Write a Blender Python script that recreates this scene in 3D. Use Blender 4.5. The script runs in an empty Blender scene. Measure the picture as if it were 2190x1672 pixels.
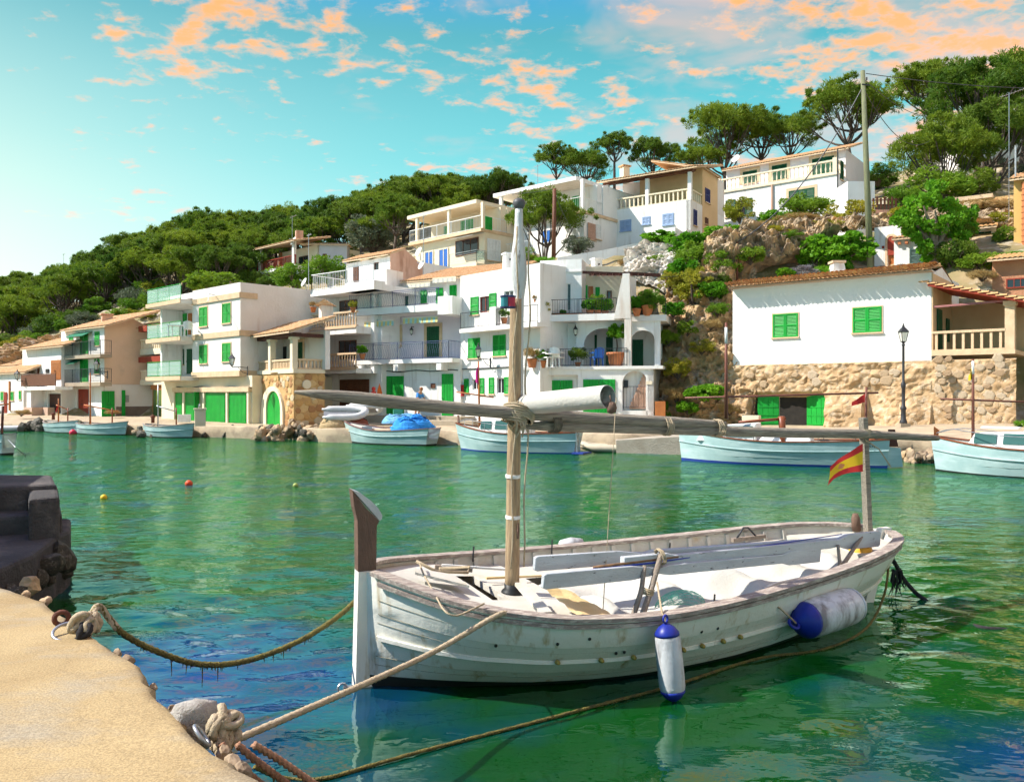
import bpy, bmesh, math, random
import numpy as np
from mathutils import Vector as V, Matrix, noise
R = math.radians
random.seed(7); np.random.seed(7)
SC = bpy.context.scene
COL = SC.collection
# ------------------------------------------------------------------ camera
FPX, CX, CY, HC = 1750.0, 1095.0, 845.0, 2.4      # focal length / horizon in photo pixels, eye height over the water
cam_d = bpy.data.cameras.new("camera"); cam = bpy.data.objects.new("camera", cam_d); COL.objects.link(cam)
cam.location = (0, 0, HC); cam.rotation_euler = (R(90), 0, 0)
cam_d.sensor_width = 36; cam_d.lens = 36 * FPX / 2190; cam_d.shift_y = (CY - 836) / 2190
cam_d.clip_start = 0.05; cam_d.clip_end = 3000
SC.camera = cam
# ------------------------------------------------------------------ light
SUN_EL = R(45)
SUN = V((-0.998 * math.cos(SUN_EL), -0.06 * math.cos(SUN_EL), math.sin(SUN_EL))).normalized()
sl = bpy.data.lights.new("sun", 'SUN'); sl.energy = 3.7; sl.angle = R(0.53); sl.color = (1.0, 0.95, 0.86)
so = bpy.data.objects.new("sun", sl); COL.objects.link(so); so.rotation_euler = SUN.to_track_quat('Z', 'Y').to_euler()
so.location = (-30, 10, 60)
W = bpy.data.worlds.new("World"); SC.world = W; W.use_nodes = True
W.cycles.sampling_method = 'MANUAL'; W.cycles.sample_map_resolution = 256
def build_world():
    nt = W.node_tree; N = nt.nodes; Lk = nt.links; N.clear()
    def nd(t, **k):
        n = N.new(t)
        for a, b in k.items(): setattr(n, a, b)
        return n
    def math_(op, a, b=None, c=None, clamp=False):
        n = nd('ShaderNodeMath', operation=op, use_clamp=clamp)
        for i, x in enumerate((a, b, c)):
            if x is None: continue
            if isinstance(x, (int, float)): n.inputs[i].default_value = x
            else: Lk.new(x, n.inputs[i])
        return n.outputs[0]
    def vmath(op, a, b):
        n = nd('ShaderNodeVectorMath', operation=op)
        for i, x in enumerate((a, b)):
            if isinstance(x, tuple): n.inputs[i].default_value = x
            else: Lk.new(x, n.inputs[i])
        return n
    def mixc(fac, a, b, mode='MIX'):
        n = nd('ShaderNodeMix', data_type='RGBA', blend_type=mode)
        for i, x in ((0, fac), (6, a), (7, b)):
            if isinstance(x, (int, float)): n.inputs[i].default_value = x
            elif isinstance(x, tuple): n.inputs[i].default_value = (*x, 1)
            else: Lk.new(x, n.inputs[i])
        return n.outputs[2]
    def ramp(x, stops):
        n = nd('ShaderNodeValToRGB'); e = n.color_ramp.elements
        while len(e) < len(stops): e.new(0.5)
        for k, (p, c) in enumerate(stops): e[k].position = p; e[k].color = (*c, 1)
        Lk.new(x, n.inputs[0]); return n.outputs[0]
    sky = nd('ShaderNodeTexSky', sky_type='NISHITA'); sky.sun_disc = False
    sky.sun_elevation = SUN_EL; sky.sun_rotation = R(267); sky.air_density = 1.0; sky.dust_density = 1.2; sky.ozone_density = 1.5
    tc = nd('ShaderNodeTexCoord'); d = tc.outputs['Generated']
    dn = vmath('NORMALIZE', d, (0, 0, 0)).outputs[0]
    sep = nd('ShaderNodeSeparateXYZ'); Lk.new(dn, sep.inputs[0])
    z = math_('MAXIMUM', sep.outputs[2], 0.0)
    grad = ramp(z, [(0.0, (0.36, 0.58, 0.61)), (0.12, (0.21, 0.53, 0.55)), (0.27, (0.085, 0.38, 0.41)), (0.40, (0.045, 0.245, 0.29)), (0.56, (0.012, 0.15, 0.55)), (1.0, (0.006, 0.10, 0.48))])
    nish = mixc(1.0, sky.outputs[0], (0.055, 0.055, 0.055), 'MULTIPLY')
    base = mixc(0.9, nish, grad)
    az = V((-0.86, 0.51, 0)).normalized()
    hor = vmath('MULTIPLY', dn, (1, 1, 0)).outputs[0]; hor = vmath('NORMALIZE', hor, (0, 0, 0)).outputs[0]
    dot = vmath('DOT_PRODUCT', hor, tuple(az)).outputs[1]
    g1 = math_('POWER', math_('MAXIMUM', math_('MULTIPLY_ADD', dot, 0.5, 0.5), 0.0), 9.0)
    g2 = math_('POWER', math_('SUBTRACT', 1.0, math_('MINIMUM', math_('MULTIPLY', z, 2.2), 1.0)), 1.1)
    glow = math_('MULTIPLY', math_('MULTIPLY', g1, g2), 1.5)
    base = mixc(math_('MINIMUM', glow, 1.0), base, (0.60, 0.56, 0.43))
    inv = math_('DIVIDE', 1.0, math_('ADD', z, 0.16))
    sc = nd('ShaderNodeVectorMath', operation='SCALE'); Lk.new(dn, sc.inputs[0]); Lk.new(inv, sc.inputs[3])
    cp = vmath('MULTIPLY', sc.outputs[0], (1.0, 1.15, 0.0)).outputs[0]
    def fbm(scale, detail, rough, off, dist=0.0):
        m = vmath('ADD', cp, off).outputs[0]
        n = nd('ShaderNodeTexNoise'); n.inputs['Scale'].default_value = scale; n.inputs['Detail'].default_value = detail
        n.inputs['Roughness'].default_value = rough; n.inputs['Distortion'].default_value = dist
        Lk.new(m, n.inputs['Vector']); return n.outputs[0]
    big = fbm(2.1, 1.5, 0.5, (3.1, 1.7, 0.4)); med = fbm(12.0, 5.0, 0.60, (7.3, 2.2, 0.0), 0.15); soft = fbm(4.2, 4.0, 0.55, (1.2, 9.2, 0.0), 0.3)
    side = math_('MULTIPLY_ADD', sep.outputs[0], 0.19, -0.012)        # thicker to the right and overhead
    high = math_('MULTIPLY_ADD', z, 0.24, -0.040)
    dens = math_('ADD', math_('ADD', med, math_('MULTIPLY', math_('SUBTRACT', big, 0.5), 0.62)), math_('ADD', side, high))
    puff = nd('ShaderNodeMapRange', interpolation_type='SMOOTHSTEP'); Lk.new(dens, puff.inputs[0])
    puff.inputs[1].default_value = 0.53; puff.inputs[2].default_value = 0.745
    sft = nd('ShaderNodeMapRange', interpolation_type='SMOOTHSTEP'); Lk.new(math_('ADD', soft, math_('MULTIPLY_ADD', sep.outputs[0], 0.36, math_('MULTIPLY_ADD', z, 0.25, -0.08))), sft.inputs[0])
    sft.inputs[1].default_value = 0.50; sft.inputs[2].default_value = 0.80
    fade = nd('ShaderNodeMapRange'); Lk.new(z, fade.inputs[0]); fade.inputs[1].default_value = 0.08; fade.inputs[2].default_value = 0.24
    ccol = ramp(z, [(0.0, (0.48, 0.46, 0.42)), (0.2, (0.55, 0.34, 0.27)), (0.32, (0.58, 0.28, 0.125)), (0.45, (0.60, 0.25, 0.05)), (0.7, (0.42, 0.36, 0.36))])
    a1 = math_('MULTIPLY', math_('MULTIPLY', sft.outputs[0], 0.62), math_('MULTIPLY_ADD', fade.outputs[0], 0.7, 0.3))
    c1 = mixc(a1, base, mixc(0.55, ccol, (0.30, 0.33, 0.41)))
    core = nd('ShaderNodeMapRange', interpolation_type='SMOOTHSTEP'); Lk.new(dens, core.inputs[0]); core.inputs[1].default_value = 0.56; core.inputs[2].default_value = 0.78
    shade = mixc(core.outputs[0], mixc(0.35, ccol, (0.52, 0.46, 0.48)), ccol)
    a2 = math_('MULTIPLY', math_('MULTIPLY', puff.outputs[0], 0.86), math_('MULTIPLY_ADD', fade.outputs[0], 0.85, 0.15))
    c2 = mixc(a2, c1, shade)
    bg = nd('ShaderNodeBackground'); Lk.new(c2, bg.inputs[0]); bg.inputs[1].default_value = 0.90
    out = nd('ShaderNodeOutputWorld'); Lk.new(bg.outputs[0], out.inputs[0])
build_world()
SC.view_settings.view_transform = 'Standard'; SC.view_settings.look = 'None'
SC.view_settings.exposure = 1.25; SC.view_settings.gamma = 1.0; SC.view_settings.use_curve_mapping = False
SC.render.engine = 'CYCLES'
SC.cycles.use_denoising = True
SC.cycles.adaptive_threshold = 0.03; SC.cycles.max_bounces = 6; SC.cycles.diffuse_bounces = 3; SC.cycles.glossy_bounces = 3; SC.cycles.transparent_max_bounces = 12
SC.cycles.caustics_reflective = False; SC.cycles.caustics_refractive = False
SC.cycles.sample_clamp_indirect = 6.0

# ------------------------------------------------------------------ materials
MATS = {}
def mat(name, c, c2=None, rough=0.8, scale=3.0, bump=0.0, bscale=None, metal=0.0, detail=3.0, stretch=None, spots=None, contrast=1.0, spec=0.3, world=False):
    if name in MATS: return MATS[name]
    m = bpy.data.materials.new(name); m.use_nodes = True; nt = m.node_tree; N = nt.nodes; Lk = nt.links
    b = N['Principled BSDF']; b.inputs['Roughness'].default_value = rough; b.inputs['Metallic'].default_value = metal
    b.inputs['Specular IOR Level'].default_value = spec
    if world:
        src = N.new('ShaderNodeNewGeometry').outputs['Position']
    else:
        src = N.new('ShaderNodeTexCoord').outputs['Object']
    if stretch:
        mp = N.new('ShaderNodeMapping'); mp.inputs['Scale'].default_value = stretch; Lk.new(src, mp.inputs[0]); src = mp.outputs[0]
    if c2 is None: c2 = tuple(x * 0.85 for x in c)
    n = N.new('ShaderNodeTexNoise'); n.inputs['Scale'].default_value = scale; n.inputs['Detail'].default_value = detail; n.inputs['Roughness'].default_value = 0.6
    Lk.new(src, n.inputs['Vector'])
    mr = N.new('ShaderNodeMapRange'); mr.inputs[1].default_value = 0.5 - 0.22 / contrast; mr.inputs[2].default_value = 0.5 + 0.22 / contrast; Lk.new(n.outputs[0], mr.inputs[0])
    mx = N.new('ShaderNodeMix'); mx.data_type = 'RGBA'; mx.inputs[6].default_value = (*c, 1); mx.inputs[7].default_value = (*c2, 1); Lk.new(mr.outputs[0], mx.inputs[0])
    col = mx.outputs[2]
    if spots:
        sc_, lo, hi, cc, st = spots          # scale, lo, hi, colour, stretch
        s2 = src
        if st:
            mp = N.new('ShaderNodeMapping'); mp.inputs['Scale'].default_value = st; Lk.new(src, mp.inputs[0]); s2 = mp.outputs[0]
        n2 = N.new('ShaderNodeTexNoise'); n2.inputs['Scale'].default_value = sc_; n2.inputs['Detail'].default_value = 4; n2.inputs['Roughness'].default_value = 0.65
        Lk.new(s2, n2.inputs['Vector'])
        m2 = N.new('ShaderNodeMapRange'); m2.inputs[1].default_value = lo; m2.inputs[2].default_value = hi; Lk.new(n2.outputs[0], m2.inputs[0])
        x2 = N.new('ShaderNodeMix'); x2.data_type = 'RGBA'; x2.inputs[7].default_value = (*cc, 1); Lk.new(m2.outputs[0], x2.inputs[0]); Lk.new(col, x2.inputs[6]); col = x2.outputs[2]
    Lk.new(col, b.inputs['Base Color'])
    if bump:
        nb = N.new('ShaderNodeTexNoise'); nb.inputs['Scale'].default_value = bscale or scale * 6; nb.inputs['Detail'].default_value = 3; nb.inputs['Roughness'].default_value = 0.65
        Lk.new(src, nb.inputs['Vector'])
        bp = N.new('ShaderNodeBump'); bp.inputs['Strength'].default_value = min(1.0, bump); bp.inputs['Distance'].default_value = 0.05 * max(1.0, bump); Lk.new(nb.outputs[0], bp.inputs['Height']); Lk.new(bp.outputs[0], b.inputs['Normal'])
    MATS[name] = m; return m
def leaf_mat(name, c, c2, trans=0.35):
    if name in MATS: return MATS[name]
    m = bpy.data.materials.new(name); m.use_nodes = True; nt = m.node_tree; N = nt.nodes; Lk = nt.links
    b = N['Principled BSDF']; b.inputs['Roughness'].default_value = 0.6; b.inputs['Specular IOR Level'].default_value = 0.25
    tc = N.new('ShaderNodeTexCoord'); n = N.new('ShaderNodeTexNoise'); n.inputs['Scale'].default_value = 0.9; n.inputs['Detail'].default_value = 4; Lk.new(tc.outputs['Object'], n.inputs['Vector'])
    oi = N.new('ShaderNodeObjectInfo')
    ad = N.new('ShaderNodeMath'); ad.operation = 'MULTIPLY_ADD'; ad.inputs[1].default_value = 0.45; Lk.new(oi.outputs['Random'], ad.inputs[0]); Lk.new(n.outputs[0], ad.inputs[2])
    mr = N.new('ShaderNodeMapRange'); mr.inputs[1].default_value = 0.4; mr.inputs[2].default_value = 1.0; Lk.new(ad.outputs[0], mr.inputs[0])
    mx = N.new('ShaderNodeMix'); mx.data_type = 'RGBA'; mx.inputs[6].default_value = (*c, 1); mx.inputs[7].default_value = (*c2, 1); Lk.new(mr.outputs[0], mx.inputs[0])
    Lk.new(mx.outputs[2], b.inputs['Base Color'])
    t = N.new('ShaderNodeBsdfTranslucent'); Lk.new(mx.outputs[2], t.inputs[0])
    ms = N.new('ShaderNodeMixShader'); ms.inputs[0].default_value = trans; Lk.new(b.outputs[0], ms.inputs[1]); Lk.new(t.outputs[0], ms.inputs[2])
    Lk.new(ms.outputs[0], N['Material Output'].inputs[0]); MATS[name] = m; return m
def glass_mat(name, c, rough=0.05):
    if name in MATS: return MATS[name]
    m = bpy.data.materials.new(name); m.use_nodes = True; b = m.node_tree.nodes['Principled BSDF']
    b.inputs['Base Color'].default_value = (*c, 1); b.inputs['Roughness'].default_value = rough; b.inputs['Specular IOR Level'].default_value = 0.7
    MATS[name] = m; return m
def clear_glass(name, c, alpha):
    if name in MATS: return MATS[name]
    m = bpy.data.materials.new(name); m.use_nodes = True; N = m.node_tree.nodes; Lk = m.node_tree.links; b = N['Principled BSDF']
    b.inputs['Base Color'].default_value = (*c, 1); b.inputs['Roughness'].default_value = 0.1
    t = N.new('ShaderNodeBsdfTransparent'); ms = N.new('ShaderNodeMixShader'); ms.inputs[0].default_value = alpha
    Lk.new(t.outputs[0], ms.inputs[1]); Lk.new(b.outputs[0], ms.inputs[2]); Lk.new(ms.outputs[0], N['Material Output'].inputs[0]); MATS[name] = m; return m
M_WHITE = mat('white_plaster', (0.80, 0.78, 0.75), (0.72, 0.69, 0.65), 0.9, 0.7, 0.25, 9, spots=(1.3, 0.55, 0.82, (0.50, 0.43, 0.36), (2.2, 2.2, 0.22)))
M_WHITE2 = mat('aged_white_plaster', (0.76, 0.72, 0.68), (0.68, 0.62, 0.56), 0.9, 0.6, 0.3, 7, spots=(0.8, 0.56, 0.80, (0.55, 0.42, 0.33), (1.5, 1.5, 0.35)))
M_CREAM = mat('cream_plaster', (0.76, 0.66, 0.49), (0.68, 0.57, 0.40), 0.9, 0.8, 0.25, 9)
M_OCHRE = mat('ochre_plaster', (0.66, 0.46, 0.27), (0.56, 0.36, 0.20), 0.9, 0.8, 0.3, 9)
M_PINK = mat('stained_pink_plaster', (0.62, 0.42, 0.32), (0.50, 0.29, 0.20), 0.9, 0.7, 0.4, 8, spots=(1.2, 0.5, 0.75, (0.36, 0.20, 0.13), (2.0, 2.0, 0.5)))
M_SAND = mat('sandstone_trim', (0.68, 0.50, 0.32), (0.56, 0.39, 0.24), 0.85, 2.5, 0.4, 22)
M_GREEN = mat('green_paint', (0.008, 0.34, 0.035), (0.006, 0.24, 0.028), 0.5, 1.5, 0.15, 20)
M_DGREEN = mat('dark_green_paint', (0.006, 0.085, 0.030), (0.005, 0.055, 0.02), 0.5, 1.5, 0.15, 20)
M_RED = mat('red_brown_paint', (0.33, 0.045, 0.02), (0.22, 0.03, 0.015), 0.6, 2, 0.2, 20)
M_BROWN = mat('brown_wood', (0.16, 0.060, 0.028), (0.09, 0.032, 0.016), 0.6, 3, 0.3, 18, stretch=(1, 1, 6))
M_DWOOD = mat('dark_stained_wood', (0.085, 0.022, 0.012), (0.045, 0.014, 0.010), 0.55, 3, 0.2, 18)
M_ORWOOD = mat('orange_varnished_wood', (0.46, 0.17, 0.05), (0.34, 0.11, 0.03), 0.5, 3, 0.2, 18)
M_TILE = mat('terracotta_tile', (0.56, 0.32, 0.15), (0.42, 0.21, 0.095), 0.85, 5, 0.4, 30, spots=(7, 0.48, 0.72, (0.60, 0.46, 0.28), None))
M_IRON = mat('black_iron', (0.030, 0.032, 0.040), (0.018, 0.018, 0.02), 0.55, 5, spec=0.5)
M_BLUEIRON = mat('blue_grey_iron', (0.10, 0.12, 0.24), (0.06, 0.07, 0.16), 0.5, 5)
M_WMETAL = mat('white_metal', (0.78, 0.78, 0.76), (0.66, 0.65, 0.62), 0.45, 6)
M_STEEL = mat('galvanised_steel', (0.42, 0.44, 0.46), (0.30, 0.31, 0.33), 0.4, 8, metal=0.7)
M_GLASS = glass_mat('dark_window_glass', (0.018, 0.022, 0.028)); M_BGLASS = glass_mat('blue_window_glass', (0.03, 0.12, 0.42), 0.08)
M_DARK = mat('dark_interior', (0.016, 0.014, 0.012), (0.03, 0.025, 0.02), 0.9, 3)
M_RAILGLASS = clear_glass('green_balcony_glass', (0.42, 0.66, 0.55), 0.35)
M_LAMPGLASS = clear_glass('lantern_glass', (0.80, 0.78, 0.66), 0.55)
M_CONC = mat('pale_concrete', (0.40, 0.33, 0.24), (0.31, 0.25, 0.18), 0.9, 1.2, 0.5, 14)
M_TERRA = mat('terracotta_pot', (0.50, 0.19, 0.08), (0.38, 0.13, 0.05), 0.8, 6)
M_BLUESH = mat('blue_grey_shutter_paint', (0.30, 0.40, 0.58), (0.24, 0.33, 0.50), 0.6, 3)
M_NAVY = mat('navy_shutter_paint', (0.03, 0.045, 0.18), (0.02, 0.03, 0.13), 0.6, 3)
# ------------------------------------------------------------------ mesh helpers
ORG = {}
class MB:
    def __init__(s): s.v = []; s.f = []; s.m = []
    def add(s, vs, fs, mi=0):
        k = len(s.v); s.v.extend([tuple(p) for p in vs]); s.f.extend([tuple(k + i for i in f) for f in fs]); s.m.extend([mi] * len(fs)); return s
    def box(s, o, ax, ay, az, mi=0):
        o, ax, ay, az = V(o), V(ax), V(ay), V(az)
        if ax.cross(ay).dot(az) < 0: ax, ay = ay, ax
        vs = [o, o + ax, o + ax + ay, o + ay, o + az, o + ax + az, o + ax + ay + az, o + ay + az]
        return s.add(vs, [(0, 3, 2, 1), (4, 5, 6, 7), (0, 1, 5, 4), (1, 2, 6, 5), (2, 3, 7, 6), (3, 0, 4, 7)], mi)
    def cbox(s, c, sx, sy, sz, rz=0.0, mi=0):
        c = V(c); a = V((math.cos(rz), math.sin(rz), 0)); b = V((-a.y, a.x, 0))
        return s.box(c - a * sx / 2 - b * sy / 2 - V((0, 0, sz / 2)), a * sx, b * sy, V((0, 0, sz)), mi)
    def tube(s, pts, r, n=8, mi=0, cap=True, twist=None):
        pts = [V(p) for p in pts]; k = len(pts); rr = r if isinstance(r, (list, tuple)) else [r] * k
        rings = []; up = None; L = 0.0
        for i, p in enumerate(pts):
            t = (pts[min(i + 1, k - 1)] - pts[max(i - 1, 0)])
            t = t.normalized() if t.length > 1e-9 else V((0, 0, 1))
            if up is None:
                up = V((0, 0, 1)) if abs(t.z) < 0.9 else V((1, 0, 0))
            a = up - t * up.dot(t)
            if a.length < 1e-6: a = t.orthogonal()
            a.normalize(); up = a; b = t.cross(a)
            if i: L += (p - pts[i - 1]).length
            ring = []
            for j in range(n):
                th = 2 * math.pi * j / n; q = rr[i]
                if twist: q *= 1 + twist[2] * abs(math.cos(twist[0] * 0.5 * (th - L * twist[1] * 2 * math.pi))) - twist[2] * 0.6
                ring.append(p + (a * math.cos(th) + b * math.sin(th)) * q)
            rings.append(ring)
        vs = [q for g in rings for q in g]; fs = []
        for i in range(k - 1):
            for j in range(n):
                j2 = (j + 1) % n; fs.append((i * n + j, i * n + j2, (i + 1) * n + j2, (i + 1) * n + j))
        if cap:
            fs.append(tuple(range(n - 1, -1, -1))); fs.append(tuple((k - 1) * n + j for j in range(n)))
        return s.add(vs, fs, mi)
    def bar(s, a, b, w, h=None, mi=0):
        a, b = V(a), V(b); t = (b - a).normalized(); up = V((0, 0, 1)) if abs(t.z) < 0.95 else V((0, 1, 0))
        x = t.cross(up).normalized(); y = x.cross(t); h = h or w
        return s.box(a - x * w / 2 - y * h / 2, b - a, x * w, y * h, mi)
    def lathe(s, c, prof, n=12, mi=0, axis=None):
        c = V(c); az = V(axis).normalized() if axis is not None else V((0, 0, 1)); ax = az.orthogonal().normalized() if axis is not None else V((1, 0, 0)); ay = az.cross(ax)
        vs = []; fs = []; k = len(prof)
        for (r, z) in prof:
            for j in range(n):
                th = 2 * math.pi * j / n; vs.append(c + az * z + (ax * math.cos(th) + ay * math.sin(th)) * max(r, 1e-4))
        for i in range(k - 1):
            for j in range(n):
                j2 = (j + 1) % n; fs.append((i * n + j, i * n + j2, (i + 1) * n + j2, (i + 1) * n + j))
        fs.append(tuple(range(n - 1, -1, -1))); fs.append(tuple((k - 1) * n + j for j in range(n)))
        return s.add(vs, fs, mi)
    def prism(s, poly, d, mi=0):
        d = V(d); n = len(poly); p = [V(q) for q in poly]; nr = V((0, 0, 0))
        for i in range(n): nr += (p[i] - p[0]).cross(p[(i + 1) % n] - p[0])
        if nr.dot(d) > 0: p.reverse()
        vs = p + [q + d for q in p]
        return s.add(vs, [tuple(range(n)), tuple(range(2 * n - 1, n - 1, -1))] + [(i, i + n, (i + 1) % n + n, (i + 1) % n) for i in range(n)], mi)
    def grid(s, P, nu, nv, mi=0, wrap=False):
        k = len(s.v); s.v.extend([tuple(P(i, j)) for i in range(nu + 1) for j in range(nv + 1)])
        for i in range(nu):
            for j in range(nv):
                a = k + i * (nv + 1) + j; s.f.append((a, a + nv + 1, a + nv + 2, a + 1)); s.m.append(mi)
        return s
    def mesh(s, name, mats, org=(0, 0, 0), smooth=False):
        me = bpy.data.meshes.new(name); o = V(org)
        me.from_pydata([(x - o.x, y - o.y, z - o.z) for (x, y, z) in s.v], [], s.f)
        mats = mats if isinstance(mats, (list, tuple)) else [mats]
        for m in mats: me.materials.append(m)
        if len(mats) > 1: me.polygons.foreach_set('material_index', s.m)
        if smooth: me.polygons.foreach_set('use_smooth', [True] * len(me.polygons))
        me.update(); return me
    def build(s, name, mats, parent=None, smooth=False, org=None, kind=None, label=None, auto=False):
        if parent is not None: o = ORG[parent]
        elif org is not None: o = V(org)
        else: o = V((0, 0, 0))
        me = s.mesh(name, mats, o, smooth or auto)
        if auto:
            try: me.set_sharp_from_angle(angle=R(38))
            except Exception: pass
        ob = bpy.data.objects.new(name, me); COL.objects.link(ob)
        if parent is not None: ob.parent = parent
        elif org is not None: ob.location = o
        ORG[ob] = o
        if kind: ob['kind'] = kind
        if label: ob['label'] = label
        return ob
def inst(me, name, parent, loc, rot=(0, 0, 0), scale=(1, 1, 1)):
    ob = bpy.data.objects.new(name, me); COL.objects.link(ob); o = ORG[parent] if parent is not None else V((0, 0, 0))
    if parent is not None: ob.parent = parent
    ob.location = V(loc) - o; ob.rotation_euler = rot; ob.scale = scale if isinstance(scale, (tuple, list)) else (scale,) * 3
    ORG[ob] = V(loc); return ob
def tag(o, label, cat=None, group=None, kind=None):
    if label: o['label'] = label
    if cat: o['category'] = cat
    if group: o['group'] = group
    if kind: o['kind'] = kind
    return o
def thing(name, label, cat, loc=(0, 0, 0), group=None, local=False, rot=(0, 0, 0)):
    o = bpy.data.objects.new(name, None); COL.objects.link(o); o.location = loc; o.rotation_euler = rot; o.empty_display_size = 0.2
    ORG[o] = V((0, 0, 0)) if local else V(loc); return tag(o, label, cat, group)
def struct(mb, name, m, **k): return mb.build(name, m, kind='structure', **k)
def PX(px, py, d): return V(((px - CX) * d / FPX, d, HC - (py - CY) * d / FPX))
def onz(px, py, z): return PX(px, py, FPX * (HC - z) / (py - CY))
def nz(x, y, z=0.0, s=1.0): return noise.noise(V((x * s, y * s, z * s)))
class Fac:
    def __init__(s, px, d, vp=None, o=None, t=None):
        s.o = V(((px - CX) * d / FPX, d)) if o is None else V(o[:2])
        if t is not None: s.t = V(t[:2]).normalized()
        elif vp is None: s.t = V((1, 0))
        else:
            l = V((vp - CX, FPX)).normalized(); s.t = -l if vp < CX else l
        s.n = V((s.t.y, -s.t.x))
        if s.n.dot(-s.o) < 0: s.n = -s.n
    def uz(s, px, py, v=0.0):
        r = V(((px - CX) / FPX, 1.0)); k = (s.o.dot(s.n) + v) / r.dot(s.n)
        return (r * k - s.o).dot(s.t), HC + (CY - py) / FPX * k
    def P(s, u, v, z):
        q = s.o + s.t * u + s.n * v; return V((q.x, q.y, z))
    def T(s): return V((s.t.x, s.t.y, 0))
    def Nn(s): return V((s.n.x, s.n.y, 0))
    def rect(s, x0, y0, x1, y1, v=0.0):
        xm, ym = (x0 + x1) / 2, (y0 + y1) / 2
        return s.uz(x0, ym, v)[0], s.uz(xm, y1, v)[1], s.uz(x1, ym, v)[0], s.uz(xm, y0, v)[1]   # u0,z0,u1,z1
    def side(s, u, v=0.0):
        p = s.P(u, v, 0); return Fac(0, 0, o=(p.x, p.y), t=(-s.n.x, -s.n.y))
# ------------------------------------------------------------------ building kit
def leaf_door(mb, fac, u0, z0, u1, z1, v, th=0.05, step=0.12, groove=0.018):
    n = max(2, int(round((u1 - u0) / step))); w = (u1 - u0) / n; g = min(0.018, w * 0.18); prof = []
    for i in range(n):
        a = u0 + i * w; b = a + w
        prof += [(a, v + th - groove), (a + g, v + th), (b - g, v + th)]
    prof.append((u1, v + th - groove)); k = len(prof)
    vs = [fac.P(u, q, z) for z in (z0, z1) for (u, q) in prof] + [fac.P(u0, v, z0), fac.P(u1, v, z0), fac.P(u0, v, z1), fac.P(u1, v, z1)]
    fs = [(i, i + 1, k + i + 1, k + i) for i in range(k - 1)] + [(0, k, 2 * k + 2, 2 * k), (k - 1, 2 * k + 1, 2 * k + 3, 2 * k - 1), tuple([2 * k + 2] + list(range(k, 2 * k)) + [2 * k + 3])]
    mb.add(vs, fs)
def leaf_louvre(mb, fac, u0, z0, u1, z1, v, th=0.045, fr=0.07, pitch=0.065, midrail=True):
    T, Nn = fac.T(), fac.Nn(); fr = min(fr, (u1 - u0) * 0.2)
    def b(a0, c0, a1, c1, q0, q1): mb.box(fac.P(a0, q0, c0), T * (a1 - a0), Nn * (q1 - q0), V((0, 0, c1 - c0)))
    b(u0, z0, u0 + fr, z1, v, v + th); b(u1 - fr, z0, u1, z1, v, v + th)
    zs = [z0, z1 - fr] if not midrail else [z0, (z0 + z1) / 2 - fr / 2, z1 - fr]
    for z in zs: b(u0 + fr, z, u1 - fr, z + fr, v, v + th - 0.002)
    for a, c in zip(zs[:-1], zs[1:]):
        lo, hi = a + fr, c; n = max(2, int((hi - lo) / pitch)); h = (hi - lo) / n; pr = []
        for i in range(n): pr += [(lo + i * h, v + th * 0.75), (lo + (i + 0.92) * h, v + th * 0.1)]
        pr.append((hi, v + th * 0.75)); k = len(pr)
        mb.add([fac.P(u0 + fr * 0.9, q, z) for z, q in pr] + [fac.P(u1 - fr * 0.9, q, z) for z, q in pr], [(i, i + k, i + k + 1, i + 1) for i in range(k - 1)])
def tile_surface(fac, u0, u1, ve, ze, vr, zr, w=0.22, rows=6, amp=0.06):
    mb = MB(); n = max(2, int(round((u1 - u0) / w))); w = (u1 - u0) / n; us = []
    for i in range(n):
        for k in range(6): us.append((u0 + (i + k / 6) * w, abs(math.sin(math.pi * k / 6)) * amp if k else 0.0))
    us.append((u1, 0)); rowp = []
    for r in range(rows):
        rowp += [(r / rows, 0.028), ((r + 1) / rows, 0.0)]
    K = len(us)
    for (f, dz) in rowp:
        for (u, h) in us:
            jit = 0.008 * nz(u * 3, f * 9, 1.3); mb.v.append(tuple(fac.P(u, ve + (vr - ve) * f, ze + (zr - ze) * f + h + dz + jit)))
    for r in range(len(rowp) - 1):
        for i in range(K - 1):
            a = r * K + i; mb.f.append((a, a + 1, a + K + 1, a + K)); mb.m.append(0)
    k0 = len(mb.v)
    for (u, h) in us: mb.v.append(tuple(fac.P(u, ve, ze + h + 0.028 - 0.035)))
    for i in range(K - 1): mb.f.append((k0 + i, k0 + i + 1, i + 1, i)); mb.m.append(0)
    return mb
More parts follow.
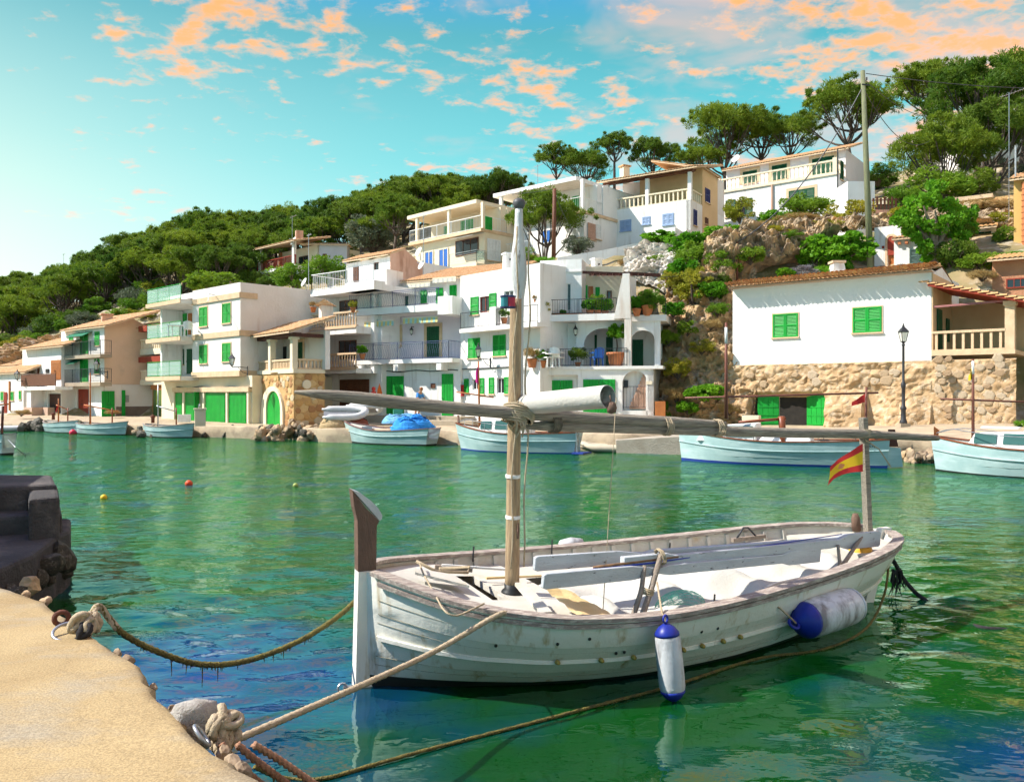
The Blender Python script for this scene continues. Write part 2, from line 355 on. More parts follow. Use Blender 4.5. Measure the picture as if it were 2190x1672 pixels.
class Bld:
    def __init__(s, name, label, fac, cat='house', px=None):
        s.f = fac; b = fac.P(0, 0, 0.7); s.root = thing(name, label, cat, (b.x, b.y, b.z))
    def part(s, mb, name, m, parent=None, **k): return mb.build(name, m, parent or s.root, **k)
    def block(s, r, depth, v=0.0, m=None, holes=(), name='wall', zb=None, rec=0.18, top=True, fac=None, uzr=None, label=None):
        f = fac or s.f; u0, z0, u1, z1 = uzr or f.rect(*r, v=v)
        if zb is not None: z0 = zb
        hs = []
        for h in holes:
            a = f.rect(*h, v=v); hs.append((max(a[0], u0 + .02), max(a[1], z0), min(a[2], u1 - .02), min(a[3], z1 - .02)))
        us = sorted({u0, u1, *[h[0] for h in hs], *[h[2] for h in hs]}); zs = sorted({z0, z1, *[h[1] for h in hs], *[h[3] for h in hs]})
        mb = MB(); idx = {}
        def vid(u, z):
            if (u, z) not in idx: idx[(u, z)] = len(mb.v); mb.v.append(tuple(f.P(u, v, z)))
            return idx[(u, z)]
        for a, b in zip(us[:-1], us[1:]):
            for c, d in zip(zs[:-1], zs[1:]):
                um, zm = (a + b) / 2, (c + d) / 2
                if any(h[0] < um < h[2] and h[1] < zm < h[3] for h in hs): continue
                mb.f.append((vid(a, c), vid(b, c), vid(b, d), vid(a, d))); mb.m.append(0)
        for h in hs:
            a, c, b, d = h; q = [(a, c), (b, c), (b, d), (a, d)]; vs = [f.P(u, v, z) for u, z in q] + [f.P(u, v - rec, z) for u, z in q]
            mb.add(vs, [(i, i + 4, (i + 1) % 4 + 4, (i + 1) % 4) for i in range(4)] + [(4, 5, 6, 7)])
        B = [f.P(u0, v, z0), f.P(u1, v, z0), f.P(u1, v, z1), f.P(u0, v, z1)]; D = [f.P(u0, v - depth, z0), f.P(u1, v - depth, z0), f.P(u1, v - depth, z1), f.P(u0, v - depth, z1)]
        mb.add(B + D, [(1, 5, 6, 2), (4, 0, 3, 7), (5, 4, 7, 6), (3, 2, 6, 7)])
        return s.part(mb, name, m or M_WHITE, label=label)
    def bx(s, r, v0, v1, m, name, fac=None, parent=None, uzr=None, bevel=False, label=None, kind=None):
        f = fac or s.f; u0, z0, u1, z1 = uzr or f.rect(*r, v=v1)
        mb = MB().box(f.P(u0, v0, z0), f.T() * (u1 - u0), f.Nn() * (v1 - v0), V((0, 0, z1 - z0)))
        return s.part(mb, name, m, parent, label=label, kind=kind)
    def shut(s, r, m=None, leaves=2, trim=None, sill=None, v=0.0, fac=None, open_=False, boards=False, name='window'):
        f = fac or s.f; u0, z0, u1, z1 = f.rect(*r, v=v); T, Nn = f.T(), f.Nn(); m = m or M_GREEN
        mb = MB(); w = 0.07
        if trim:
            tw = trim if isinstance(trim, float) else 0.1
            mb.box(f.P(u0 - tw, v + .001, z1), T * (u1 - u0 + 2 * tw), Nn * .03, V((0, 0, tw)))
            for a in (u0 - tw, u1): mb.box(f.P(a, v + .001, z0), T * tw, Nn * .028, V((0, 0, z1 - z0)))
        mb.box(f.P(u0 - w, v + .001, z0 - 0.07), T * (u1 - u0 + 2 * w), Nn * 0.09, V((0, 0, 0.068)))
        win = s.part(mb, name, sill or M_SAND); lw = (u1 - u0) / leaves
        for i in range(leaves):
            l = MB(); a, b = u0 + i * lw + .006, u0 + (i + 1) * lw - .006
            (leaf_door if boards else leaf_louvre)(l, f, a, z0 + .005, b, z1 - .005, v + .004)
            s.part(l, 'shutter', m, win)
        return win
    def pane(s, r, fm=None, gm=None, v=0.0, cols=2, rows=1, fac=None, rec=0.12, fw=0.055, name='window', sill=None):
        f = fac or s.f; u0, z0, u1, z1 = f.rect(*r, v=v); T, Nn = f.T(), f.Nn(); q = v - rec; mb = MB()
        mb.box(f.P(u0, q, z0), T * fw, Nn * .05, V((0, 0, z1 - z0))); mb.box(f.P(u1 - fw, q, z0), T * fw, Nn * .05, V((0, 0, z1 - z0)))
        for z in (z0, z1 - fw): mb.box(f.P(u0 + fw, q, z), T * (u1 - u0 - 2 * fw), Nn * .048, V((0, 0, fw)))
        cw = (u1 - u0 - 2 * fw) / cols; ch = (z1 - z0 - 2 * fw) / rows
        for i in range(1, cols): mb.box(f.P(u0 + fw + i * cw - fw * .35, q + .002, z0 + fw), T * fw * .7, Nn * .044, V((0, 0, z1 - z0 - 2 * fw)))
        for j in range(1, rows): mb.box(f.P(u0 + fw, q + .003, z0 + fw + j * ch - fw * .25), T * (u1 - u0 - 2 * fw), Nn * .04, V((0, 0, fw * .5)))
        w = s.part(mb, name, fm or M_WMETAL)
        for i in range(cols):
            for j in range(rows):
                a, c = u0 + fw + i * cw, z0 + fw + j * ch
                s.part(MB().box(f.P(a, q + .012, c), T * cw, Nn * .008, V((0, 0, ch))), 'pane', gm or M_GLASS, w)
        return w
    def door(s, r, m=None, leaves=1, v=0.0, fac=None, step=0.13, trim=None, tm=None, handle=True, name='door', zb=None):
        f = fac or s.f; u0, z0, u1, z1 = f.rect(*r, v=v); T, Nn = f.T(), f.Nn(); m = m or M_GREEN
        if zb is not None: z0 = zb
        if trim:
            mb = MB(); mb.box(f.P(u0 - trim, v + .001, z1), T * (u1 - u0 + 2 * trim), Nn * .035, V((0, 0, trim)))
            for a in (u0 - trim, u1): mb.box(f.P(a, v + .001, z0), T * trim, Nn * .033, V((0, 0, z1 - z0)))
            s.part(mb, 'door_surround', tm or M_SAND)
        lw = (u1 - u0) / leaves; out = []
        for i in range(leaves):
            mb = MB(); leaf_door(mb, f, u0 + i * lw + .008, z0 + .01, u0 + (i + 1) * lw - .008, z1 - .01, v + .003, step=step); d = s.part(mb, name, m); out.append(d)
            if handle:
                hu = u0 + (i + 1) * lw - .12 if i < leaves / 2 and leaves > 1 else u0 + i * lw + .12
                hz = z0 + min(1.0, (z1 - z0) * .5); h = MB(); h.bar(f.P(hu, v + .1, hz - .07), f.P(hu, v + .1, hz + .07), .022); h.bar(f.P(hu, v + .05, hz), f.P(hu, v + .1, hz), .02)
                s.part(h, 'handle', M_IRON, d)
        return out
    def railing(s, p0, p1, h, m, bars=0.13, posts=None, bow=0.0, ends=True, name='railing', th=0.022, horiz=False, fill=None):
        p0, p1 = V(p0), V(p1); d = p1 - p0; L = d.length; mb = MB(); up = V((0, 0, h))
        mb.bar(p0 + up, p1 + up, th * 1.8, th * 1.4); mb.bar(p0 + V((0, 0, .07)), p1 + V((0, 0, .07)), th * 1.4, th * 1.2)
        if bow: mb.bar(p0 + up * 0.9, p1 + up * 0.9, th, th)
        n = posts if posts is not None else max(1, int(L / 1.6))
        for i in range(n + 1): q = p0 + d * (i / n); mb.bar(q, q + up, th * 1.5)
        r = s.part(mb, name, m); b = MB(); nb = max(1, int(L / bars)); nn = s.f.Nn()
        if horiz:
            for i in range(1, horiz + 1): q = V((0, 0, h * i / (horiz + 1))); b.bar(p0 + q, p1 + q, th * .8)
        else:
            for i in range(1, nb):
                q = p0 + d * (i / nb)
                if bow:
                    b.tube([q + V((0, 0, .07)), q + nn * bow + V((0, 0, h * .28)), q + nn * bow * .3 + V((0, 0, h * .55)), q - nn * bow * .5 + V((0, 0, h * .75)), q + V((0, 0, h * .9))], th * .36, 4, cap=False)
                else: b.bar(q + V((0, 0, .07)), q + up, th * .62)
        if b.v: s.part(b, 'bars', m, r, kind='stuff')
        if fill is not None:
            s.part(MB().box(p0 + V((0, 0, .10)), d, nn * .012, V((0, 0, h - .16))), 'panel', fill, r)
        return r
    def balustrade(s, p0, p1, h, m, step=0.24, name='balustrade', square=False):
        p0, p1 = V(p0), V(p1); d = p1 - p0; L = d.length; mb = MB(); nn = V((d.y, -d.x, 0)).normalized()
        for (z, hh, w) in ((0.0, .09, .17), (h - .11, .11, .19)):
            mb.box(p0 - nn * w / 2 + V((0, 0, z)), d, nn * w, V((0, 0, hh)))
        r = s.part(mb, name, m); n = max(2, int(L / step)); hh = h - .2; key = ('bal', round(hh, 3), square, m.name)
        if key not in BALS:
            b = MB()
            if square: b.cbox((0, 0, hh / 2), .1, .1, hh)
            else: b.lathe((0, 0, 0), [(.055, 0), (.055, hh * .07), (.032, hh * .12), (.062, hh * .32), (.055, hh * .45), (.028, hh * .62), (.026, hh * .8), (.045, hh * .9), (.055, hh * .93), (.055, hh)], 8)
            BALS[key] = b.mesh('baluster', m, smooth=not square)
        rz = math.atan2(d.y, d.x)
        for i in range(n): inst(BALS[key], 'baluster', r, p0 + d * ((i + .5) / n) + V((0, 0, .09)), (0, 0, rz))
        return r
    def roof(s, r_or_u, ve, ze, vr, zr, rows=6, m=None, w=0.22, fac=None, name='tiled_roof', amp=0.06, soffit=True):
        f = fac or s.f; u0, u1 = r_or_u
        if soffit:
            mb = MB(); mb.prism([f.P(u0 + .02, ve - .03, ze - .10), f.P(u1 - .02, ve - .03, ze - .10), f.P(u1 - .02, vr, zr - .10), f.P(u0 + .02, vr, zr - .10)], (0, 0, .085)); s.part(mb, 'roof_deck', M_SAND)
        t = tile_surface(f, u0, u1, ve, ze, vr, zr, w, rows, amp); return s.part(t, name, m or M_TILE)
BALS = {}
def lantern(mb_iron, mb_glass, c, sc=1.0):
    c = V(c)
    def ring(r, z): return [c + V((r * math.cos(a), r * math.sin(a), z)) * 1.0 for a in (R(45), R(135), R(225), R(315))]
    A, B = ring(.10 * sc, .04 * sc), ring(.19 * sc, .42 * sc); mb_glass.add(A + B, [(0, 1, 5, 4), (1, 2, 6, 5), (2, 3, 7, 6), (3, 0, 4, 7)])
    for a, b in zip(A, B): mb_iron.bar(a, b, .022 * sc)
    for g in (A, B):
        for i in range(4): mb_iron.bar(g[i], g[(i + 1) % 4], .025 * sc)
    C, D = ring(.235 * sc, .42 * sc), ring(.10 * sc, .58 * sc); mb_iron.add(C + D, [(0, 1, 5, 4), (1, 2, 6, 5), (2, 3, 7, 6), (3, 0, 4, 7), (4, 5, 6, 7), (3, 2, 1, 0)])
    mb_iron.lathe(c, [(.02 * sc, -.06 * sc), (.06 * sc, 0), (.10 * sc, .045 * sc)], 8); mb_iron.lathe(c, [(.09 * sc, .58 * sc), (.05 * sc, .62 * sc), (.06 * sc, .65 * sc), (.02 * sc, .69 * sc), (.035 * sc, .72 * sc), (.005, .77 * sc)], 8)
def wall_lamp(label, fac, px, py, sc=1.0, v=0.75, side=1):
    u, z = fac.uz(px, py, v); b = fac.P(u, 0, z - .1 * sc); root = thing('wall_lantern', label, 'lantern', b, group='street lanterns on wall brackets')
    mi, mg = MB(), MB(); c = fac.P(u, v, z); lantern(mi, mg, c, sc); br = MB(); a = fac.P(u, .03, z - .1 * sc); e = fac.P(u, v, z - .08 * sc)
    br.tube([a, a.lerp(e, .5) + V((0, 0, .03)), e], .022 * sc, 6); br.tube([fac.P(u, .03, z - .45 * sc), fac.P(u, v * .35, z - .36 * sc), fac.P(u, v * .6, z - .1 * sc)], .018 * sc, 6)
    br.box(fac.P(u - .04, .002, z - .55 * sc), fac.T() * .08, fac.Nn() * .03, V((0, 0, .55 * sc)))
    br.build('bracket', M_IRON, root); mi.build('lantern_frame', M_IRON, root); mg.build('glass', M_LAMPGLASS, root); return root
# ------------------------------------------------------------------ water, seabed, quays, hillside
def water_mat():
    m = bpy.data.materials.new('harbour_water'); m.use_nodes = True; N = m.node_tree.nodes; Lk = m.node_tree.links; N.clear()
    geo = N.new('ShaderNodeNewGeometry')
    def noise_(scale, stretch, rot, detail=3.0, rough=0.55, dist=0.0):
        mp = N.new('ShaderNodeMapping'); mp.inputs['Scale'].default_value = stretch; mp.inputs['Rotation'].default_value = (0, 0, R(rot)); Lk.new(geo.outputs['Position'], mp.inputs[0])
        n = N.new('ShaderNodeTexNoise'); n.inputs['Scale'].default_value = scale; n.inputs['Detail'].default_value = detail; n.inputs['Roughness'].default_value = rough; n.inputs['Distortion'].default_value = dist
        Lk.new(mp.outputs[0], n.inputs['Vector']); return n.outputs[0]
    def math_(op, a, b=None):
        n = N.new('ShaderNodeMath'); n.operation = op
        for i, x in enumerate((a, b)):
            if x is None: continue
            if isinstance(x, (int, float)): n.inputs[i].default_value = x
            else: Lk.new(x, n.inputs[i])
        return n.outputs[0]
    fine = noise_(3.2, (0.75, 1.25, 1), 14, 3.0, 0.5, 0.3); micro = noise_(9.0, (0.8, 1.3, 1), -8, 3.0, 0.55)
    big = noise_(0.09, (1, 1, 1), 0, 2.0)
    sp = N.new('ShaderNodeSeparateXYZ'); Lk.new(geo.outputs['Position'], sp.inputs[0])
    mr = N.new('ShaderNodeMapRange'); Lk.new(math_('ADD', sp.outputs[1], math_('MULTIPLY', big, 6.0)), mr.inputs[0]); mr.inputs[1].default_value = 9.0; mr.inputs[2].default_value = 24.0; mr.inputs[3].default_value = 0.05; mr.inputs[4].default_value = 1.0
    h = math_('ADD', math_('MULTIPLY', fine, 0.060), math_('MULTIPLY', micro, math_('MULTIPLY', mr.outputs[0], 0.016)))
    h = math_('MULTIPLY', h, math_('ADD', math_('MULTIPLY', mr.outputs[0], 0.75), 0.12))
    bp = N.new('ShaderNodeBump'); bp.inputs['Strength'].default_value = 1.0; bp.inputs['Distance'].default_value = 1.0; Lk.new(h, bp.inputs['Height'])
    lf = N.new('ShaderNodeLayerWeight'); lf.inputs[0].default_value = 0.5; Lk.new(bp.outputs[0], lf.inputs['Normal'])
    fres = math_('ADD', math_('MULTIPLY', math_('POWER', lf.outputs['Facing'], 3.0), 0.60), 0.08)
    gl = N.new('ShaderNodeBsdfGlossy'); gl.inputs['Roughness'].default_value = 0.01; gl.inputs['Color'].default_value = (0.66, 0.90, 0.74, 1); Lk.new(bp.outputs[0], gl.inputs['Normal'])
    tint = noise_(0.22, (1, 1, 1), 0, 4.0)
    mx = N.new('ShaderNodeMix'); mx.data_type = 'RGBA'; mx.inputs[6].default_value = (0.001, 0.075, 0.018, 1); mx.inputs[7].default_value = (0.010, 0.105, 0.010, 1); Lk.new(tint, mx.inputs[0])
    def sky_blob(cx, cy, rx, ry):
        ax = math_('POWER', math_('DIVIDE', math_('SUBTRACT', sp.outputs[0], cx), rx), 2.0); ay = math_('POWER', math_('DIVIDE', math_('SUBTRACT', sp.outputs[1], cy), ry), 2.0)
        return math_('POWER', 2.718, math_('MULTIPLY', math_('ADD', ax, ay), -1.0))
    wob = noise_(0.8, (1, 1, 1), 0, 3.0); sky_mask = N.new('ShaderNodeMapRange'); Lk.new(math_('ADD', math_('ADD', sky_blob(-2.7, 6.2, 1.7, 2.4), sky_blob(3.6, 5.0, 1.0, .7)), math_('MULTIPLY', math_('SUBTRACT', wob, 0.5), 1.5)), sky_mask.inputs[0]); sky_mask.inputs[1].default_value = 0.0; sky_mask.inputs[2].default_value = 0.85  # blue sky reflection painted into the water colour as two soft patches
    mb_ = N.new('ShaderNodeMix'); mb_.data_type = 'RGBA'; Lk.new(sky_mask.outputs[0], mb_.inputs[0]); Lk.new(mx.outputs[2], mb_.inputs[6]); mb_.inputs[7].default_value = (0.001, 0.045, 0.27, 1)
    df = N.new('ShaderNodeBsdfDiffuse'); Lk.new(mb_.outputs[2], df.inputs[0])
    mt_ = N.new('ShaderNodeMix'); mt_.data_type = 'RGBA'; Lk.new(sky_mask.outputs[0], mt_.inputs[0]); mt_.inputs[6].default_value = (0.03, 0.36, 0.075, 1); mt_.inputs[7].default_value = (0.03, 0.36, 0.85, 1)  # same painted sky blue in the see-through tint
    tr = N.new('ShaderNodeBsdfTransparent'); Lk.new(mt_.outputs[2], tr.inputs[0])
    lw = N.new('ShaderNodeLayerWeight'); lw.inputs[0].default_value = 0.35
    body = N.new('ShaderNodeMixShader'); mr2 = N.new('ShaderNodeMapRange'); Lk.new(lw.outputs['Facing'], mr2.inputs[0]); mr2.inputs[1].default_value = 0.25; mr2.inputs[2].default_value = 0.85; mr2.inputs[3].default_value = 0.06; mr2.inputs[4].default_value = 0.97
    Lk.new(math_('MAXIMUM', mr2.outputs[0], math_('MULTIPLY', sky_mask.outputs[0], 0.5)), body.inputs[0]); Lk.new(tr.outputs[0], body.inputs[1]); Lk.new(df.outputs[0], body.inputs[2])
    ms = N.new('ShaderNodeMixShader'); Lk.new(fres, ms.inputs[0]); Lk.new(body.outputs[0], ms.inputs[1]); Lk.new(gl.outputs[0], ms.inputs[2])
    o = N.new('ShaderNodeOutputMaterial'); Lk.new(ms.outputs[0], o.inputs[0]); return m
def make_water():
    rng = np.random.RandomState(3); waves = []
    for lam, slope, n in ((1.5, .030, 5), (0.85, .060, 7), (0.52, .085, 9), (0.33, .060, 9)):
        for i in range(n):
            th = R(88) + rng.normal(0, .55); k = 2 * math.pi / (lam * rng.uniform(.75, 1.3)); waves.append((k * math.cos(th), k * math.sin(th), rng.uniform(0, 6.28), slope / k / math.sqrt(n) * 1.4))
    ys = [-2.0]; y = 1.0
    while y < 75: ys.append(y); y += 0.035 + y * y * 0.00115
    ys.append(76); nx = 300; Y = np.array(ys)[:, None]; f = np.linspace(-1, 1, nx)[None, :]; X = f * (0.80 * np.maximum(Y, 1) + 2.5)
    Z = np.zeros_like(X * Y)
    for kx, ky, ph, a in waves: Z += a * np.sin(kx * X + ky * Y + ph)
    amp = np.clip((Y - 3) / 7.0, 0.16, 1.0) * np.clip(1.25 - (X + 2) * 0.0, .2, 1.0)
    lee = 1 - 0.55 * np.exp(-(((X - 1.6) / 3.2) ** 2 + ((Y - 5.6) / 2.0) ** 2))
    amp = amp * np.where(Y < 9, 1.0, np.clip(1.0 - (Y - 9) / 12, 0.5, 1.0))
    lod = np.clip(1.0 - (Y - 22) / 30, 0.15, 1.0)
    Z = Z * amp * lee * lod
    verts = np.stack([X, np.broadcast_to(Y, X.shape), Z], -1).reshape(-1, 3); ny = len(ys)
    ii, jj = np.meshgrid(np.arange(ny - 1), np.arange(nx - 1), indexing='ij'); a = (ii * nx + jj).ravel(); faces = np.stack([a, a + 1, a + nx + 1, a + nx], -1)
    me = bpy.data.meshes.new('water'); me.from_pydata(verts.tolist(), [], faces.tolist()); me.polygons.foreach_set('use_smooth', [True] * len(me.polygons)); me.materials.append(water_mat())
    o = bpy.data.objects.new('water', me); COL.objects.link(o); o['kind'] = 'structure'
make_water()
M_BED = mat('algae_seabed', (0.020, 0.085, 0.012), (0.085, 0.17, 0.035), 0.95, 0.9, 0.6, 5, contrast=1.3, spots=(2.3, 0.52, 0.7, (0.03, 0.06, 0.03), None))
def make_bed():
    mb = MB(); nx, ny = 90, 90
    def P(i, j):
        x = -40 + 80 * (i / nx); x = math.copysign((abs(x) / 40) ** 1.6 * 60, x); y = -3 + 80 * (j / ny) ** 1.7
        e = max(0.0, min(1.0, ((x + 1.5) * .75 + (y - 3.5) * .5) / 8)); z = -0.75 - 2.6 * e + 0.28 * nz(x, y, 3.3, 1.1) + 0.16 * nz(x, y, 8.1, 2.7)
        return (x, y, z)
    mb.grid(P, nx, ny); struct(mb, 'seabed', M_BED, smooth=True)
make_bed()
# ---- near quay
def concrete_mat(name, c, c2, stain, crack):
    m = mat(name, c, c2, 0.94, 1.6, 0.0, spots=(1.5, 0.48, 0.72, stain, (1, 1.7, 1)), contrast=1.2); nt = m.node_tree; N = nt.nodes; Lk = nt.links; b = N['Principled BSDF']; src = [n for n in N if n.type == 'TEX_COORD'][0].outputs['Object']; col = b.inputs['Base Color'].links[0].from_socket
    w = N.new('ShaderNodeTexNoise'); w.inputs['Scale'].default_value = 2.5; w.inputs['Detail'].default_value = 3; Lk.new(src, w.inputs['Vector'])
    ad = N.new('ShaderNodeMix'); ad.data_type = 'RGBA'; ad.blend_type = 'LINEAR_LIGHT'; ad.inputs[0].default_value = 0.16; Lk.new(src, ad.inputs[6]); Lk.new(w.outputs['Color'], ad.inputs[7])
    v = N.new('ShaderNodeTexVoronoi'); v.feature = 'DISTANCE_TO_EDGE'; v.inputs['Scale'].default_value = 0.55; Lk.new(ad.outputs[2], v.inputs['Vector'])
    cr = N.new('ShaderNodeMapRange'); cr.inputs[1].default_value = 0.002; cr.inputs[2].default_value = 0.007; cr.inputs[3].default_value = 0.10; cr.inputs[4].default_value = 0.0; Lk.new(v.outputs['Distance'], cr.inputs[0])
    x = N.new('ShaderNodeMix'); x.data_type = 'RGBA'; Lk.new(cr.outputs[0], x.inputs[0]); Lk.new(col, x.inputs[6]); x.inputs[7].default_value = (*crack, 1)
    g = N.new('ShaderNodeTexNoise'); g.inputs['Scale'].default_value = 95; g.inputs['Detail'].default_value = 2; g.inputs['Roughness'].default_value = 0.7; Lk.new(src, g.inputs['Vector'])
    gr = N.new('ShaderNodeMapRange'); gr.inputs[1].default_value = 0.35; gr.inputs[2].default_value = 0.65; gr.inputs[3].default_value = 0.72; gr.inputs[4].default_value = 1.18; Lk.new(g.outputs[0], gr.inputs[0])
    y = N.new('ShaderNodeMix'); y.data_type = 'RGBA'; y.blend_type = 'MULTIPLY'; y.inputs[0].default_value = 1.0; Lk.new(x.outputs[2], y.inputs[6]); Lk.new(gr.outputs[0], y.inputs[7]); Lk.new(y.outputs[2], b.inputs['Base Color'])
    bp = N.new('ShaderNodeBump'); bp.inputs['Strength'].default_value = 0.5; bp.inputs['Distance'].default_value = 0.006; Lk.new(g.outputs[0], bp.inputs['Height']); Lk.new(bp.outputs[0], b.inputs['Normal']); return m
M_QUAY = concrete_mat('worn_sandy_concrete', (0.40, 0.30, 0.155), (0.30, 0.215, 0.105), (0.31, 0.265, 0.19), (0.12, 0.085, 0.05))
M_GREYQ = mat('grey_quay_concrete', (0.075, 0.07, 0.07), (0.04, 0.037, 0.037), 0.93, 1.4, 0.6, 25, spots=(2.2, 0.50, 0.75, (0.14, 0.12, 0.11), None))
M_ROCK = mat('grey_limestone', (0.42, 0.32, 0.21), (0.18, 0.13, 0.085), 0.92, 1.7, 0.9, 7, spots=(1.1, 0.50, 0.70, (0.62, 0.42, 0.22), None), contrast=1.2, world=True)
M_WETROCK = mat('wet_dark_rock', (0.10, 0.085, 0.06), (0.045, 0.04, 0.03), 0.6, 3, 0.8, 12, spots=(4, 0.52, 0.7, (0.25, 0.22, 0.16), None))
QZ = 0.86
def resample(pts, step):
    out = [V(pts[0])]
    for a, b in zip(pts[:-1], pts[1:]):
        a, b = V(a), V(b); n = max(1, int((b - a).length / step))
        for i in range(1, n + 1): out.append(a.lerp(b, i / n))
    return out
def quay_sheet(edge, inland, z, rows, m, name, side=1.4, jit=0.03, tilt=0.0):
    E = resample(edge, 0.07); mb = MB(); inland = V(inland).normalized(); prof = [(-.05, -side), (-.09, -side * .45), (-.04, -.14), (-.006, -.03), (.022, 0.0)] + [(r, 0.0) for r in rows]
    def P(i, j):
        e = E[i]; d, dz = prof[j]; w = jit * (1 if j < 5 else 0.25); q = e + inland * d
        q = q + V((nz(e.x, e.y, 2.0, 2.3), nz(e.x, e.y, 5.0, 2.6), 0)) * w * (2.0 if 0 < j < 3 else 1.0)
        if j < 4: q += V((nz(e.x * 7, e.y * 7, dz * 9), nz(e.x * 7, e.y * 7, dz * 9 + 4), 0)) * .05
        return (q.x, q.y, z + dz + (.012 * nz(q.x, q.y, 1.0, 1.8) + .005 * nz(q.x, q.y, 2.0, 7.0) if j >= 3 else 0) + tilt * d)
    mb.grid(P, len(E) - 1, len(prof) - 1); return struct(mb, name, m, smooth=True)
edge = [onz(x, y, QZ) for x, y in [(760, 1900), (560, 1668), (500, 1638), (462, 1606), (420, 1562), (372, 1515), (335, 1478), (312, 1446), (285, 1420), (246, 1392), (214, 1368), (182, 1350), (140, 1326), (118, 1306), (98, 1286), (58, 1272), (0, 1254), (-90, 1236)]]
edge = [V((2.6, -2.4, QZ)), V((0.45, 1.3, QZ))] + edge
quay_sheet(edge, (-0.80, -0.60, 0), QZ, [.08, .12, .25, .5, .9, 1.5, 2.5, 4.5, 8.0], M_QUAY, 'near_quay')
# ---- stepped landing beyond it (in the shade of an unseen block added outside the frame)
def step_block(name, px_poly, z, h, m=M_GREYQ, jit=.02):
    mb = MB(); poly = [onz(x, y, z) for x, y in px_poly]; c = sum(poly, V((0, 0, 0))) / len(poly); mb.prism(poly, (0, 0, -h)); ob = struct(mb, name, m)
    bv = ob.modifiers.new('worn_edge', 'BEVEL'); bv.width = .045; bv.segments = 2; return ob
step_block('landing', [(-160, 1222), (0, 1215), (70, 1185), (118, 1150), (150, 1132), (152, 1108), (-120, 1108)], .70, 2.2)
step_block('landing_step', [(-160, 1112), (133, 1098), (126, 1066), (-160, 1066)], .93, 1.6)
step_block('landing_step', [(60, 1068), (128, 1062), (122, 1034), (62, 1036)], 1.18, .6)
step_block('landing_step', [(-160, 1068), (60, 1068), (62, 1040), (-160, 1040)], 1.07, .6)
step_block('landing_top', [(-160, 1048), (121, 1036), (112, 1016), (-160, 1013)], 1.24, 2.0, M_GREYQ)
def rock_mesh(name, seed, sub=3, rough=.35, m=None):
    bm = bmesh.new(); bmesh.ops.create_icosphere(bm, subdivisions=sub, radius=1.0)
    for v in bm.verts:
        p = v.co.copy(); n1 = noise.noise(p * 1.1 + V((seed * 7.3, 0, 0))); n2 = noise.noise(p * 2.7 + V((0, seed * 3.1, 0))); n3 = abs(noise.noise(p * 5.5 + V((0, 0, seed))))
        v.co = p * (1 + rough * n1 + rough * .5 * n2 - rough * .35 * n3)
        for k in range(4):
            d = V((math.sin(seed * 3 + k * 2.1), math.cos(seed * 5 + k * 1.3), math.sin(seed + k * 2.9) * .7)).normalized(); q = v.co.dot(d)
            if q > .72: v.co -= d * (q - .72) * .85
    me = bpy.data.meshes.new(name); bm.to_mesh(me); bm.free(); me.materials.append(m or M_ROCK); me.polygons.foreach_set('use_smooth', [sub > 2] * len(me.polygons)); return me
ROCKS = [rock_mesh('rock', k, 2, .4) for k in range(6)]; BIGROCK = [rock_mesh('rock', 20 + k, 4, .5) for k in range(4)]
WROCKS = [rock_mesh('rock', 40 + k, 2, .4, M_WETROCK) for k in range(3)]
def rocks_on(root, spots, pool, zf=None):
    for (x, y, z, s) in spots:
        inst(random.choice(pool), 'rock', root, (x, y, z), (random.uniform(0, 6), random.uniform(0, 6), random.uniform(0, 6)), (s * random.uniform(.8, 1.3), s * random.uniform(.7, 1.1), s * random.uniform(.6, .9)))
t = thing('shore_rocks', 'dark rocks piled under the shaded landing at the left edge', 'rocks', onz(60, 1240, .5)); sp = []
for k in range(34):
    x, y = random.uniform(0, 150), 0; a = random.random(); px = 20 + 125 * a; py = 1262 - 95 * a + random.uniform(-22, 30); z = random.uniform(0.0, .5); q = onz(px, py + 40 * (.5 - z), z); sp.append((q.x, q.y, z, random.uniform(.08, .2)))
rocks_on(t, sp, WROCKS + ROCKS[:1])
t = thing('edge_rocks', 'small broken stones along the lip of the sandy quay', 'rocks', onz(330, 1478, .7)); sp = []
for (px, py, s) in [(252, 1402, .04), (274, 1416, .05), (326, 1474, .035), (98, 1288, .05), (56, 1274, .045), (376, 1524, .04), (478, 1620, .05), (498, 1640, .05), (520, 1655, .05)]:
    q = onz(px, py, QZ - .1); sp.append((q.x, q.y, QZ - .09, s))
rocks_on(t, sp, ROCKS)
q = onz(418, 1540, QZ - .06); o = inst(rock_mesh('quay_boulder', 51, 3, .4, mat('pale_boulder', (.62, .58, .52), (.40, .36, .32), .9, 5, .8, 14)), 'quay_boulder', None, (q.x, q.y, QZ - .08), (0.3, .4, 1.0), (.16, .13, .13)); tag(o, 'pale broken boulder on the lip of the near quay', 'boulder')
# unseen block added at left to cast shade on the landing
def boathouse():
    root = thing('boathouse', 'unseen block added to shade the landing, beyond the left edge of the frame', 'boathouse', (-11.5, 9.5, 1.0))
    base = [(-7.75, 6.75), (-10.1, 12.4), (-14.2, 11.0), (-12.0, 5.3)]; MB().prism([(x, y, .2) for x, y in base], (0, 0, 3.9)).build('wall', M_WHITE2, root)
    mb = MB(); mb.prism([(x * 1.0, y, 4.11) for x, y in base], (0, 0, .16)); mb.build('roof', M_TILE, root)
boathouse()
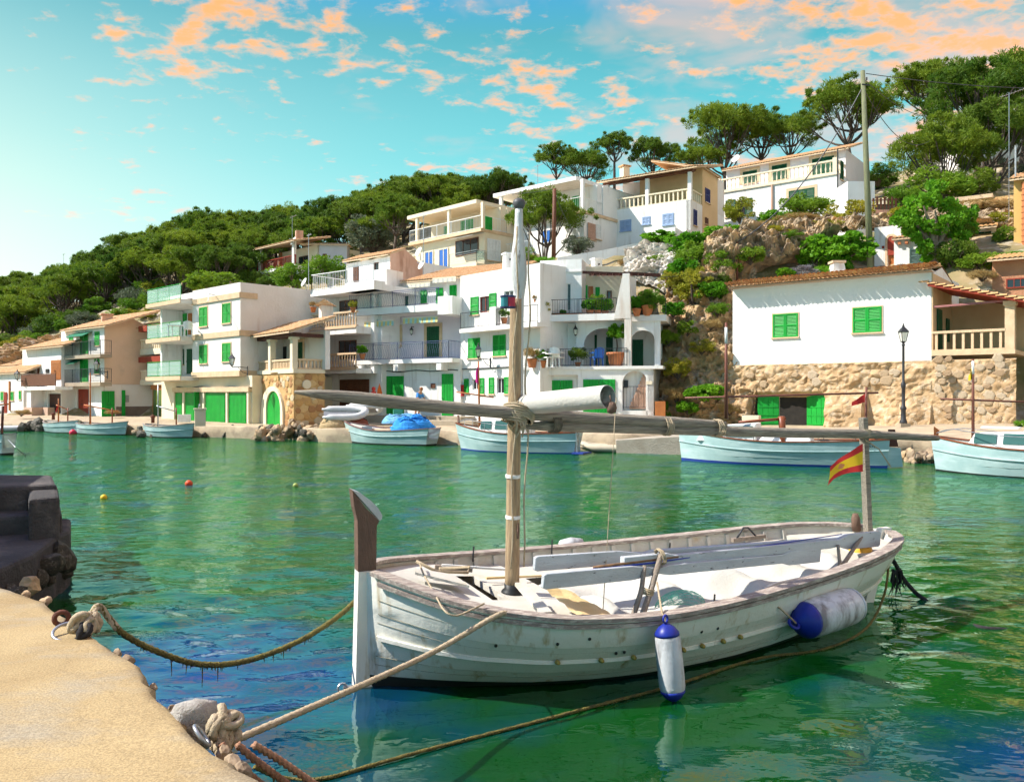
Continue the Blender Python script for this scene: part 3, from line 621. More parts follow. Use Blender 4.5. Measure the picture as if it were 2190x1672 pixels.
# ---- far quay
def far_quay():
    E = [(-140, 914, .45), (-60, 918, .45), (60, 921, .5), (180, 926, .58), (300, 930, .62), (450, 935, .65), (540, 938, .65), (620, 940, .6), (700, 946, .7), (760, 947, .72), (960, 951, .68), (1100, 958, .72), (1240, 962, .75), (1330, 966, .75), (1450, 964, .75), (1560, 975, .78), (1800, 982, .8), (1950, 984, .85), (2100, 990, .9), (2300, 1000, .95), (2600, 1015, 1.0)]
    B = [(-140, 70, .7), (48, 65.5, .8), (130, 63, .85), (223, 62.5, .85), (335, 60, .85), (525, 52, .75), (640, 52, .8), (760, 54, .8), (985, 50.5, .85), (1110, 47, .75), (1420, 46, .75), (1560, 45.5, .85), (1800, 41.8, .95), (2000, 39, 1.2), (2170, 37.4, 1.3), (2300, 36, 1.35), (2600, 33, 1.4)]
    n = 180; mb = MB(); ex = [e[0] for e in E]; bx = [b[0] for b in B]
    def at(i):
        px = -140 + 2740 * i / n; d = 4200 / (np.interp(px, ex, [e[1] for e in E]) - CY); z = np.interp(px, ex, [e[2] for e in E]); bd = np.interp(px, bx, [b[1] for b in B]); bz = np.interp(px, bx, [b[2] for b in B])
        return (px - CX) / FPX, d, z, bd, bz
    pr = [(-.02, -2.2), (-.03, -.4), (-.01, -.05), (.06, 0), (.25, 0), (.5, 0), (.75, 0), (1.0, 0)]
    def P(i, j):
        k, d, z, bd, bz = at(i); f, dz = pr[j]
        if j < 4: y = d + f; zz = z + dz; y += .18 * nz(k * 60, zz * 3, 1.0) * (1 if j < 3 else .6)
        else: y = d + (bd - d) * f; zz = z + (bz - z) * f
        if j >= 3: zz += .02 * nz(k * 40, y, 3.0)
        return (k * y, y, zz)
    mb.grid(P, n, len(pr) - 1); struct(mb, 'far_quay', mat('pale_quay_paving', (.47, .38, .26), (.38, .29, .19), .92, .8, .5, 12, spots=(1.6, .46, .7, (.27, .21, .15), None)), smooth=True)
far_quay()
# ---- hillside
CTRL = [(0, 860, 74), (-200, 840, 80), (60, 750, 78), (0, 800, 77), (200, 710, 78), (330, 655, 80), (0, 692, 114), (100, 668, 115), (180, 648, 115), (250, 612, 115), (340, 575, 115), (450, 537, 115), (600, 535, 113), (700, 548, 108), (-250, 730, 120), (200, 670, 95), (400, 600, 96), (560, 612, 80), (660, 600, 78), (450, 660, 70),
        (800, 488, 108), (900, 480, 108), (1030, 472, 104), (850, 540, 84), (970, 590, 61), (970, 520, 76), (1200, 560, 59), (1200, 455, 82), (1400, 528, 59), (1400, 440, 82), (1700, 530, 60), (1700, 430, 82), (1560, 545, 56), (1560, 440, 84),
        (1900, 575, 47), (1900, 440, 66), (2000, 485, 55), (2100, 425, 60), (2190, 405, 62), (2100, 350, 82), (2300, 310, 95), (2400, 400, 60), (1490, 660, 46.5), (1500, 590, 48.5), (1450, 560, 53), (1330, 560, 52), (1700, 612, 46), (2100, 592, 42), (2250, 560, 42),
        (1250, 600, 52.5), (1150, 590, 55), (850, 650, 58), (700, 690, 60), (600, 720, 58)]
TPTS = [PX(*c) for c in CTRL]
for (px, d) in [(-200, 68), (0, 66), (200, 61), (450, 50), (650, 50), (850, 51), (1050, 47), (1250, 45), (1420, 44.5), (1500, 44.3), (1700, 42), (1900, 39), (2150, 36.5), (2400, 34), (290, 62.5), (340, 60), (400, 57), (520, 52), (480, 60), (600, 55)]:
    TPTS.append(V(((px - CX) * d / FPX, d, 0.3))); TPTS.append(V(((px - CX) * (d - 14) / FPX, d - 14, -3.0)))
for p in [(-120, 100, 5), (-140, 160, 2), (-60, 165, 6), (0, 165, 14), (60, 165, 26), (110, 120, 30), (80, 60, 20), (110, 170, 30), (-100, 60, -1), (60, 20, 0)]: TPTS.append(V(p))
_A = np.array([[p.x, p.y, p.z] for p in TPTS]); _n = len(_A)
def _tps(r): r = np.maximum(r, 1e-6); return r * r * np.log(r)
_K = _tps(np.linalg.norm(_A[:, None, :2] - _A[None, :, :2], axis=-1)) + np.eye(_n) * 3.0
_Pm = np.hstack([np.ones((_n, 1)), _A[:, :2]]); _M = np.zeros((_n + 3, _n + 3)); _M[:_n, :_n] = _K; _M[:_n, _n:] = _Pm; _M[_n:, :_n] = _Pm.T
_w = np.linalg.solve(_M, np.concatenate([_A[:, 2], np.zeros(3)]))
def ground(x, y):
    xy = np.array([[x, y]]) if np.isscalar(x) else np.stack([x, y], -1)
    d = _tps(np.linalg.norm(xy[:, None, :] - _A[None, :, :2], axis=-1)); z = d @ _w[:_n] + _w[_n] + xy @ _w[_n + 1:]
    return float(z[0]) if np.isscalar(x) else z
M_HILL = mat('scrubby_hillside', (0.14, 0.13, 0.045), (0.33, 0.24, 0.13), 0.95, .35, 1.0, 2.5, contrast=1.2, spots=(.8, .5, .68, (.46, .40, .33), None))
def hillside():
    xs = np.concatenate([np.linspace(-150, -62, 40), np.linspace(-60, 46, 190), np.linspace(48, 120, 36)]); ys = np.concatenate([np.linspace(33, 72, 90), np.linspace(73, 190, 70)])
    X, Y = np.meshgrid(xs, ys, indexing='ij'); Z = ground(X.ravel(), Y.ravel()).reshape(X.shape)
    nzv = np.array([[.45 * nz(x, y, 0, .35) + .3 * nz(x, y, 4, .9) for y in ys] for x in xs]); Z = Z + nzv * np.clip((Z - 1.5) / 3, 0, 1)
    v = np.stack([X, Y, Z], -1).reshape(-1, 3); nx, ny = X.shape; ii, jj = np.meshgrid(np.arange(nx - 1), np.arange(ny - 1), indexing='ij'); a = (ii * ny + jj).ravel(); f = np.stack([a, a + ny, a + ny + 1, a + 1], -1)
    zc = Z.reshape(-1)[f].max(1); f = f[zc > -1.0]
    me = bpy.data.meshes.new('hillside'); me.from_pydata(v.tolist(), [], f.tolist()); me.polygons.foreach_set('use_smooth', [True] * len(me.polygons)); me.materials.append(M_HILL)
    o = bpy.data.objects.new('hillside', me); COL.objects.link(o); o['kind'] = 'structure'
hillside()
# ------------------------------------------------------------------ the moored wooden boat in front
M_HULLW = mat('weathered_white_boat_paint', (0.80, 0.78, 0.70), (0.71, 0.69, 0.60), 0.42, 1.6, 0.12, 14, spots=(3.2, 0.56, 0.72, (0.42, 0.30, 0.13), (2.2, 2.2, 0.35)), spec=0.4)
M_DECKW = mat('worn_white_deck_paint', (0.56, 0.54, 0.48), (0.47, 0.43, 0.36), 0.6, 2.5, 0.15, 20, spots=(4.0, 0.60, 0.78, (0.50, 0.38, 0.24), None))
M_ANTI = mat('black_bottom_paint', (0.010, 0.011, 0.012), (0.02, 0.022, 0.02), 0.5, 3)
M_CAP = mat('grey_brown_caprail', (0.34, 0.28, 0.24), (0.22, 0.17, 0.15), 0.7, 5, 0.4, 30, stretch=(1, 5, 5), spots=(7, 0.48, 0.62, (0.50, 0.44, 0.37), None))
M_STEMW = mat('bare_brown_stem_wood', (0.19, 0.115, 0.08), (0.12, 0.07, 0.05), 0.75, 4, 0.5, 22, stretch=(4, 4, 1))
M_SPAR = mat('grey_weathered_spar', (0.40, 0.35, 0.27), (0.17, 0.145, 0.12), 0.8, 9, 0.6, 30, stretch=(0.5, 9, 9), contrast=1.4)
M_MAST = mat('pale_varnished_mast', (0.46, 0.33, 0.19), (0.26, 0.18, 0.11), 0.65, 7, 0.4, 25, stretch=(7, 7, 0.6), contrast=1.3)
M_MASTW = mat('chipped_white_mast_paint', (0.60, 0.61, 0.60), (0.46, 0.47, 0.46), 0.6, 4, 0.35, 25, stretch=(4, 4, 0.8), spots=(5, 0.60, 0.68, (0.16, 0.12, 0.10), (1, 1, .35)))
M_CANVAS = mat('white_canvas', (0.50, 0.485, 0.445), (0.43, 0.41, 0.36), 0.9, 1.5, 0.2, 40, spots=(2.2, .6, .8, (.55, .47, .34), None))
M_TAN = mat('tan_canvas', (0.62, 0.42, 0.17), (0.70, 0.55, 0.32), 0.9, 2.0, 0.2, 30)
M_OAR = mat('grey_painted_oar', (0.47, 0.50, 0.52), (0.38, 0.40, 0.42), 0.6, 3, 0.25, 25, stretch=(1, 4, 4), spots=(9, .63, .68, (.10, .09, .09), None))
M_ROPE = mat('pale_rope', (0.52, 0.42, 0.29), (0.38, 0.30, 0.19), 0.95, 25, 0.5, 120)
M_WETROPE = mat('weedy_wet_rope', (0.23, 0.19, 0.045), (0.10, 0.085, 0.03), 0.8, 12, 0.8, 60)
M_BLACKROPE = mat('black_rope', (0.018, 0.018, 0.022), (0.035, 0.03, 0.03), 0.85, 20, 0.5, 80)
M_FENDW = mat('scuffed_white_fender', (0.62, 0.63, 0.64), (0.50, 0.51, 0.53), 0.45, 5, 0.1, 30, spots=(5, .44, .66, (.20, .19, .19), (1.3, 1.3, .5)))
M_FENDB = mat('blue_fender_cap', (0.012, 0.03, 0.30), (0.01, 0.02, 0.20), 0.4, 5)
M_BUOY = mat('yellow_orange_buoy', (0.80, 0.42, 0.05), (0.72, 0.33, 0.04), 0.5, 4)
M_SEAM = mat('dark_caulked_seam', (.16, .14, .09), (.30, .27, .20), .8, 4, contrast=1.6)
BOW = onz(775, 1468, 0.0); BANG = R(27); HEEL = R(3.2)
boat = thing('fishing_boat', 'weathered white double-ended wooden fishing boat moored in the foreground, brown stem post, long lashed spar', 'boat', (BOW.x, BOW.y, 0), local=True, rot=(HEEL, 0, BANG))
LB = 6.2
_f = [0, .008, .03, .07, .115, .2, .29, .37, .46, .54, .63, .71, .8, .885, .95, .985, 1.0]
_b = [.045, .16, .36, .66, .88, 1.10, 1.19, 1.20, 1.16, 1.10, 1.02, .935, .83, .68, .48, .27, .06]
_z = [.97, .96, .925, .85, .79, .72, .685, .67, .675, .69, .715, .74, .775, .81, .825, .83, .835]
_w_ = [.035, .05, .10, .20, .32, .54, .70, .78, .80, .79, .72, .62, .46, .27, .13, .05, .03]
_fd = np.linspace(0, 1, 401)
def _sm(a, k=9):
    y = np.interp(_fd, _f, a); p = np.pad(y, k, mode='reflect', reflect_type='odd'); return np.convolve(p, np.ones(2 * k + 1) / (2 * k + 1), mode='same')[k:-k]
_B, _Z, _W = _sm(_b, 5), _sm(_z, 12), _sm(_w_, 8)
def gb(f): return float(np.interp(f, _fd, _B))
def gz(f): return float(np.interp(f, _fd, _Z))
def gw(f): return float(np.interp(f, _fd, _W))
def hull_pt(f, t, side, off=0.0):
    xg, xw, xk = f * LB, .02 + f * 5.84, .30 + f * 5.3
    if t >= 0:
        x = xw + (xg - xw) * t; y = gw(f) + (gb(f) - gw(f)) * (1 - (1 - t) ** 1.7); z = t * gz(f)
    else:
        q = -t; x = xw + (xk - xw) * q; y = gw(f) * math.sqrt(max(0, 1 - q ** 2.2)) + .02 * (1 - q); z = -.42 * q
    return V((x, side * (max(y, .03) + off), z))
FS = [0, .004, .01, .02, .035, .05, .075, .1] + [.1 + .8 * i / 30 for i in range(1, 31)] + [.92, .94, .955, .97, .98, .99, .996, 1.0]
def hull_skin(ts, steps, name, m):
    mb = MB()
    for side in (-1, 1):
        mb.grid(lambda i, j: hull_pt(FS[i], ts[j], side, steps[j] * min(1, FS[i] * 12, (1 - FS[i]) * 12)), len(FS) - 1, len(ts) - 1)
    for f in (0, 1):       # close the narrow ends
        k = len(mb.v)
        for t in ts: mb.v += [tuple(hull_pt(f, t, -1)), tuple(hull_pt(f, t, 1))]
        for j in range(len(ts) - 1): mb.f.append((k + 2 * j, k + 2 * j + 1, k + 2 * j + 3, k + 2 * j + 2)); mb.m.append(0)
    o = mb.build(name, m, boat, auto=True); bm = bmesh.new(); bm.from_mesh(o.data); bmesh.ops.recalc_face_normals(bm, faces=bm.faces); bm.to_mesh(o.data); bm.free(); return o
T0 = .12
hull = hull_skin([T0, .15, .22, .299, .30, .36, .44, .53, .60, .679, .68, .76, .84, .92, 1.0], [0, .0, .001, .002, .012, .010, .009, .009, .010, .012, .020, .018, .017, .017, .017], 'hull', M_HULLW)
hull_skin([-1, -.8, -.6, -.4, -.2, 0, T0], [0] * 7, 'hull_bottom', M_ANTI)
# inside skin, cap rail, rubbing strake
mb = MB()
for side in (-1, 1): mb.grid(lambda i, j: hull_pt(FS[i], [.30, .5, .75, .99][j], side, -.05), len(FS) - 1, 3)
mb.build('inner_planking', M_DECKW, boat, smooth=True)
def rail(t, off, w, h, f0, f1, name, m, dz=0.0, side=-1, n=60):
    pts = []
    for i in range(n + 1):
        f = f0 + (f1 - f0) * i / n; p = hull_pt(f, t, side); pts.append((p, off))
    mb = MB(); rings = []
    for i, (p, o) in enumerate(pts):
        a = pts[max(i - 1, 0)][0]; b = pts[min(i + 1, n)][0]; tg = (b - a); tg.z = 0; tg.normalize(); out = V((tg.y, -tg.x, 0)) * (1 if side < 0 else -1)
        c = p + V((0, 0, dz)); rings.append([c + out * (o + w) , c + out * (o + w) + V((0, 0, h)), c + out * o + V((0, 0, h)), c + out * o])
    for i, r in enumerate(rings): mb.v += [tuple(q) for q in r]
    for i in range(n):
        for j in range(4): mb.f.append((i * 4 + j, i * 4 + (j + 1) % 4, i * 4 + 4 + (j + 1) % 4, i * 4 + 4 + j)); mb.m.append(0)
    mb.f += [(3, 2, 1, 0), (n * 4, n * 4 + 1, n * 4 + 2, n * 4 + 3)]; mb.m += [0, 0]
    return mb.build(name, m, boat)
for sd in (-1, 1):
    rail(1.0, -.075, .115, .032, .006, .994, 'cap_rail', M_CAP, side=sd)
    rail(.93, .018, .022, .035, .012, .985, 'rub_rail', M_CAP, side=sd)
    rail(.46, .010, .026, .030, .012, .985, 'rubbing_strake', M_HULLW, side=sd)
for t_ in (.22, .30, .60, .68, .80):
    mb = MB(); mb.tube([hull_pt(FS[i], t_, -1, .0135 if t_ > .65 else (.008 if t_ > .25 else .0015)) for i in range(2, len(FS) - 2)], .0024, 4); mb.build('plank_seam', M_SEAM, boat)
# stem post
mb = MB()
mb.prism([(-.075, -.055, -.30), (.10, -.055, -.35), (.075, -.055, .975), (-.065, -.055, .975)], (0, .11, 0)); mb.build('stem', M_HULLW, boat)
mb = MB(); mb.prism([(-.067, -.05, .978), (.085, -.05, .978), (.085, -.05, 1.34), (.105, -.05, 1.38), (.062, -.05, 1.42), (-.015, -.05, 1.50), (-.125, -.05, 1.645), (-.105, -.05, 1.50), (-.078, -.05, 1.40)], (0, .10, 0))
sp_ = mb.build('stem_post', M_STEMW, boat)
mb = MB(); mb.prism([(-.125, -.052, 1.647), (.108, -.052, 1.383), (.125, -.052, 1.395), (.128, -.052, 1.425), (.09, -.052, 1.49), (.03, -.052, 1.55), (-.06, -.052, 1.62)], (0, .104, 0)); mb.build('cap', mat('grey_white_post_cap', (.55, .56, .56), (.42, .43, .43), .6, 6, .2), sp_)
mb = MB(); mb.lathe((-.12, 0, .02), [(.012, -.04), (.012, .04)], 6, axis=(1, 0, 0)); mb.tube([(-.17 + .035 * math.cos(a), 0, .02 + .035 * math.sin(a)) for a in np.linspace(0, 6.28, 13)], .010, 6); mb.build('bow_eye', M_STEEL, boat)
# stern post and rudder
mb = MB(); mb.prism([(5.82, -.04, -.35), (5.95, -.04, -.35), (6.30, -.04, .86), (6.14, -.04, .86)], (0, .08, 0)); mb.build('stern_post', M_HULLW, boat)
# floor, decks, thwarts
def deck(f0, f1, t, dz, name, m=M_DECKW, y0=None, y1=None, crown=.02, th=.03, n=14, inset=.055):
    mb = MB(); top = []
    for i in range(n + 1):
        f = f0 + (f1 - f0) * i / n; p = hull_pt(f, t, 1); yy = max(p.y - inset, .02); a = -yy if y0 is None else max(-yy, y0); b = yy if y1 is None else min(yy, y1); z = (gz(f) if dz < 0 else 0) + dz
        top.append([V((p.x, a + (b - a) * j / 6, z + crown * (1 - ((a + (b - a) * j / 6) / max(yy, .05)) ** 2))) for j in range(7)])
    mb.grid(lambda i, j: top[i][j], n, 6); k = len(mb.v)
    for e in (0, n):
        k = len(mb.v); mb.v += [tuple(q) for q in top[e]] + [(q.x, q.y, q.z - th) for q in top[e]]
        mb.f += [(k + j, k + j + 1, k + 8 + j, k + 7 + j) for j in range(6)]; mb.m += [0] * 6
    return mb.build(name, m, boat)
deck(.10, .93, .42, .30, 'floor', crown=0)
deck(.008, .155, .97, -.035, 'foredeck', th=.10)
deck(.155, .285, .93, -.10, 'side_deck', y1=-.18, crown=.01, th=.10)
deck(.205, .285, .93, -.101, 'mast_thwart', y0=-.175, crown=.01, th=.06)
deck(.155, .205, .95, -.085, 'far_side_deck', y0=.62, crown=0, th=.1)
deck(.285, .90, .93, -.13, 'far_bench', y0=.62, crown=0, th=.10, n=30)
deck(.86, .985, .95, -.09, 'stern_deck', crown=.015, th=.12)
mb = MB(); mb.prism([(.42, -.05, .905), (.80, -.32, .822), (.80, .02, .83), (.46, .08, .905)], (0, 0, .022)); mb.build('deck_hatch', M_DECKW, boat)
RIB = MB().cbox((0, 0, 0), .045, .035, .26).mesh('rib', M_DECKW)
for i in range(19):
    f = .165 + .70 * i / 18; p = hull_pt(f, .80, 1, -.062); inst(RIB, 'rib', boat, p, (R(-14), 0, 0))
    if f > .28: p = hull_pt(f, .80, -1, -.062); inst(RIB, 'rib', boat, p, (R(14), 0, 0))
BF = Fac(0, 0, o=(BOW.x, BOW.y), t=(math.cos(BANG), math.sin(BANG)))
def bl(px, py, lat):
    u, z = BF.uz(px, py, lat); w = V((u, -lat, z)); return V((w.x, w.y * math.cos(HEEL) + w.z * math.sin(HEEL), -w.y * math.sin(HEEL) + w.z * math.cos(HEEL)))
# mast
p0 = bl(1095, 1268, 0); p1 = bl(1100, 885, 0); p2 = bl(1104, 640, 0); p3 = bl(1110, 440, 0)
def catm_(pts, n=6):
    P_ = [V(p) for p in pts]; P_ = [2 * P_[0] - P_[1]] + P_ + [2 * P_[-1] - P_[-2]]; out = []
    for i in range(1, len(P_) - 2):
        for k in range(n): t = k / n; a, b, c, d = P_[i - 1:i + 3]; out.append(.5 * ((2 * b) + (c - a) * t + (2 * a - 5 * b + 4 * c - d) * t * t + (3 * b - a - 3 * c + d) * t ** 3))
    return out + [P_[-2]]
def path(pts, n):
    out = []
    for a, b in zip(pts[:-1], pts[1:]): out += [V(a).lerp(V(b), i / n) for i in range(n)]
    return out + [V(pts[-1])]
mp = path([p0, p1, p2], 10); mb = MB(); mb.tube([p + V((.006 * nz(i, 3), .006 * nz(i, 9), 0)) for i, p in enumerate(mp)], [.066 - .012 * i / 20 + .003 * nz(i, 1) for i in range(21)], 12); mast = mb.build('mast', M_MAST, boat, smooth=True)
mp = path([p1 + V((.05, 0, 0.05)), p2 + V((.035, 0, 0)), p2.lerp(p3, .45) + V((.01, 0, 0)), p3], 6)
mb = MB(); mb.tube(mp, [.034, .034, .034, .035, .036, .037, .040, .05, .062, .070, .074, .073, .068, .058, .048, .042, .038, .036, .034], 12); mb.build('mast_head', M_MASTW, mast, smooth=True)
mb = MB(); mb.lathe(p3 + V((0, 0, -.01)), [(.03, -.03), (.05, 0), (.06, .03), (.05, .06), (.02, .075)], 12); mb.build('mast_truck', mat('dark_mast_cap', (.05, .05, .055), (.1, .1, .1), .5, 9), mast, smooth=True)
mb = MB(); mb.lathe(p0 + V((0, 0, -.06)), [(.13, 0), (.13, .05), (.11, .055)], 14); mb.build('mast_collar', M_DECKW, boat)
mb = MB(); mb.lathe(p0 + V((0, 0, -.005)), [(.105, 0), (.095, .03), (.07, .05), (.072, .09)], 14); mb.build('mast_boot', M_ANTI, mast, smooth=True)
mb = MB()
for (z, n) in ((1105, 2), (1018, 2)):
    c = bl(1097, z, 0)
    mb.lathe(c, [(.066, -.016), (.068, -.012), (.068, .012), (.066, .016)], 14)
mb.build('white_band', M_WMETAL, mast)
mb = MB(); c = bl(1108, 1135, .07); mb.tube([c + V((0, 0, -.07)), c, c + V((0, 0, .07))], [.008, .016, .008], 6); mb.build('cleat', M_STEMW, mast)
# shrouds, halyards running down the mast
mb = MB()
for dx, s in ((.075, 1), (-.05, 2)):
    pts = [p3.lerp(p0 + V((0, 0, .25)), k / 16) + V((dx + .014 * math.sin(k * 1.3 + s), -.075 + .02 * math.sin(k * .9 + s), 0)) for k in range(1, 17)]; mb.tube(pts, .0085, 6)
mb.build('halyard', M_ROPE, mast, smooth=True)
mb = MB(); a = bl(1318, 850, .1); b = bl(1288, 1330, .9); mb.tube([a.lerp(b, k / 12) for k in range(13)], .004, 5); mb.build('sheet_line', M_ROPE, boat)
# two long spars lashed together
A = [bl(630, 838, .12), bl(760, 850, .12), bl(900, 866, .12), bl(1100, 884, .13), bl(1300, 896, .12), bl(1552, 908, .10)]
def resm(pts, n):
    P_ = [np.array(p) for p in pts]; d = np.concatenate([[0], np.cumsum([np.linalg.norm(b - a) for a, b in zip(P_[:-1], P_[1:])])]); s = np.linspace(0, d[-1], n); return [V([np.interp(q, d, [p[k] for p in P_]) for k in range(3)]) for q in s]
pa = resm(A, 26); mb = MB(); mb.tube(pa, [.012, .035, .046, .05] + [.054 + .004 * nz(i, 5) for i in range(18)] + [.05, .046, .04, .03], 12); mb.build('spar', M_SPAR, boat, smooth=True)
Bq = [bl(1118, 910, .10), bl(1300, 914, .10), bl(1552, 922, .08), bl(1700, 926, .05), bl(1848, 928, .06), bl(2006, 937, .05)]
pb = resm(Bq, 26); mb = MB(); mb.tube(pb, [.03, .045] + [.052 + .003 * nz(i, 8) for i in range(18)] + [.048, .046, .044, .042, .04, .03], 12); mb.build('spar', M_SPAR, boat, smooth=True)
def wraps(c, axis, r, n, w, m=M_ROPE, name='lashing', parent=boat, rr=.008):
    mb = MB(); ax = V(axis).normalized(); x = ax.orthogonal().normalized(); y = ax.cross(x); pts = []
    for k in range(n * 10 + 1):
        a = k / 10 * 2 * math.pi; e = 1 + .12 * nz(k * .3, n); pts.append(V(c) + ax * (w * (k / (n * 10) - .5) + .01 * nz(k * .5, 3)) + (x * math.cos(a) + y * math.sin(a)) * r * e)
    mb.tube(pts, rr, 5); return mb.build(name, m, parent, smooth=True)
ax_ = (pb[-1] - pb[0]).normalized()
for (px, m_, n) in ((1185, M_WETROCK, 7), (1425, M_ROPE, 5), (1535, M_ROPE, 5)): wraps(bl(px, 905 + (px - 1185) * .03, .11), ax_, .085, n, .09, m_, rr=.006)
c = bl(1103, 885, .09)
wraps(c, (0.25, .1, 1), .115, 8, .16, rr=.010); wraps(c, (1, .1, .35), .095, 7, .16, rr=.010); wraps(c + V((.06, -.03, -.02)), (.5, .3, .8), .10, 5, .10, rr=.010)
mb = MB()
for k in range(6):
    a = c + V((.02 * k - .05, -.10, -.02)); mb.tube([a, a + V((.02 * math.sin(k), -.03, -.07)), a + V((.05 * math.sin(k * 2.1), -.02, -.12 - .03 * (k % 3)))], .0065, 5)
mb.build('rope_end', M_ROPE, boat, kind='stuff')
# rolled sail beside the mast
a = PX(1038, 872, 7.8); b = PX(1300, 848, 6.62)
def w2b(p):
    q = V(p) - V((BOW.x, BOW.y, 0)); q = V((q.x * math.cos(BANG) + q.y * math.sin(BANG), -q.x * math.sin(BANG) + q.y * math.cos(BANG), q.z)); return V((q.x, q.y * math.cos(HEEL) + q.z * math.sin(HEEL), -q.y * math.sin(HEEL) + q.z * math.cos(HEEL)))
a, b = w2b(a), w2b(b); d = (b - a).normalized(); mb = MB(); n = 22
mb.tube([a.lerp(b, k / n) for k in range(n + 1)], [.02 + .075 * min(1, (k / n) * 2.2) ** .8 + .003 * nz(k, 2) for k in range(n + 1)], 20, cap=False)
mb.tube([b, b - d * .12], [.093, .088], 20, cap=False); mb.tube([b + d * .001, b + d * .0012], [.095, .089], 20, cap=False)
roll = mb.build('rolled_sail', M_CANVAS, boat, smooth=True)
x = d.orthogonal().normalized(); y = d.cross(x); mb = MB(); sp = []
for k in range(70): th = k / 70 * 4.2 * math.pi; r = .083 - .06 * k / 70; sp.append(b - d * .03 + x * r * math.cos(th) + y * r * math.sin(th))
mb.add([q for q in sp] + [q - d * .3 for q in sp], [(k, k + 1, k + 71, k + 70) for k in range(69)]); mb.build('inner_fold', M_CANVAS, roll, smooth=True)
mb = MB(); c = b + d * .03 + V((0, -.02, -.09)); mb.lathe(c, [(.005, -.05), (.035, -.04), (.042, 0), (.03, .04), (.005, .05)], 10); mb.tube([c, c + V((-.02, 0, .10))], .006, 5); mb.build('block', M_STEMW, roll, smooth=True)
# mizzen post and flag
a = bl(1857, 1150, 0); b = bl(1846, 893, 0); mb = MB(); mb.bar(a, b, .075, .07); mz = mb.build('mizzen_post', M_SPAR, boat)
wraps(bl(1848, 926, .03), (0, 0.2, 1), .075, 5, .07, rr=.006)
mb = MB(); tl = bl(1790, 965, .03); mb.tube([bl(1850, 940, .05), bl(1880, 960, .05), bl(1905, 998, .05)], .008, 5); mb.build('line_end', M_ROPE, boat)
mb = MB(); a = bl(1829, 1098, -.18); b_ = bl(1832, 1135, -.18); mb.tube([b_, a.lerp(b_, .3), a], [.05, .05, .03], 8); mb.build('rudder_head', M_STEMW, boat, smooth=True)
# oars: blade, loom; lying in two forked crutches
def oar(p_blade, p_end, bw, blen, name='oar', mid=None):
    a, b = V(p_blade), V(p_end); d = (b - a).normalized(); up = V((0, 0, 1)); s = d.cross(up).normalized(); u2 = s.cross(d); mb = MB()
    prof = [(0, bw * .82), (.03, bw), (blen * .75, bw * .95), (blen, bw * .42), (blen + .12, .045), ((b - a).length - .6, .045), ((b - a).length - .5, .07), ((b - a).length, .07)]
    ring = []
    for (l, h) in prof:
        c = a + d * l; th = .019 if l < blen else .03
        ring.append([c - u2 * h - s * th, c - u2 * h + s * th, c + u2 * h + s * th, c + u2 * h - s * th])
    mb.v = [tuple(q) for r in ring for q in r]; n = len(ring)
    for i in range(n - 1):
        for j in range(4): mb.f.append((i * 4 + j, i * 4 + (j + 1) % 4, i * 4 + 4 + (j + 1) % 4, i * 4 + 4 + j))
    mb.f += [(3, 2, 1, 0), tuple((n - 1) * 4 + j for j in range(4))]; mb.m = [0] * len(mb.f); o = mb.build(name, M_OAR, boat, auto=True); bv = o.modifiers.new('round', 'BEVEL'); bv.width = .006; bv.segments = 2; return o
oar(bl(1142, 1205, .74), bl(1865, 1152, .40), .062, 1.15)
oar(bl(1160, 1243, .98), bl(1750, 1186, .52), .062, 1.25)
# long stern-end blade of the second sweep, overlapping both
oar(bl(1880, 1151, .42), bl(1330, 1208, .80), .085, .75)
mb = MB(); mb.tube([bl(1270, 1213, .86), bl(1450, 1190, .76)], [.013, .011], 8); mb.build('rod_grip', mat('cork_rod_grip', (.30, .16, .07), (.07, .04, .03), .7, 12), boat, smooth=True)
mb = MB(); pts = [bl(1225, 1222, .90), bl(1400, 1203, .80), bl(1600, 1172, .64), bl(1800, 1142, .48)]; mb.tube(pts, [.007, .008, .008, .005], 6); mb.build('fishing_rod', mat('blue_rod_varnish', (.02, .06, .42), (.02, .04, .25), .35, 6), boat, smooth=True)
M_CRUTCH = mat('grey_driftwood', (.34, .28, .22), (.20, .16, .13), .85, 6, .5, 25, stretch=(3, 3, 1))
for (pts, rad) in (([bl(1370, 1326, 1.06), bl(1392, 1262, .95), bl(1416, 1178, .80)], [.028, .03, .024]), ([bl(1350, 1330, .98), bl(1372, 1262, .93), bl(1378, 1210, .85)], [.025, .024, .02]), ([bl(1776, 1243, .72), bl(1808, 1200, .60), bl(1842, 1148, .46)], [.025, .025, .02]), ([bl(1785, 1236, .68), bl(1796, 1205, .62), bl(1792, 1165, .55)], [.02, .02, .016])):
    mb = MB(); mb.tube(resm(pts, 9), [rad[0] + (rad[-1] - rad[0]) * i / 8 + .003 * nz(i, 7) for i in range(9)], 8); mb.build('oar_crutch', M_CRUTCH, boat, smooth=True)
wraps(bl(1386, 1265, .95), (.3, 0, 1), .045, 4, .06, rr=.007); wraps(bl(1412, 1190, .82), (1, 0, .2), .07, 3, .04, rr=.006)
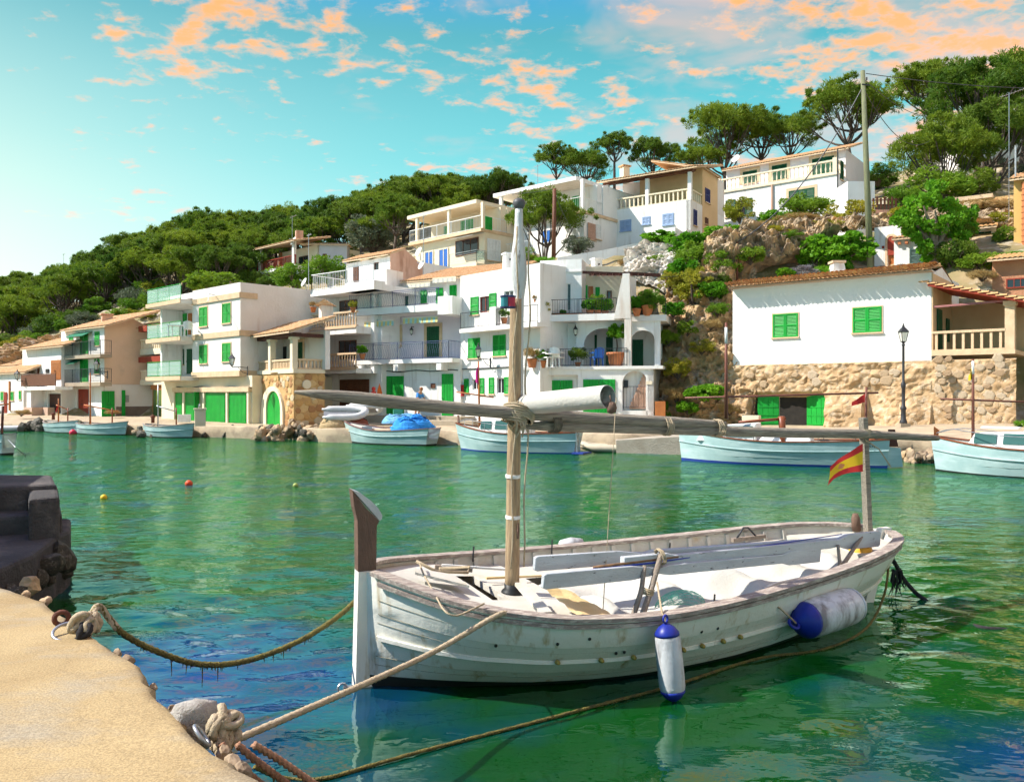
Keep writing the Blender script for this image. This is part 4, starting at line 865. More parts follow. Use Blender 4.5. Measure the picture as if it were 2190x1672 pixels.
# canvas cover over the waist
def cover():
    mb = MB(); nx, ny = 60, 26
    def P(i, j):
        f = .30 + .53 * i / nx; p = hull_pt(f, .95, 1); w = p.y - .09; y = -w * .93 + (w * .93 + .60) * j / ny; z = gz(f) - .13 + .05 * math.sin(3.1 * j / ny)
        z += .10 * math.sin(i * .42 + j * .12 + 1.1 * nz(i * .1, j * .1)) * math.sin(3.14 * min(1, j / ny * 1.1)) + .05 * nz(i * .12, j * .22, 2.0) + .03 * abs(nz(i * .25, j * .15, 7.0))
        e = min(i, nx - i, j * 1.5, (ny - j) * 1.5) / 3.0
        if e < 1: z -= (1 - e) * .10
        return (p.x, y, z)
    mb.grid(P, nx, ny); o = mb.build('canvas_cover', M_CANVAS, boat, smooth=True)
cover()
mb = MB()
def Pt(i, j):
    a = bl(1160, 1262, .55).lerp(bl(1235, 1325, .98), i / 14); b = bl(1215, 1268, .5).lerp(bl(1315, 1325, .98), i / 14); p = a.lerp(b, j / 8); return p + V((0, 0, .03 + .025 * nz(i * .4, j * .4)))
mb.grid(Pt, 14, 8); mb.build('tan_sheet', M_TAN, boat, smooth=True)
mb = MB(); mb.bar(bl(1113, 1248, .35), bl(1168, 1312, .92), .10, .03); mb.build('thwart_board', M_DECKW, boat)
for (x0, y0, x1, y1, l0, l1, m_) in ((930, 1212, 1010, 1218, -.55, -.45, M_CRUTCH), (945, 1208, 1090, 1218, -.5, -.35, M_WMETAL), (1040, 1236, 1180, 1230, -.3, -.35, M_TAN), (1566, 1155, 1635, 1146, -.60, -.62, M_CRUTCH)):
    mb = MB(); mb.bar(bl(x0, y0, l0), bl(x1, y1, l1), .045 if m_ is M_CRUTCH else .02, .04 if m_ is M_CRUTCH else .02); mb.build('loose_stick', m_, boat)
mb = MB(); mb.tube([bl(1575, 1152, -.6), bl(1590, 1128, -.6), bl(1600, 1128, -.6), bl(1620, 1150, -.62)], .011, 6); mb.build('iron_handle', M_IRON, boat, smooth=True)
# handrail of pipe on white brackets, near the stern
pts = [bl(1612, 1284, .92), bl(1628, 1262, .90), bl(1660, 1248, .86), bl(1720, 1235, .80), bl(1790, 1221, .68)]; mb = MB(); mb.tube(resm(pts, 16), .016, 8); hr = mb.build('handrail', M_STEEL, boat, smooth=True)
for (x, y, l) in ((1681, 1246, .85), (1735, 1233, .78), (1785, 1224, .70)):
    a = bl(x, y, l); mb = MB(); mb.bar(a, a + V((.03, 0, -.15)), .03); mb.bar(a + V((.06, 0, 0)), a + V((.03, 0, -.15)), .02); mb.build('bracket', M_WMETAL, hr)
c = bl(1838, 1182, .33); mb = MB(); mb.lathe(c, [(.01, -.14), (.075, -.11), (.125, -.04), (.13, .03), (.10, .10), (.04, .13), (.025, .15)], 16, axis=(.8, .1, .25)); o = mb.build('buoy', M_BUOY, None, smooth=True)
o.parent = None; bpy.context.view_layer.update(); o.matrix_world = boat.matrix_world @ Matrix(); tag(o, 'yellow-orange float lying in the stern of the white boat', 'float')
# green net bundle
mb = MB(); c0 = bl(1452, 1285, .86)
for k in range(24):
    a = k / 24 * 3.14; pts = [c0 + V((.26 * math.cos(a) * math.cos(q) , .16 * math.sin(q) * math.cos(a * .5), -.03 + .12 * math.sin(a) * math.cos(q * .9) + .012 * nz(k, q * 3))) for q in np.linspace(-1.5, 1.5, 14)]; mb.tube(pts, .0018, 3, cap=False)
for k in range(11):
    q = -1.4 + 2.8 * k / 10; pts = [c0 + V((.26 * math.cos(a) * math.cos(q), .16 * math.sin(q) * math.cos(a * .5), -.03 + .12 * math.sin(a) * math.cos(q * .9))) for a in np.linspace(0, 3.14, 16)]; mb.tube(pts, .0028, 3, cap=False)
o = mb.build('fishing_net', mat('green_net', (.16, .52, .42), (.10, .42, .33), .7, 6), None); o.matrix_world = boat.matrix_world; tag(o, 'small green mesh net draped over the side of the white boat', 'net')
# fenders
def fender(pts, r, label, rope, caps):
    a, b = V(pts[0]), V(pts[1]); d = (b - a).normalized(); L = (b - a).length; root = thing('fender', label, 'fender', a)
    mb = MB(); mb.lathe(a, [(r * .72, L * .10), (r * .92, L * .14), (r, L * .2), (r * 1.02, L * .5), (r, L * .8), (r * .92, L * .86), (r * .72, L * .9)], 24, axis=d); mb.build('body', M_FENDW, root, smooth=True)
    for e, (c, s) in enumerate(((a, 1), (b, -1))):
        mb = MB(); mb.lathe(c, [(r * .12, 0), (r * .3, L * .015), (r * .62, L * .05), (r * .94, L * .12), (r * .96, L * .155), (r * .7, L * .156)], 24, axis=d * s); cp = mb.build('end_cap', M_FENDB if caps[e] else M_FENDW, root, smooth=True)
        x = d.orthogonal().normalized(); mb = MB(); mb.tube([c - d * s * .02 + (d * math.cos(q) + x * math.sin(q)) * r * .28 - d * s * r * .12 for q in np.linspace(0, 6.28, 13)], r * .09, 6); mb.build('eyelet', M_FENDB if caps[e] else M_FENDW, cp, smooth=True)
    mb = MB(); mb.tube(rope, .009, 6, twist=(3, 30, .3)); mb.build('fender_rope', M_ROPE, root, smooth=True); return root
MW = Matrix.Translation((BOW.x, BOW.y, 0)) @ Matrix.Rotation(BANG, 4, 'Z') @ Matrix.Rotation(HEEL, 4, 'X')
def bw_(p): return MW @ V(p)
dn = 6.46
fender([PX(1424, 1332, dn), PX(1441, 1500, dn - .02)], .103, 'long white fender with blue ends hanging upright on the near side of the boat', [PX(1424, 1332, dn), PX(1416, 1310, dn + .15), bw_(bl(1405, 1245, .95))], (1, 1))
fender([PX(1704, 1332, 7.45), PX(1836, 1288, 8.02)], .175, 'fat white fender with a blue end lying along the boat near its stern', [PX(1702, 1332, 7.4), PX(1668, 1300, 7.35), PX(1640, 1282, 7.4)], (1, 0))
# rowlock pins, drain holes and studs along the strake
STUD = MB().lathe((0, 0, 0), [(.02, 0), (.022, .01), (.016, .035), (.005, .04)], 8, axis=(0, -1, 0)).mesh('stud', mat('brass_stud', (.45, .33, .06), (.12, .10, .05), .5, 30), smooth=True)
for f in (.21, .27, .318, .37, .40, .435, .475, .51): p = hull_pt(f, .50, -1, .03); inst(STUD, 'stud', boat, p)
HOLE = MB().lathe((0, 0, 0), [(.014, 0), (.014, .004)], 8, axis=(0, -1, 0)).mesh('drain_hole', M_ANTI)
for (f, t_) in ((.288, .58), (.30, .585), (.42, .72), (.45, .72), (.13, .66), (.20, .74), (.24, .80)): inst(HOLE, 'drain_hole', boat, hull_pt(f, t_, -1, .018))
for (px, py, l) in ((1527, 1285, 1.02), (1432, 1172, -.9), (1180, 1165, -1.05), (1012, 1180, -1.0)):
    a = bl(px, py, l); mb = MB(); mb.tube([a + V((0, 0, -.10)), a + V((.005, 0, .06))], .009, 6); mb.build('thole_pin', M_IRON, boat)
# white float hanging on the far side, tiller line
mb = MB(); mb.lathe(bl(1222, 1166, -1.28), [(.01, -.16), (.07, -.13), (.09, 0), (.07, .13), (.01, .16)], 12, axis=(1, 0, 0)); mb.build('far_fender', M_FENDW, boat, smooth=True)
# bow line lying across the cap rail
mb = MB(); mb.tube(catm_([bl(898, 1205, .0), bl(905, 1225, .3), bl(930, 1270, .62), bl(950, 1305, 1.0), bl(975, 1316, 1.06), bl(1005, 1305, 1.0), bl(1035, 1290, .90)]), .0075, 6, twist=(3, 30, .3)); mb.build('bow_line', M_ROPE, boat, smooth=True)
mb = MB(); mb.tube([bl(890, 1200, -.15), bl(935, 1222, -.1), bl(1000, 1224, -.2), bl(1005, 1212, -.3), bl(940, 1216, -.25)], .014, 8, twist=(3, 20, .3)); mb.build('coiled_rope', M_ROPE, boat, smooth=True)
# ---- Spanish flag on the mizzen post (three bands, crest on the yellow)
def flag(label, P, W_, H_, cols, nseg=18, name='flag', crest=None):
    root = thing(name, label, 'flag', P(0, 0)); y = 0
    for k, (h, m_) in enumerate(cols):
        mb = MB(); nb = max(2, int(8 * h)); mb.grid(lambda i, j: P(i / nseg, y + h * j / nb), nseg, nb); mb.build('stripe', m_, root, smooth=True); y += h
    if crest: crest(root)
    return root
M_FRED = mat('faded_red_cloth', (.62, .035, .03), (.50, .03, .03), .85, 6); M_FYEL = mat('yellow_cloth', (.80, .52, .02), (.72, .42, .02), .85, 6)
fo = bw_(bl(1846, 945, .06))
def FP(u, w, off=0.0):
    px = 1843 - 72 * u + 6 * math.sin(u * 5) * w; top = 948 + 52 * u ** 1.15; bot = 1008 + 24 * u - 8 * math.sin(u * 3); py = top + (bot - top) * w
    if u > .85: py += (u - .85) * 60 * (w - .35)
    p = PX(px, py, fo.y); return V((p.x, p.y - .03 - .05 * math.sin(u * 7 + w * 1.6) * u - off, p.z))
def crest_(root):
    for (u, w, s) in ((.62, .5, .028), (.56, .50, .012), (.68, .53, .012)):
        c = FP(u, w, .006); mb = MB(); mb.add([c + V((s * math.cos(q), -.002, s * 1.1 * math.sin(q))) for q in np.linspace(0, 6.28, 10)[:-1]], [tuple(range(9))]); mb.build('crest', mat('crest_red', (.55, .12, .06), (.62, .30, .10), .8, 30), root)
flag('torn red, yellow and red flag tied to the stern post of the white boat', FP, 1, 1, [(.27, M_FRED), (.46, M_FYEL), (.27, M_FRED)], crest=crest_)
# ---- mooring ropes
def rope(label, pts, r, m, n=60, twist=(3, 9, .5), name='mooring_rope', weed=None):
    root = None; P_ = resm(pts, n); mb = MB(); mb.tube(P_, r, 10, twist=twist); o = mb.build(name, m, None, smooth=True); tag(o, label, 'rope')
    if weed:
        w = MB()
        for k in range(int(n * weed[0]), int(n * weed[1])):
            for q in range(2):
                if nz(k * .35, 4.4) < -.05: continue
                p = P_[k].lerp(P_[max(k - 1, 0)], random.random()); l = random.uniform(.0, .03) if random.random() > .16 else random.uniform(.05, .17) * max(.3, nz(k * .3, 9.0) + .6); w.tube([p, p + V((random.uniform(-.012, .012), random.uniform(-.012, .012), -r - l))], [.007, .002], 3)
        w.build('weed', M_WETROPE, o, kind='stuff')
    return o
def catm(pts, n=8):
    P_ = [V(p) for p in pts]; P_ = [2 * P_[0] - P_[1]] + P_ + [2 * P_[-1] - P_[-2]]; out = []
    for i in range(1, len(P_) - 2):
        for k in range(n):
            t = k / n; a, b, c, d = P_[i - 1:i + 3]; out.append(.5 * ((2 * b) + (c - a) * t + (2 * a - 5 * b + 4 * c - d) * t * t + (3 * b - a - 3 * c + d) * t ** 3))
    return out + [P_[-2]]
ring_w = onz(205, 1318, QZ)
cr = catm([onz(192, 1336, QZ + .04), ring_w + V((0.02, 0, .07)), PX(260, 1352, 5.75), PX(340, 1394, 5.85), PX(430, 1420, 6.0), PX(530, 1412, 6.25), PX(640, 1370, 6.6), PX(720, 1320, 6.95), PX(765, 1280, 7.15)])
rope('sagging mooring rope with hanging weed from the quay ring to the boat bow', cr, .021, M_WETROPE, 130, weed=(.28, .80))
pr_ = cr[:16]; mb = MB(); mb.tube(resm(pr_, 26), .0225, 10, twist=(3, 16, .35)); o = mb.build('mooring_rope_end', M_ROPE, bpy.data.objects['mooring_rope'], smooth=True); o.matrix_parent_inverse = Matrix()
k0 = onz(508, 1580, QZ - .25); rope('taut pale mooring rope from the knotted quay ring to the near cap rail', catm([k0, PX(640, 1523, 4.6), PX(780, 1462, 5.1), PX(930, 1392, 5.75), bw_(bl(1062, 1316, 1.03)), bw_(bl(1090, 1315, .95))]), .019, M_ROPE, 120)
rope('thin weedy rope lying in the water from the quay round to the boat stern', catm([onz(545, 1640, .35), onz(600, 1662, .03), onz(690, 1664, .012), onz(800, 1634, .012), onz(930, 1598, .012), onz(1110, 1552, .012), onz(1300, 1502, .012), onz(1440, 1465, .012), onz(1620, 1408, .012), onz(1760, 1388, .012), PX(1850, 1345, 8.3), PX(1890, 1275, 8.9), bw_(bl(1902, 1200, .15))]), .012, M_WETROPE, 160, weed=(.05, .5))
sr = catm([bw_(bl(1880, 1170, .1)), bw_(bl(1905, 1190, .05)), PX(1940, 1248, 9.8), PX(1990, 1292, 9.6), PX(2040, 1325, 9.3), onz(2100, 1342, .0), onz(2220, 1352, -.06)])
o = rope('thick black stern rope with rust-coloured knots running into the water', sr, .024, M_BLACKROPE, 70, twist=(3, 14, .4))
mb = MB()
for k in range(16):
    p = sr[12] + V((random.uniform(-.06, .06), random.uniform(-.05, .05), 0)); mb.tube([p, p + V((random.uniform(-.05, .05), 0, -.14)), p + V((random.uniform(-.07, .07), 0, random.uniform(-.32, -.2)))], [.012, .009, .004], 5)
mb.build('frayed_end', M_BLACKROPE, o, kind='stuff')
for k in (24, 27, 33):
    mb = MB(); p = sr[k]; d = (sr[k + 1] - sr[k]).normalized(); x = d.orthogonal(); y = d.cross(x); mb.tube([p + d * (.07 * (q / 30 - .5)) + (x * math.cos(q * .9) + y * math.sin(q * .9)) * .028 for q in range(31)], .009, 5); mb.build('whipping', mat('rusty_twine', (.42, .20, .04), (.25, .10, .03), .9, 20), o, smooth=True)
wb = MB(); wb.tube(catm([bw_(bl(1870, 1200, .3)), bw_(bl(1895, 1180, .15)), bw_(bl(1905, 1188, .05)), bw_(bl(1890, 1215, .25))]), .03, 8, twist=(3, 14, .4)); wb.build('knot', M_BLACKROPE, o, smooth=True)
# ring and knots on the quay
def knot(root, c, s, m, n=5, name='rope_knot', r=.019):
    n = int(n * 1.7)
    for k in range(n):
        ax = V((random.uniform(-1, 1), random.uniform(-1, 1), random.uniform(-.4, .4))).normalized(); x = ax.orthogonal().normalized(); y = ax.cross(x); cc = V(c) + V((random.uniform(-s, s), random.uniform(-s, s), random.uniform(-.2 * s, s))) * .55
        mb = MB(); mb.tube([cc + (x * math.cos(q) + y * math.sin(q) * (.5 + .4 * (k % 3) / 2)) * s * (.35 + .3 * ((k * 7) % 5) / 4) for q in np.linspace(0, 6.28, 20)], r, 8, twist=(3, 18, .35)); mb.build(name, m, root, smooth=True)
def torus(mb, c, axis, R_, r): ax = V(axis).normalized(); x = ax.orthogonal().normalized(); y = ax.cross(x); mb.tube([V(c) + (x * math.cos(q) + y * math.sin(q)) * R_ for q in np.linspace(0, 2 * math.pi, 25)], r, 8); return mb
M_RUST = mat('rusty_iron', (.17, .055, .03), (.08, .035, .025), .8, 12, .5, 60)
c = onz(128, 1338, QZ); t = thing('mooring_ring', 'rusty eye and steel ring with rope knot at the sandy quay corner', 'mooring ring', c)
torus(MB(), c + V((.0, .02, .045)), (.5, -1, 0), .042, .017).build('eye_bolt', M_RUST, t, smooth=True); torus(MB(), onz(150, 1350, QZ + .02), (.15, -.35, 1), .10, .010).build('ring', M_STEEL, t, smooth=True)
knot(t, onz(188, 1340, QZ + .05), .085, M_ROPE, 6); knot(t, onz(180, 1350, QZ + .03), .07, M_BLACKROPE, 3)
c = onz(408, 1557, QZ); t = thing('mooring_ring', 'steel ring with pale knots and orange braid at the bottom quay lip', 'mooring ring', c)
torus(MB(), onz(432, 1572, QZ + .0), (.75, .35, .6), .055, .009).build('ring', M_STEEL, t, smooth=True)
knot(t, onz(468, 1560, QZ - .03), .085, M_ROPE, 7); knot(t, onz(488, 1590, QZ - .10), .07, M_ROPE, 4)
M_ORROPE = mat('orange_braided_rope', (.42, .23, .14), (.32, .16, .09), .9, 20, .5, 90)
for k in range(3):
    a = onz(496 + 8 * k, 1590 + 10 * k, QZ - .05); pts = catm([a, onz(520 + 14 * k, 1622 + 4 * k, QZ - .12), onz(556 + 16 * k, 1655, QZ - .2), onz(610 + 22 * k, 1700, QZ - .35)]); mb = MB(); pts = [q + V((.05 * k - .05, .02 * k, .01 * k)) for q in pts]; mb.tube(resm(pts, 90), .015, 12, twist=(3, 10, .6)); mb.build('braided_rope', M_ORROPE, t, smooth=True)
# ------------------------------------------------------------------ houses along the quay
def uv(f, px, py, v=0.0): return f.uz(px, py, v)
def FPt(f, px, py, v=0.0): u, z = f.uz(px, py, v); return f.P(u, v, z)
def eave_roof(b, x0, y0, x1, y1, over, run, rise, v=0.0, rows=6, w=.22, fac=None, x_over=.12, name='tiled_roof'):
    f = fac or b.f; u0, z0 = f.uz(x0, y0, v + over); u1, z1 = f.uz(x1, y1, v + over); ze = (z0 + z1) / 2
    return b.roof((u0 - x_over * 0, u1), v + over, ze, v - run, ze + rise, rows, w=w, fac=f, name=name), ze
def slab(b, x0, y0, x1, y1, v0, v1, m, name='balcony_slab', th=None, fac=None):
    f = fac or b.f; u0, z0, u1, z1 = f.rect(x0, y0, x1, y1, v=v1)
    if th: z0 = z1 - th
    return b.bx(None, v0, v1, m, name, fac=f, uzr=(u0, z0, u1, z1)), (u0, z0, u1, z1)
# --- low cottage at the far left
f = Fac(50, 66, -1000); b = Bld('cottage', 'low white cottage with tiled roof and small green windows at far left', f)
b.block((-40, 800, 50, 886), 5, m=M_WHITE, holes=[(10, 842, 17, 855)], zb=.5)
for r in ((2, 838, 8, 856), (24, 838, 30, 856), (41, 836, 46, 854)): b.shut(r, M_GREEN, 1, trim=.08)
b.door((10, 838, 16, 877), M_RED, zb=.8)
eave_roof(b, -45, 806, 52, 789, .35, 4.5, 2.2, rows=8)
b.bx((18, 815, 20, 878), 0.01, .10, M_ORWOOD, 'drain_pipe')
b2 = Bld('cottage', 'small tiled outhouse roof behind the low white cottage', Fac(30, 70, -1000)); b2.block((-20, 785, 30, 830), 3, m=M_PINK, zb=1); eave_roof(b2, -25, 789, 32, 777, .2, 3, 1.0)
# --- white house with brown balcony
f = Fac(130, 63.5, -1000); b = Bld('house', 'white house with a brown boarded balcony above a dark garage, left end of the quay', f); b.block((48, 742, 131, 890), 6, m=M_WHITE, zb=.5, holes=[(103, 841, 130, 890), (77, 779, 84, 826)])
for r in ((57, 792, 65, 807),): b.pane(r, M_BROWN, M_GLASS, rec=-.02)
b.door((112, 776, 128, 812), M_ORWOOD, 2, trim=.22, tm=M_ORWOOD, v=.002); b.door((77, 779, 84, 826), M_BROWN, v=-.16); b.door((104, 842, 131, 890), M_DWOOD, 2, v=-.16)
b.bx((97, 789, 104, 797), .0, .06, M_DARK, 'meter_box')
s_, q = slab(b, 44, 827, 118, 834, .0, 1.25, M_WHITE); p0, p1 = f.P(q[0], 1.2, q[3]), f.P(q[2], 1.2, q[3])
r = b.railing(p0, p1, 1.0, M_BROWN, bars=.16); b.part(MB().box(p0 + V((0, 0, .08)), p1 - p0, f.Nn() * .03, V((0, 0, .86))), 'boards', M_BROWN, r)
b.bx((57, 834, 66, 872), .0, 1.1, M_WHITE, 'pier'); b.bx((50, 871, 68, 893), .0, 1.3, mat('pink_plinth', (.55, .38, .29), (.45, .3, .22), .9, 2), 'plinth', uzr=None)
b.bx((85, 871, 102, 893), .0, .5, MATS['pink_plinth'], 'plinth'); eave_roof(b, 42, 752, 133, 733, .45, 5, 1.8)
# --- green shuttered house with beige gable wall
f = Fac(223, 61, -1000); b = Bld('house', 'narrow white house with green shutters and two iron balconies beside a beige blank wall', f)
b.block((131, 700, 223, 892), 7.5, m=M_WHITE, zb=.5, holes=[(165, 832, 190, 892)])
for r in ((148, 716, 157, 760), (172, 713, 189, 758), (203, 709, 213, 739), (149, 772, 158, 818), (172, 769, 189, 817), (203, 767, 213, 799)): b.shut(r, M_GREEN, 2 if r[2] - r[0] > 12 else 1)
b.door((165, 832, 190, 892), M_RED, 2, v=-.14)
for (y0, y1) in ((760, 767), (818, 826)):
    s_, q = slab(b, 117, y0, 214, y1, 0, .85, M_CONC); b.railing(f.P(q[0], .82, q[3]), f.P(q[2], .82, q[3]), 1.0, M_IRON); b.railing(f.P(q[2], .82, q[3]), f.P(q[2], .05, q[3]), 1.0, M_IRON, posts=1)
for (x0, y0, x1) in ((157, 711, 195), (145, 769, 176)):
    u0, z, u1, _ = f.rect(x0, y0, x1, y0, v=.1); mb = MB(); mb.prism([f.P(u0, .02, z), f.P(u1, .02, z), f.P(u1, .75, z - .38), f.P(u0, .75, z - .38)], (0, 0, .025)); b.part(mb, 'awning', mat('green_awning', (.01, .16, .09), (.01, .12, .06), .8, 3))
eave_roof(b, 127, 708, 224, 696, .4, 4.0, 1.5, rows=8)
sf = f.side(f.uz(223, 800)[0]); b.sf = sf
def rr_(fac, x0, y0, x1, y1): return fac.rect(x0, y0, x1, y1)
u0, z0, u1, z1 = sf.rect(224, 700, 318, 822); mb = MB(); zt0 = sf.uz(224, 696)[1]; zt1 = sf.uz(300, 682)[1]
mb.prism([sf.P(0, .02, z0), sf.P(u1, .02, z0), sf.P(u1, .02, zt1 - .6), sf.P(u1 * .62, .02, zt1), sf.P(0, .02, zt0 - .1)], sf.Nn() * .03); b.part(mb, 'gable_wall', mat('beige_gable_plaster', (.70, .50, .36), (.62, .43, .30), .9, .5, .3, 6, spots=(.9, .58, .8, (.52, .38, .29), None)), label='beige blank side wall')
b.block(None, .3, fac=sf, uzr=(0, .4, u1 + 1.0, z0 - .02), v=.10, m=M_WHITE2, name='lower_wall'); b.bx(None, 0, .13, mat('brown_plinth', (.20, .15, .12), (.15, .11, .09), .9, 2), 'plinth', fac=sf, uzr=(sf.uz(247, 880)[0], .4, u1 + .9, sf.uz(280, 869)[1]))
b.door((217, 836, 245, 893), M_GREEN, 2, fac=sf, v=.16, zb=.75); b.door((260, 834, 268, 890), M_GREEN, 1, fac=sf, v=.16, zb=.75); b.bx((269, 845, 276, 860), .1, .16, M_STEEL, 'meter_box', fac=sf)
u, z = f.uz(231, 688, -2); c = f.P(u - .2, -2.0, z - .3); mb = MB(); mb.cbox(c + V((0, 0, .25)), .75, .6, 1.1, .6); mb.cbox(c + V((0, 0, .88)), .95, .8, .10, .6); b.part(mb, 'chimney', M_PINK)
wall_lamp('black wall lantern on the narrow house with green shutters', f, 207, 792, 1.1, .8)
wall_lamp('black wall lantern on the low cottage at the far left', Fac(50, 66, -1000), 37, 812, 1.1, .8)
# --- brown verandas between
f = Fac(345, 61, -900); b = Bld('house', 'cream house with brown timber verandas squeezed between the beige wall and white block', f)
b.block((296, 690, 350, 895), 5, v=-1.3, m=M_CREAM, zb=.5)
for (y0, y1, yr) in ((748, 758, 727), (815, 823, 796)):
    s_, q = slab(b, 299, y0, 348, y1, -1.3, .3, M_CREAM); b.balustrade(f.P(q[0], .2, q[3]), f.P(q[2], .2, q[3]), .85, M_CREAM, square=True, step=.3); b.balustrade(f.P(q[2] * 0 + q[0], .2, q[3]), f.P(q[0], -1.2, q[3]), .85, M_CREAM, square=True, step=.3)
for y in (695, 762): b.bx((296, y, 350, y + 12), -1.3, .6, M_RED, 'veranda_roof_beam')
b.shut((330, 705, 344, 740), M_DGREEN, 2, v=-1.29); b.shut((330, 772, 344, 812), M_DGREEN, 2, v=-1.29); eave_roof(b, 290, 706, 350, 694, .8, 2.5, .8, v=-.2)
b.bx((322, 821, 374, 832), -.1, .1, M_ORWOOD, 'lintel'); b.pane((324, 832, 372, 900), M_ORWOOD, mat('green_yellow_glass', (.05, .12, .05), (.20, .22, .04), .15, .6), v=.25, cols=2)
# --- three storey white block
f = Fac(520, 48.5, -800); b = Bld('apartment_block', 'three storey white block with green shutters and green railed balconies, stone bands', f, 'apartment block')
uL, uM, uR = f.uz(343, 760)[0], f.uz(412, 760)[0], f.uz(514, 760)[0]; zg = f.uz(470, 806)[1]; zt = f.uz(463, 613)[1]
b.block(None, 13, uzr=(uM, zg, uR, zt), m=M_WHITE2); b.block(None, 9, v=-1.5, uzr=(uL, zg, uM + .1, f.uz(375, 650, -1.5)[1]), m=M_WHITE, name='recessed_wall')
b.bx(None, -1.5, .0, M_WHITE, 'side_fin', uzr=(uL, zg, uL + .25, f.uz(350, 650)[1]))
for y in (639, 717, 800):
    z = f.uz(463, y)[1]; b.bx(None, -.3, .10, M_SAND, 'stone_band', uzr=(uM, z - .17, uR + .06, z + .17)); sdf = f.side(uR); b.bx(None, .0, .07, M_SAND, 'stone_band', fac=sdf, uzr=(-.02, z - .17, 1.1, z + .17))
    zz = f.uz(375, y + 10, .5)[1]; b.bx(None, -1.5, .85, M_WHITE2, 'balcony_slab', uzr=(uL - .25, zz - .12, uM + .12, zz + .14)); b.bx(None, .85, .90, M_SAND, 'slab_edge', uzr=(uL - .25, zz - .10, uM + .12, zz + .16))
    b.railing(f.P(uL - .2, .8, zz + .14), f.P(uM + .05, .8, zz + .14), 1.0, M_GREEN, bars=9, posts=3, horiz=2, fill=M_RAILGLASS)
    b.railing(f.P(uL - .2, .8, zz + .14), f.P(uL - .2, -1.2, zz + .14), 1.0, M_GREEN, bars=9, posts=1, horiz=2, fill=M_RAILGLASS)
b.bx(None, -.4, .0, M_WHITE, 'parapet', uzr=(uL + 1.2, f.uz(375, 640)[1] - .1, uM, f.uz(375, 632)[1]))
for r in ((427, 657, 444, 698), (476, 649, 494, 691), (427, 738, 444, 777), (476, 734, 494, 773)): b.shut(r, M_GREEN, 2, trim=.07)
for r, m_ in (((372, 674, 379, 702), M_DGREEN), ((380, 673, 386, 718), M_ORWOOD), ((387, 671, 400, 718), M_GREEN), ((403, 670, 411, 716), M_ORWOOD)): b.door(r, m_, v=-1.49, handle=False)
b.shut((378, 747, 394, 780), M_DGREEN, 2, v=-1.49); b.door((400, 746, 411, 800), M_DGREEN, v=-1.49)
# ground floor: cream wall set back with green garage doors
gl = f.rect(369, 838, 530, 905, v=-.35); b.block(None, 6, v=-.35, uzr=(uL - .6, .4, uR + .75, zg + .05), m=M_CREAM, name='ground_floor_wall', holes=[])
zd = f.uz(450, 838, -.3)[1]
for (x0, x1, n) in ((373, 390, 1), (393, 416, 1), (438, 482, 2), (487, 527, 2)): b.door((x0, 840, x1, 902), M_GREEN, n, v=-.33, zb=.72, handle=False, name='garage_door', step=.16)
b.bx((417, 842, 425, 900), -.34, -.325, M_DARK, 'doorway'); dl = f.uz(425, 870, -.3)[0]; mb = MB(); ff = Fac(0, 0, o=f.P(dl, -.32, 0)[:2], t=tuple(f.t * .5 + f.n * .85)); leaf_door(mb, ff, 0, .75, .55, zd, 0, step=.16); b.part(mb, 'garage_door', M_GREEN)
for x in (370, 391, 434, 484, 529): b.bx((x - 1.5, 838, x + 2, 905), -.35, -.18, M_CREAM, 'pier')
b.bx((368, 828, 531, 838), -.35, -.12, M_SAND, 'lintel')
mb = MB(); mb.tube([f.P(f.uz(x, 826, .0)[0], -.25, f.uz(x, 828 + 2 * math.sin(x * .1), 0)[1]) for x in range(370, 532, 8)], .03, 5); b.part(mb, 'cable', M_IRON)
wall_lamp('black wall lantern at the corner of the three storey white block', f, 496, 782, 1.0, 1.0)
u, z = f.uz(480, 632); mb = MB(); mb.tube([f.P(u - 1.0, .1, z + .1), f.P(u, 1.0, z), f.P(u + .5, 1.3, z - .5)], .025, 5); b.part(mb, 'bracket_arm', M_STEEL)
# --- stone boathouse with column porch
f = Fac(628, 45.6, -350); b = Bld('stone_boathouse', 'small ochre stone boathouse with arched green door, columned porch and tiled roof on top', f, 'boathouse')
M_STONEW = mat('ochre_mortar', (.56, .36, .16), (.46, .27, .11), .95, 2.0, .8, 12); u0, z0, u1, z1 = f.rect(528, 800, 628, 907); zs = .55
dr = f.rect(573, 836, 604, 905); sr_ = f.rect(562, 826, 609, 905)
sf = f.side(u1); su1 = sf.uz(694, 850)[0]; b.block(None, su1, uzr=(u0, zs, u1, z1), m=M_STONEW, name='stone_wall')
def arch_pts(fac, r, v, n=10, rise=.5):
    a, c, d, e = r; w = (d - a); pts = [fac.P(a, v, c)]; zsp = e - w * rise
    for k in range(n + 1): th = math.pi - math.pi * k / n; pts.append(fac.P((a + d) / 2 + w / 2 * math.cos(th), v, zsp + w * rise * math.sin(th)))
    return pts + [fac.P(d, v, c)]
def arch_ring(fac, ro, ri, v, d, n=12, rise=.5):
    A = arch_pts(fac, ro, v, n, rise); B = arch_pts(fac, ri, v, n, rise); k = len(A); nn = fac.Nn() * d; mb = MB()
    vs = A + B + [p + nn for p in A] + [p + nn for p in B]; fs = []
    for i in range(k - 1): fs += [(2 * k + i, 2 * k + i + 1, 3 * k + i + 1, 3 * k + i), (i, i + 1, 2 * k + i + 1, 2 * k + i), (k + i, 3 * k + i, 3 * k + i + 1, k + i + 1)]
    mb.add(vs, fs); return mb
ro = (sr_[0], .6, sr_[2], sr_[3]); ri = (dr[0], .6, dr[2], dr[3]); b.part(arch_ring(f, ro, ri, .0, .14), 'door_surround', M_CREAM)
um = (ri[0] + ri[2]) / 2
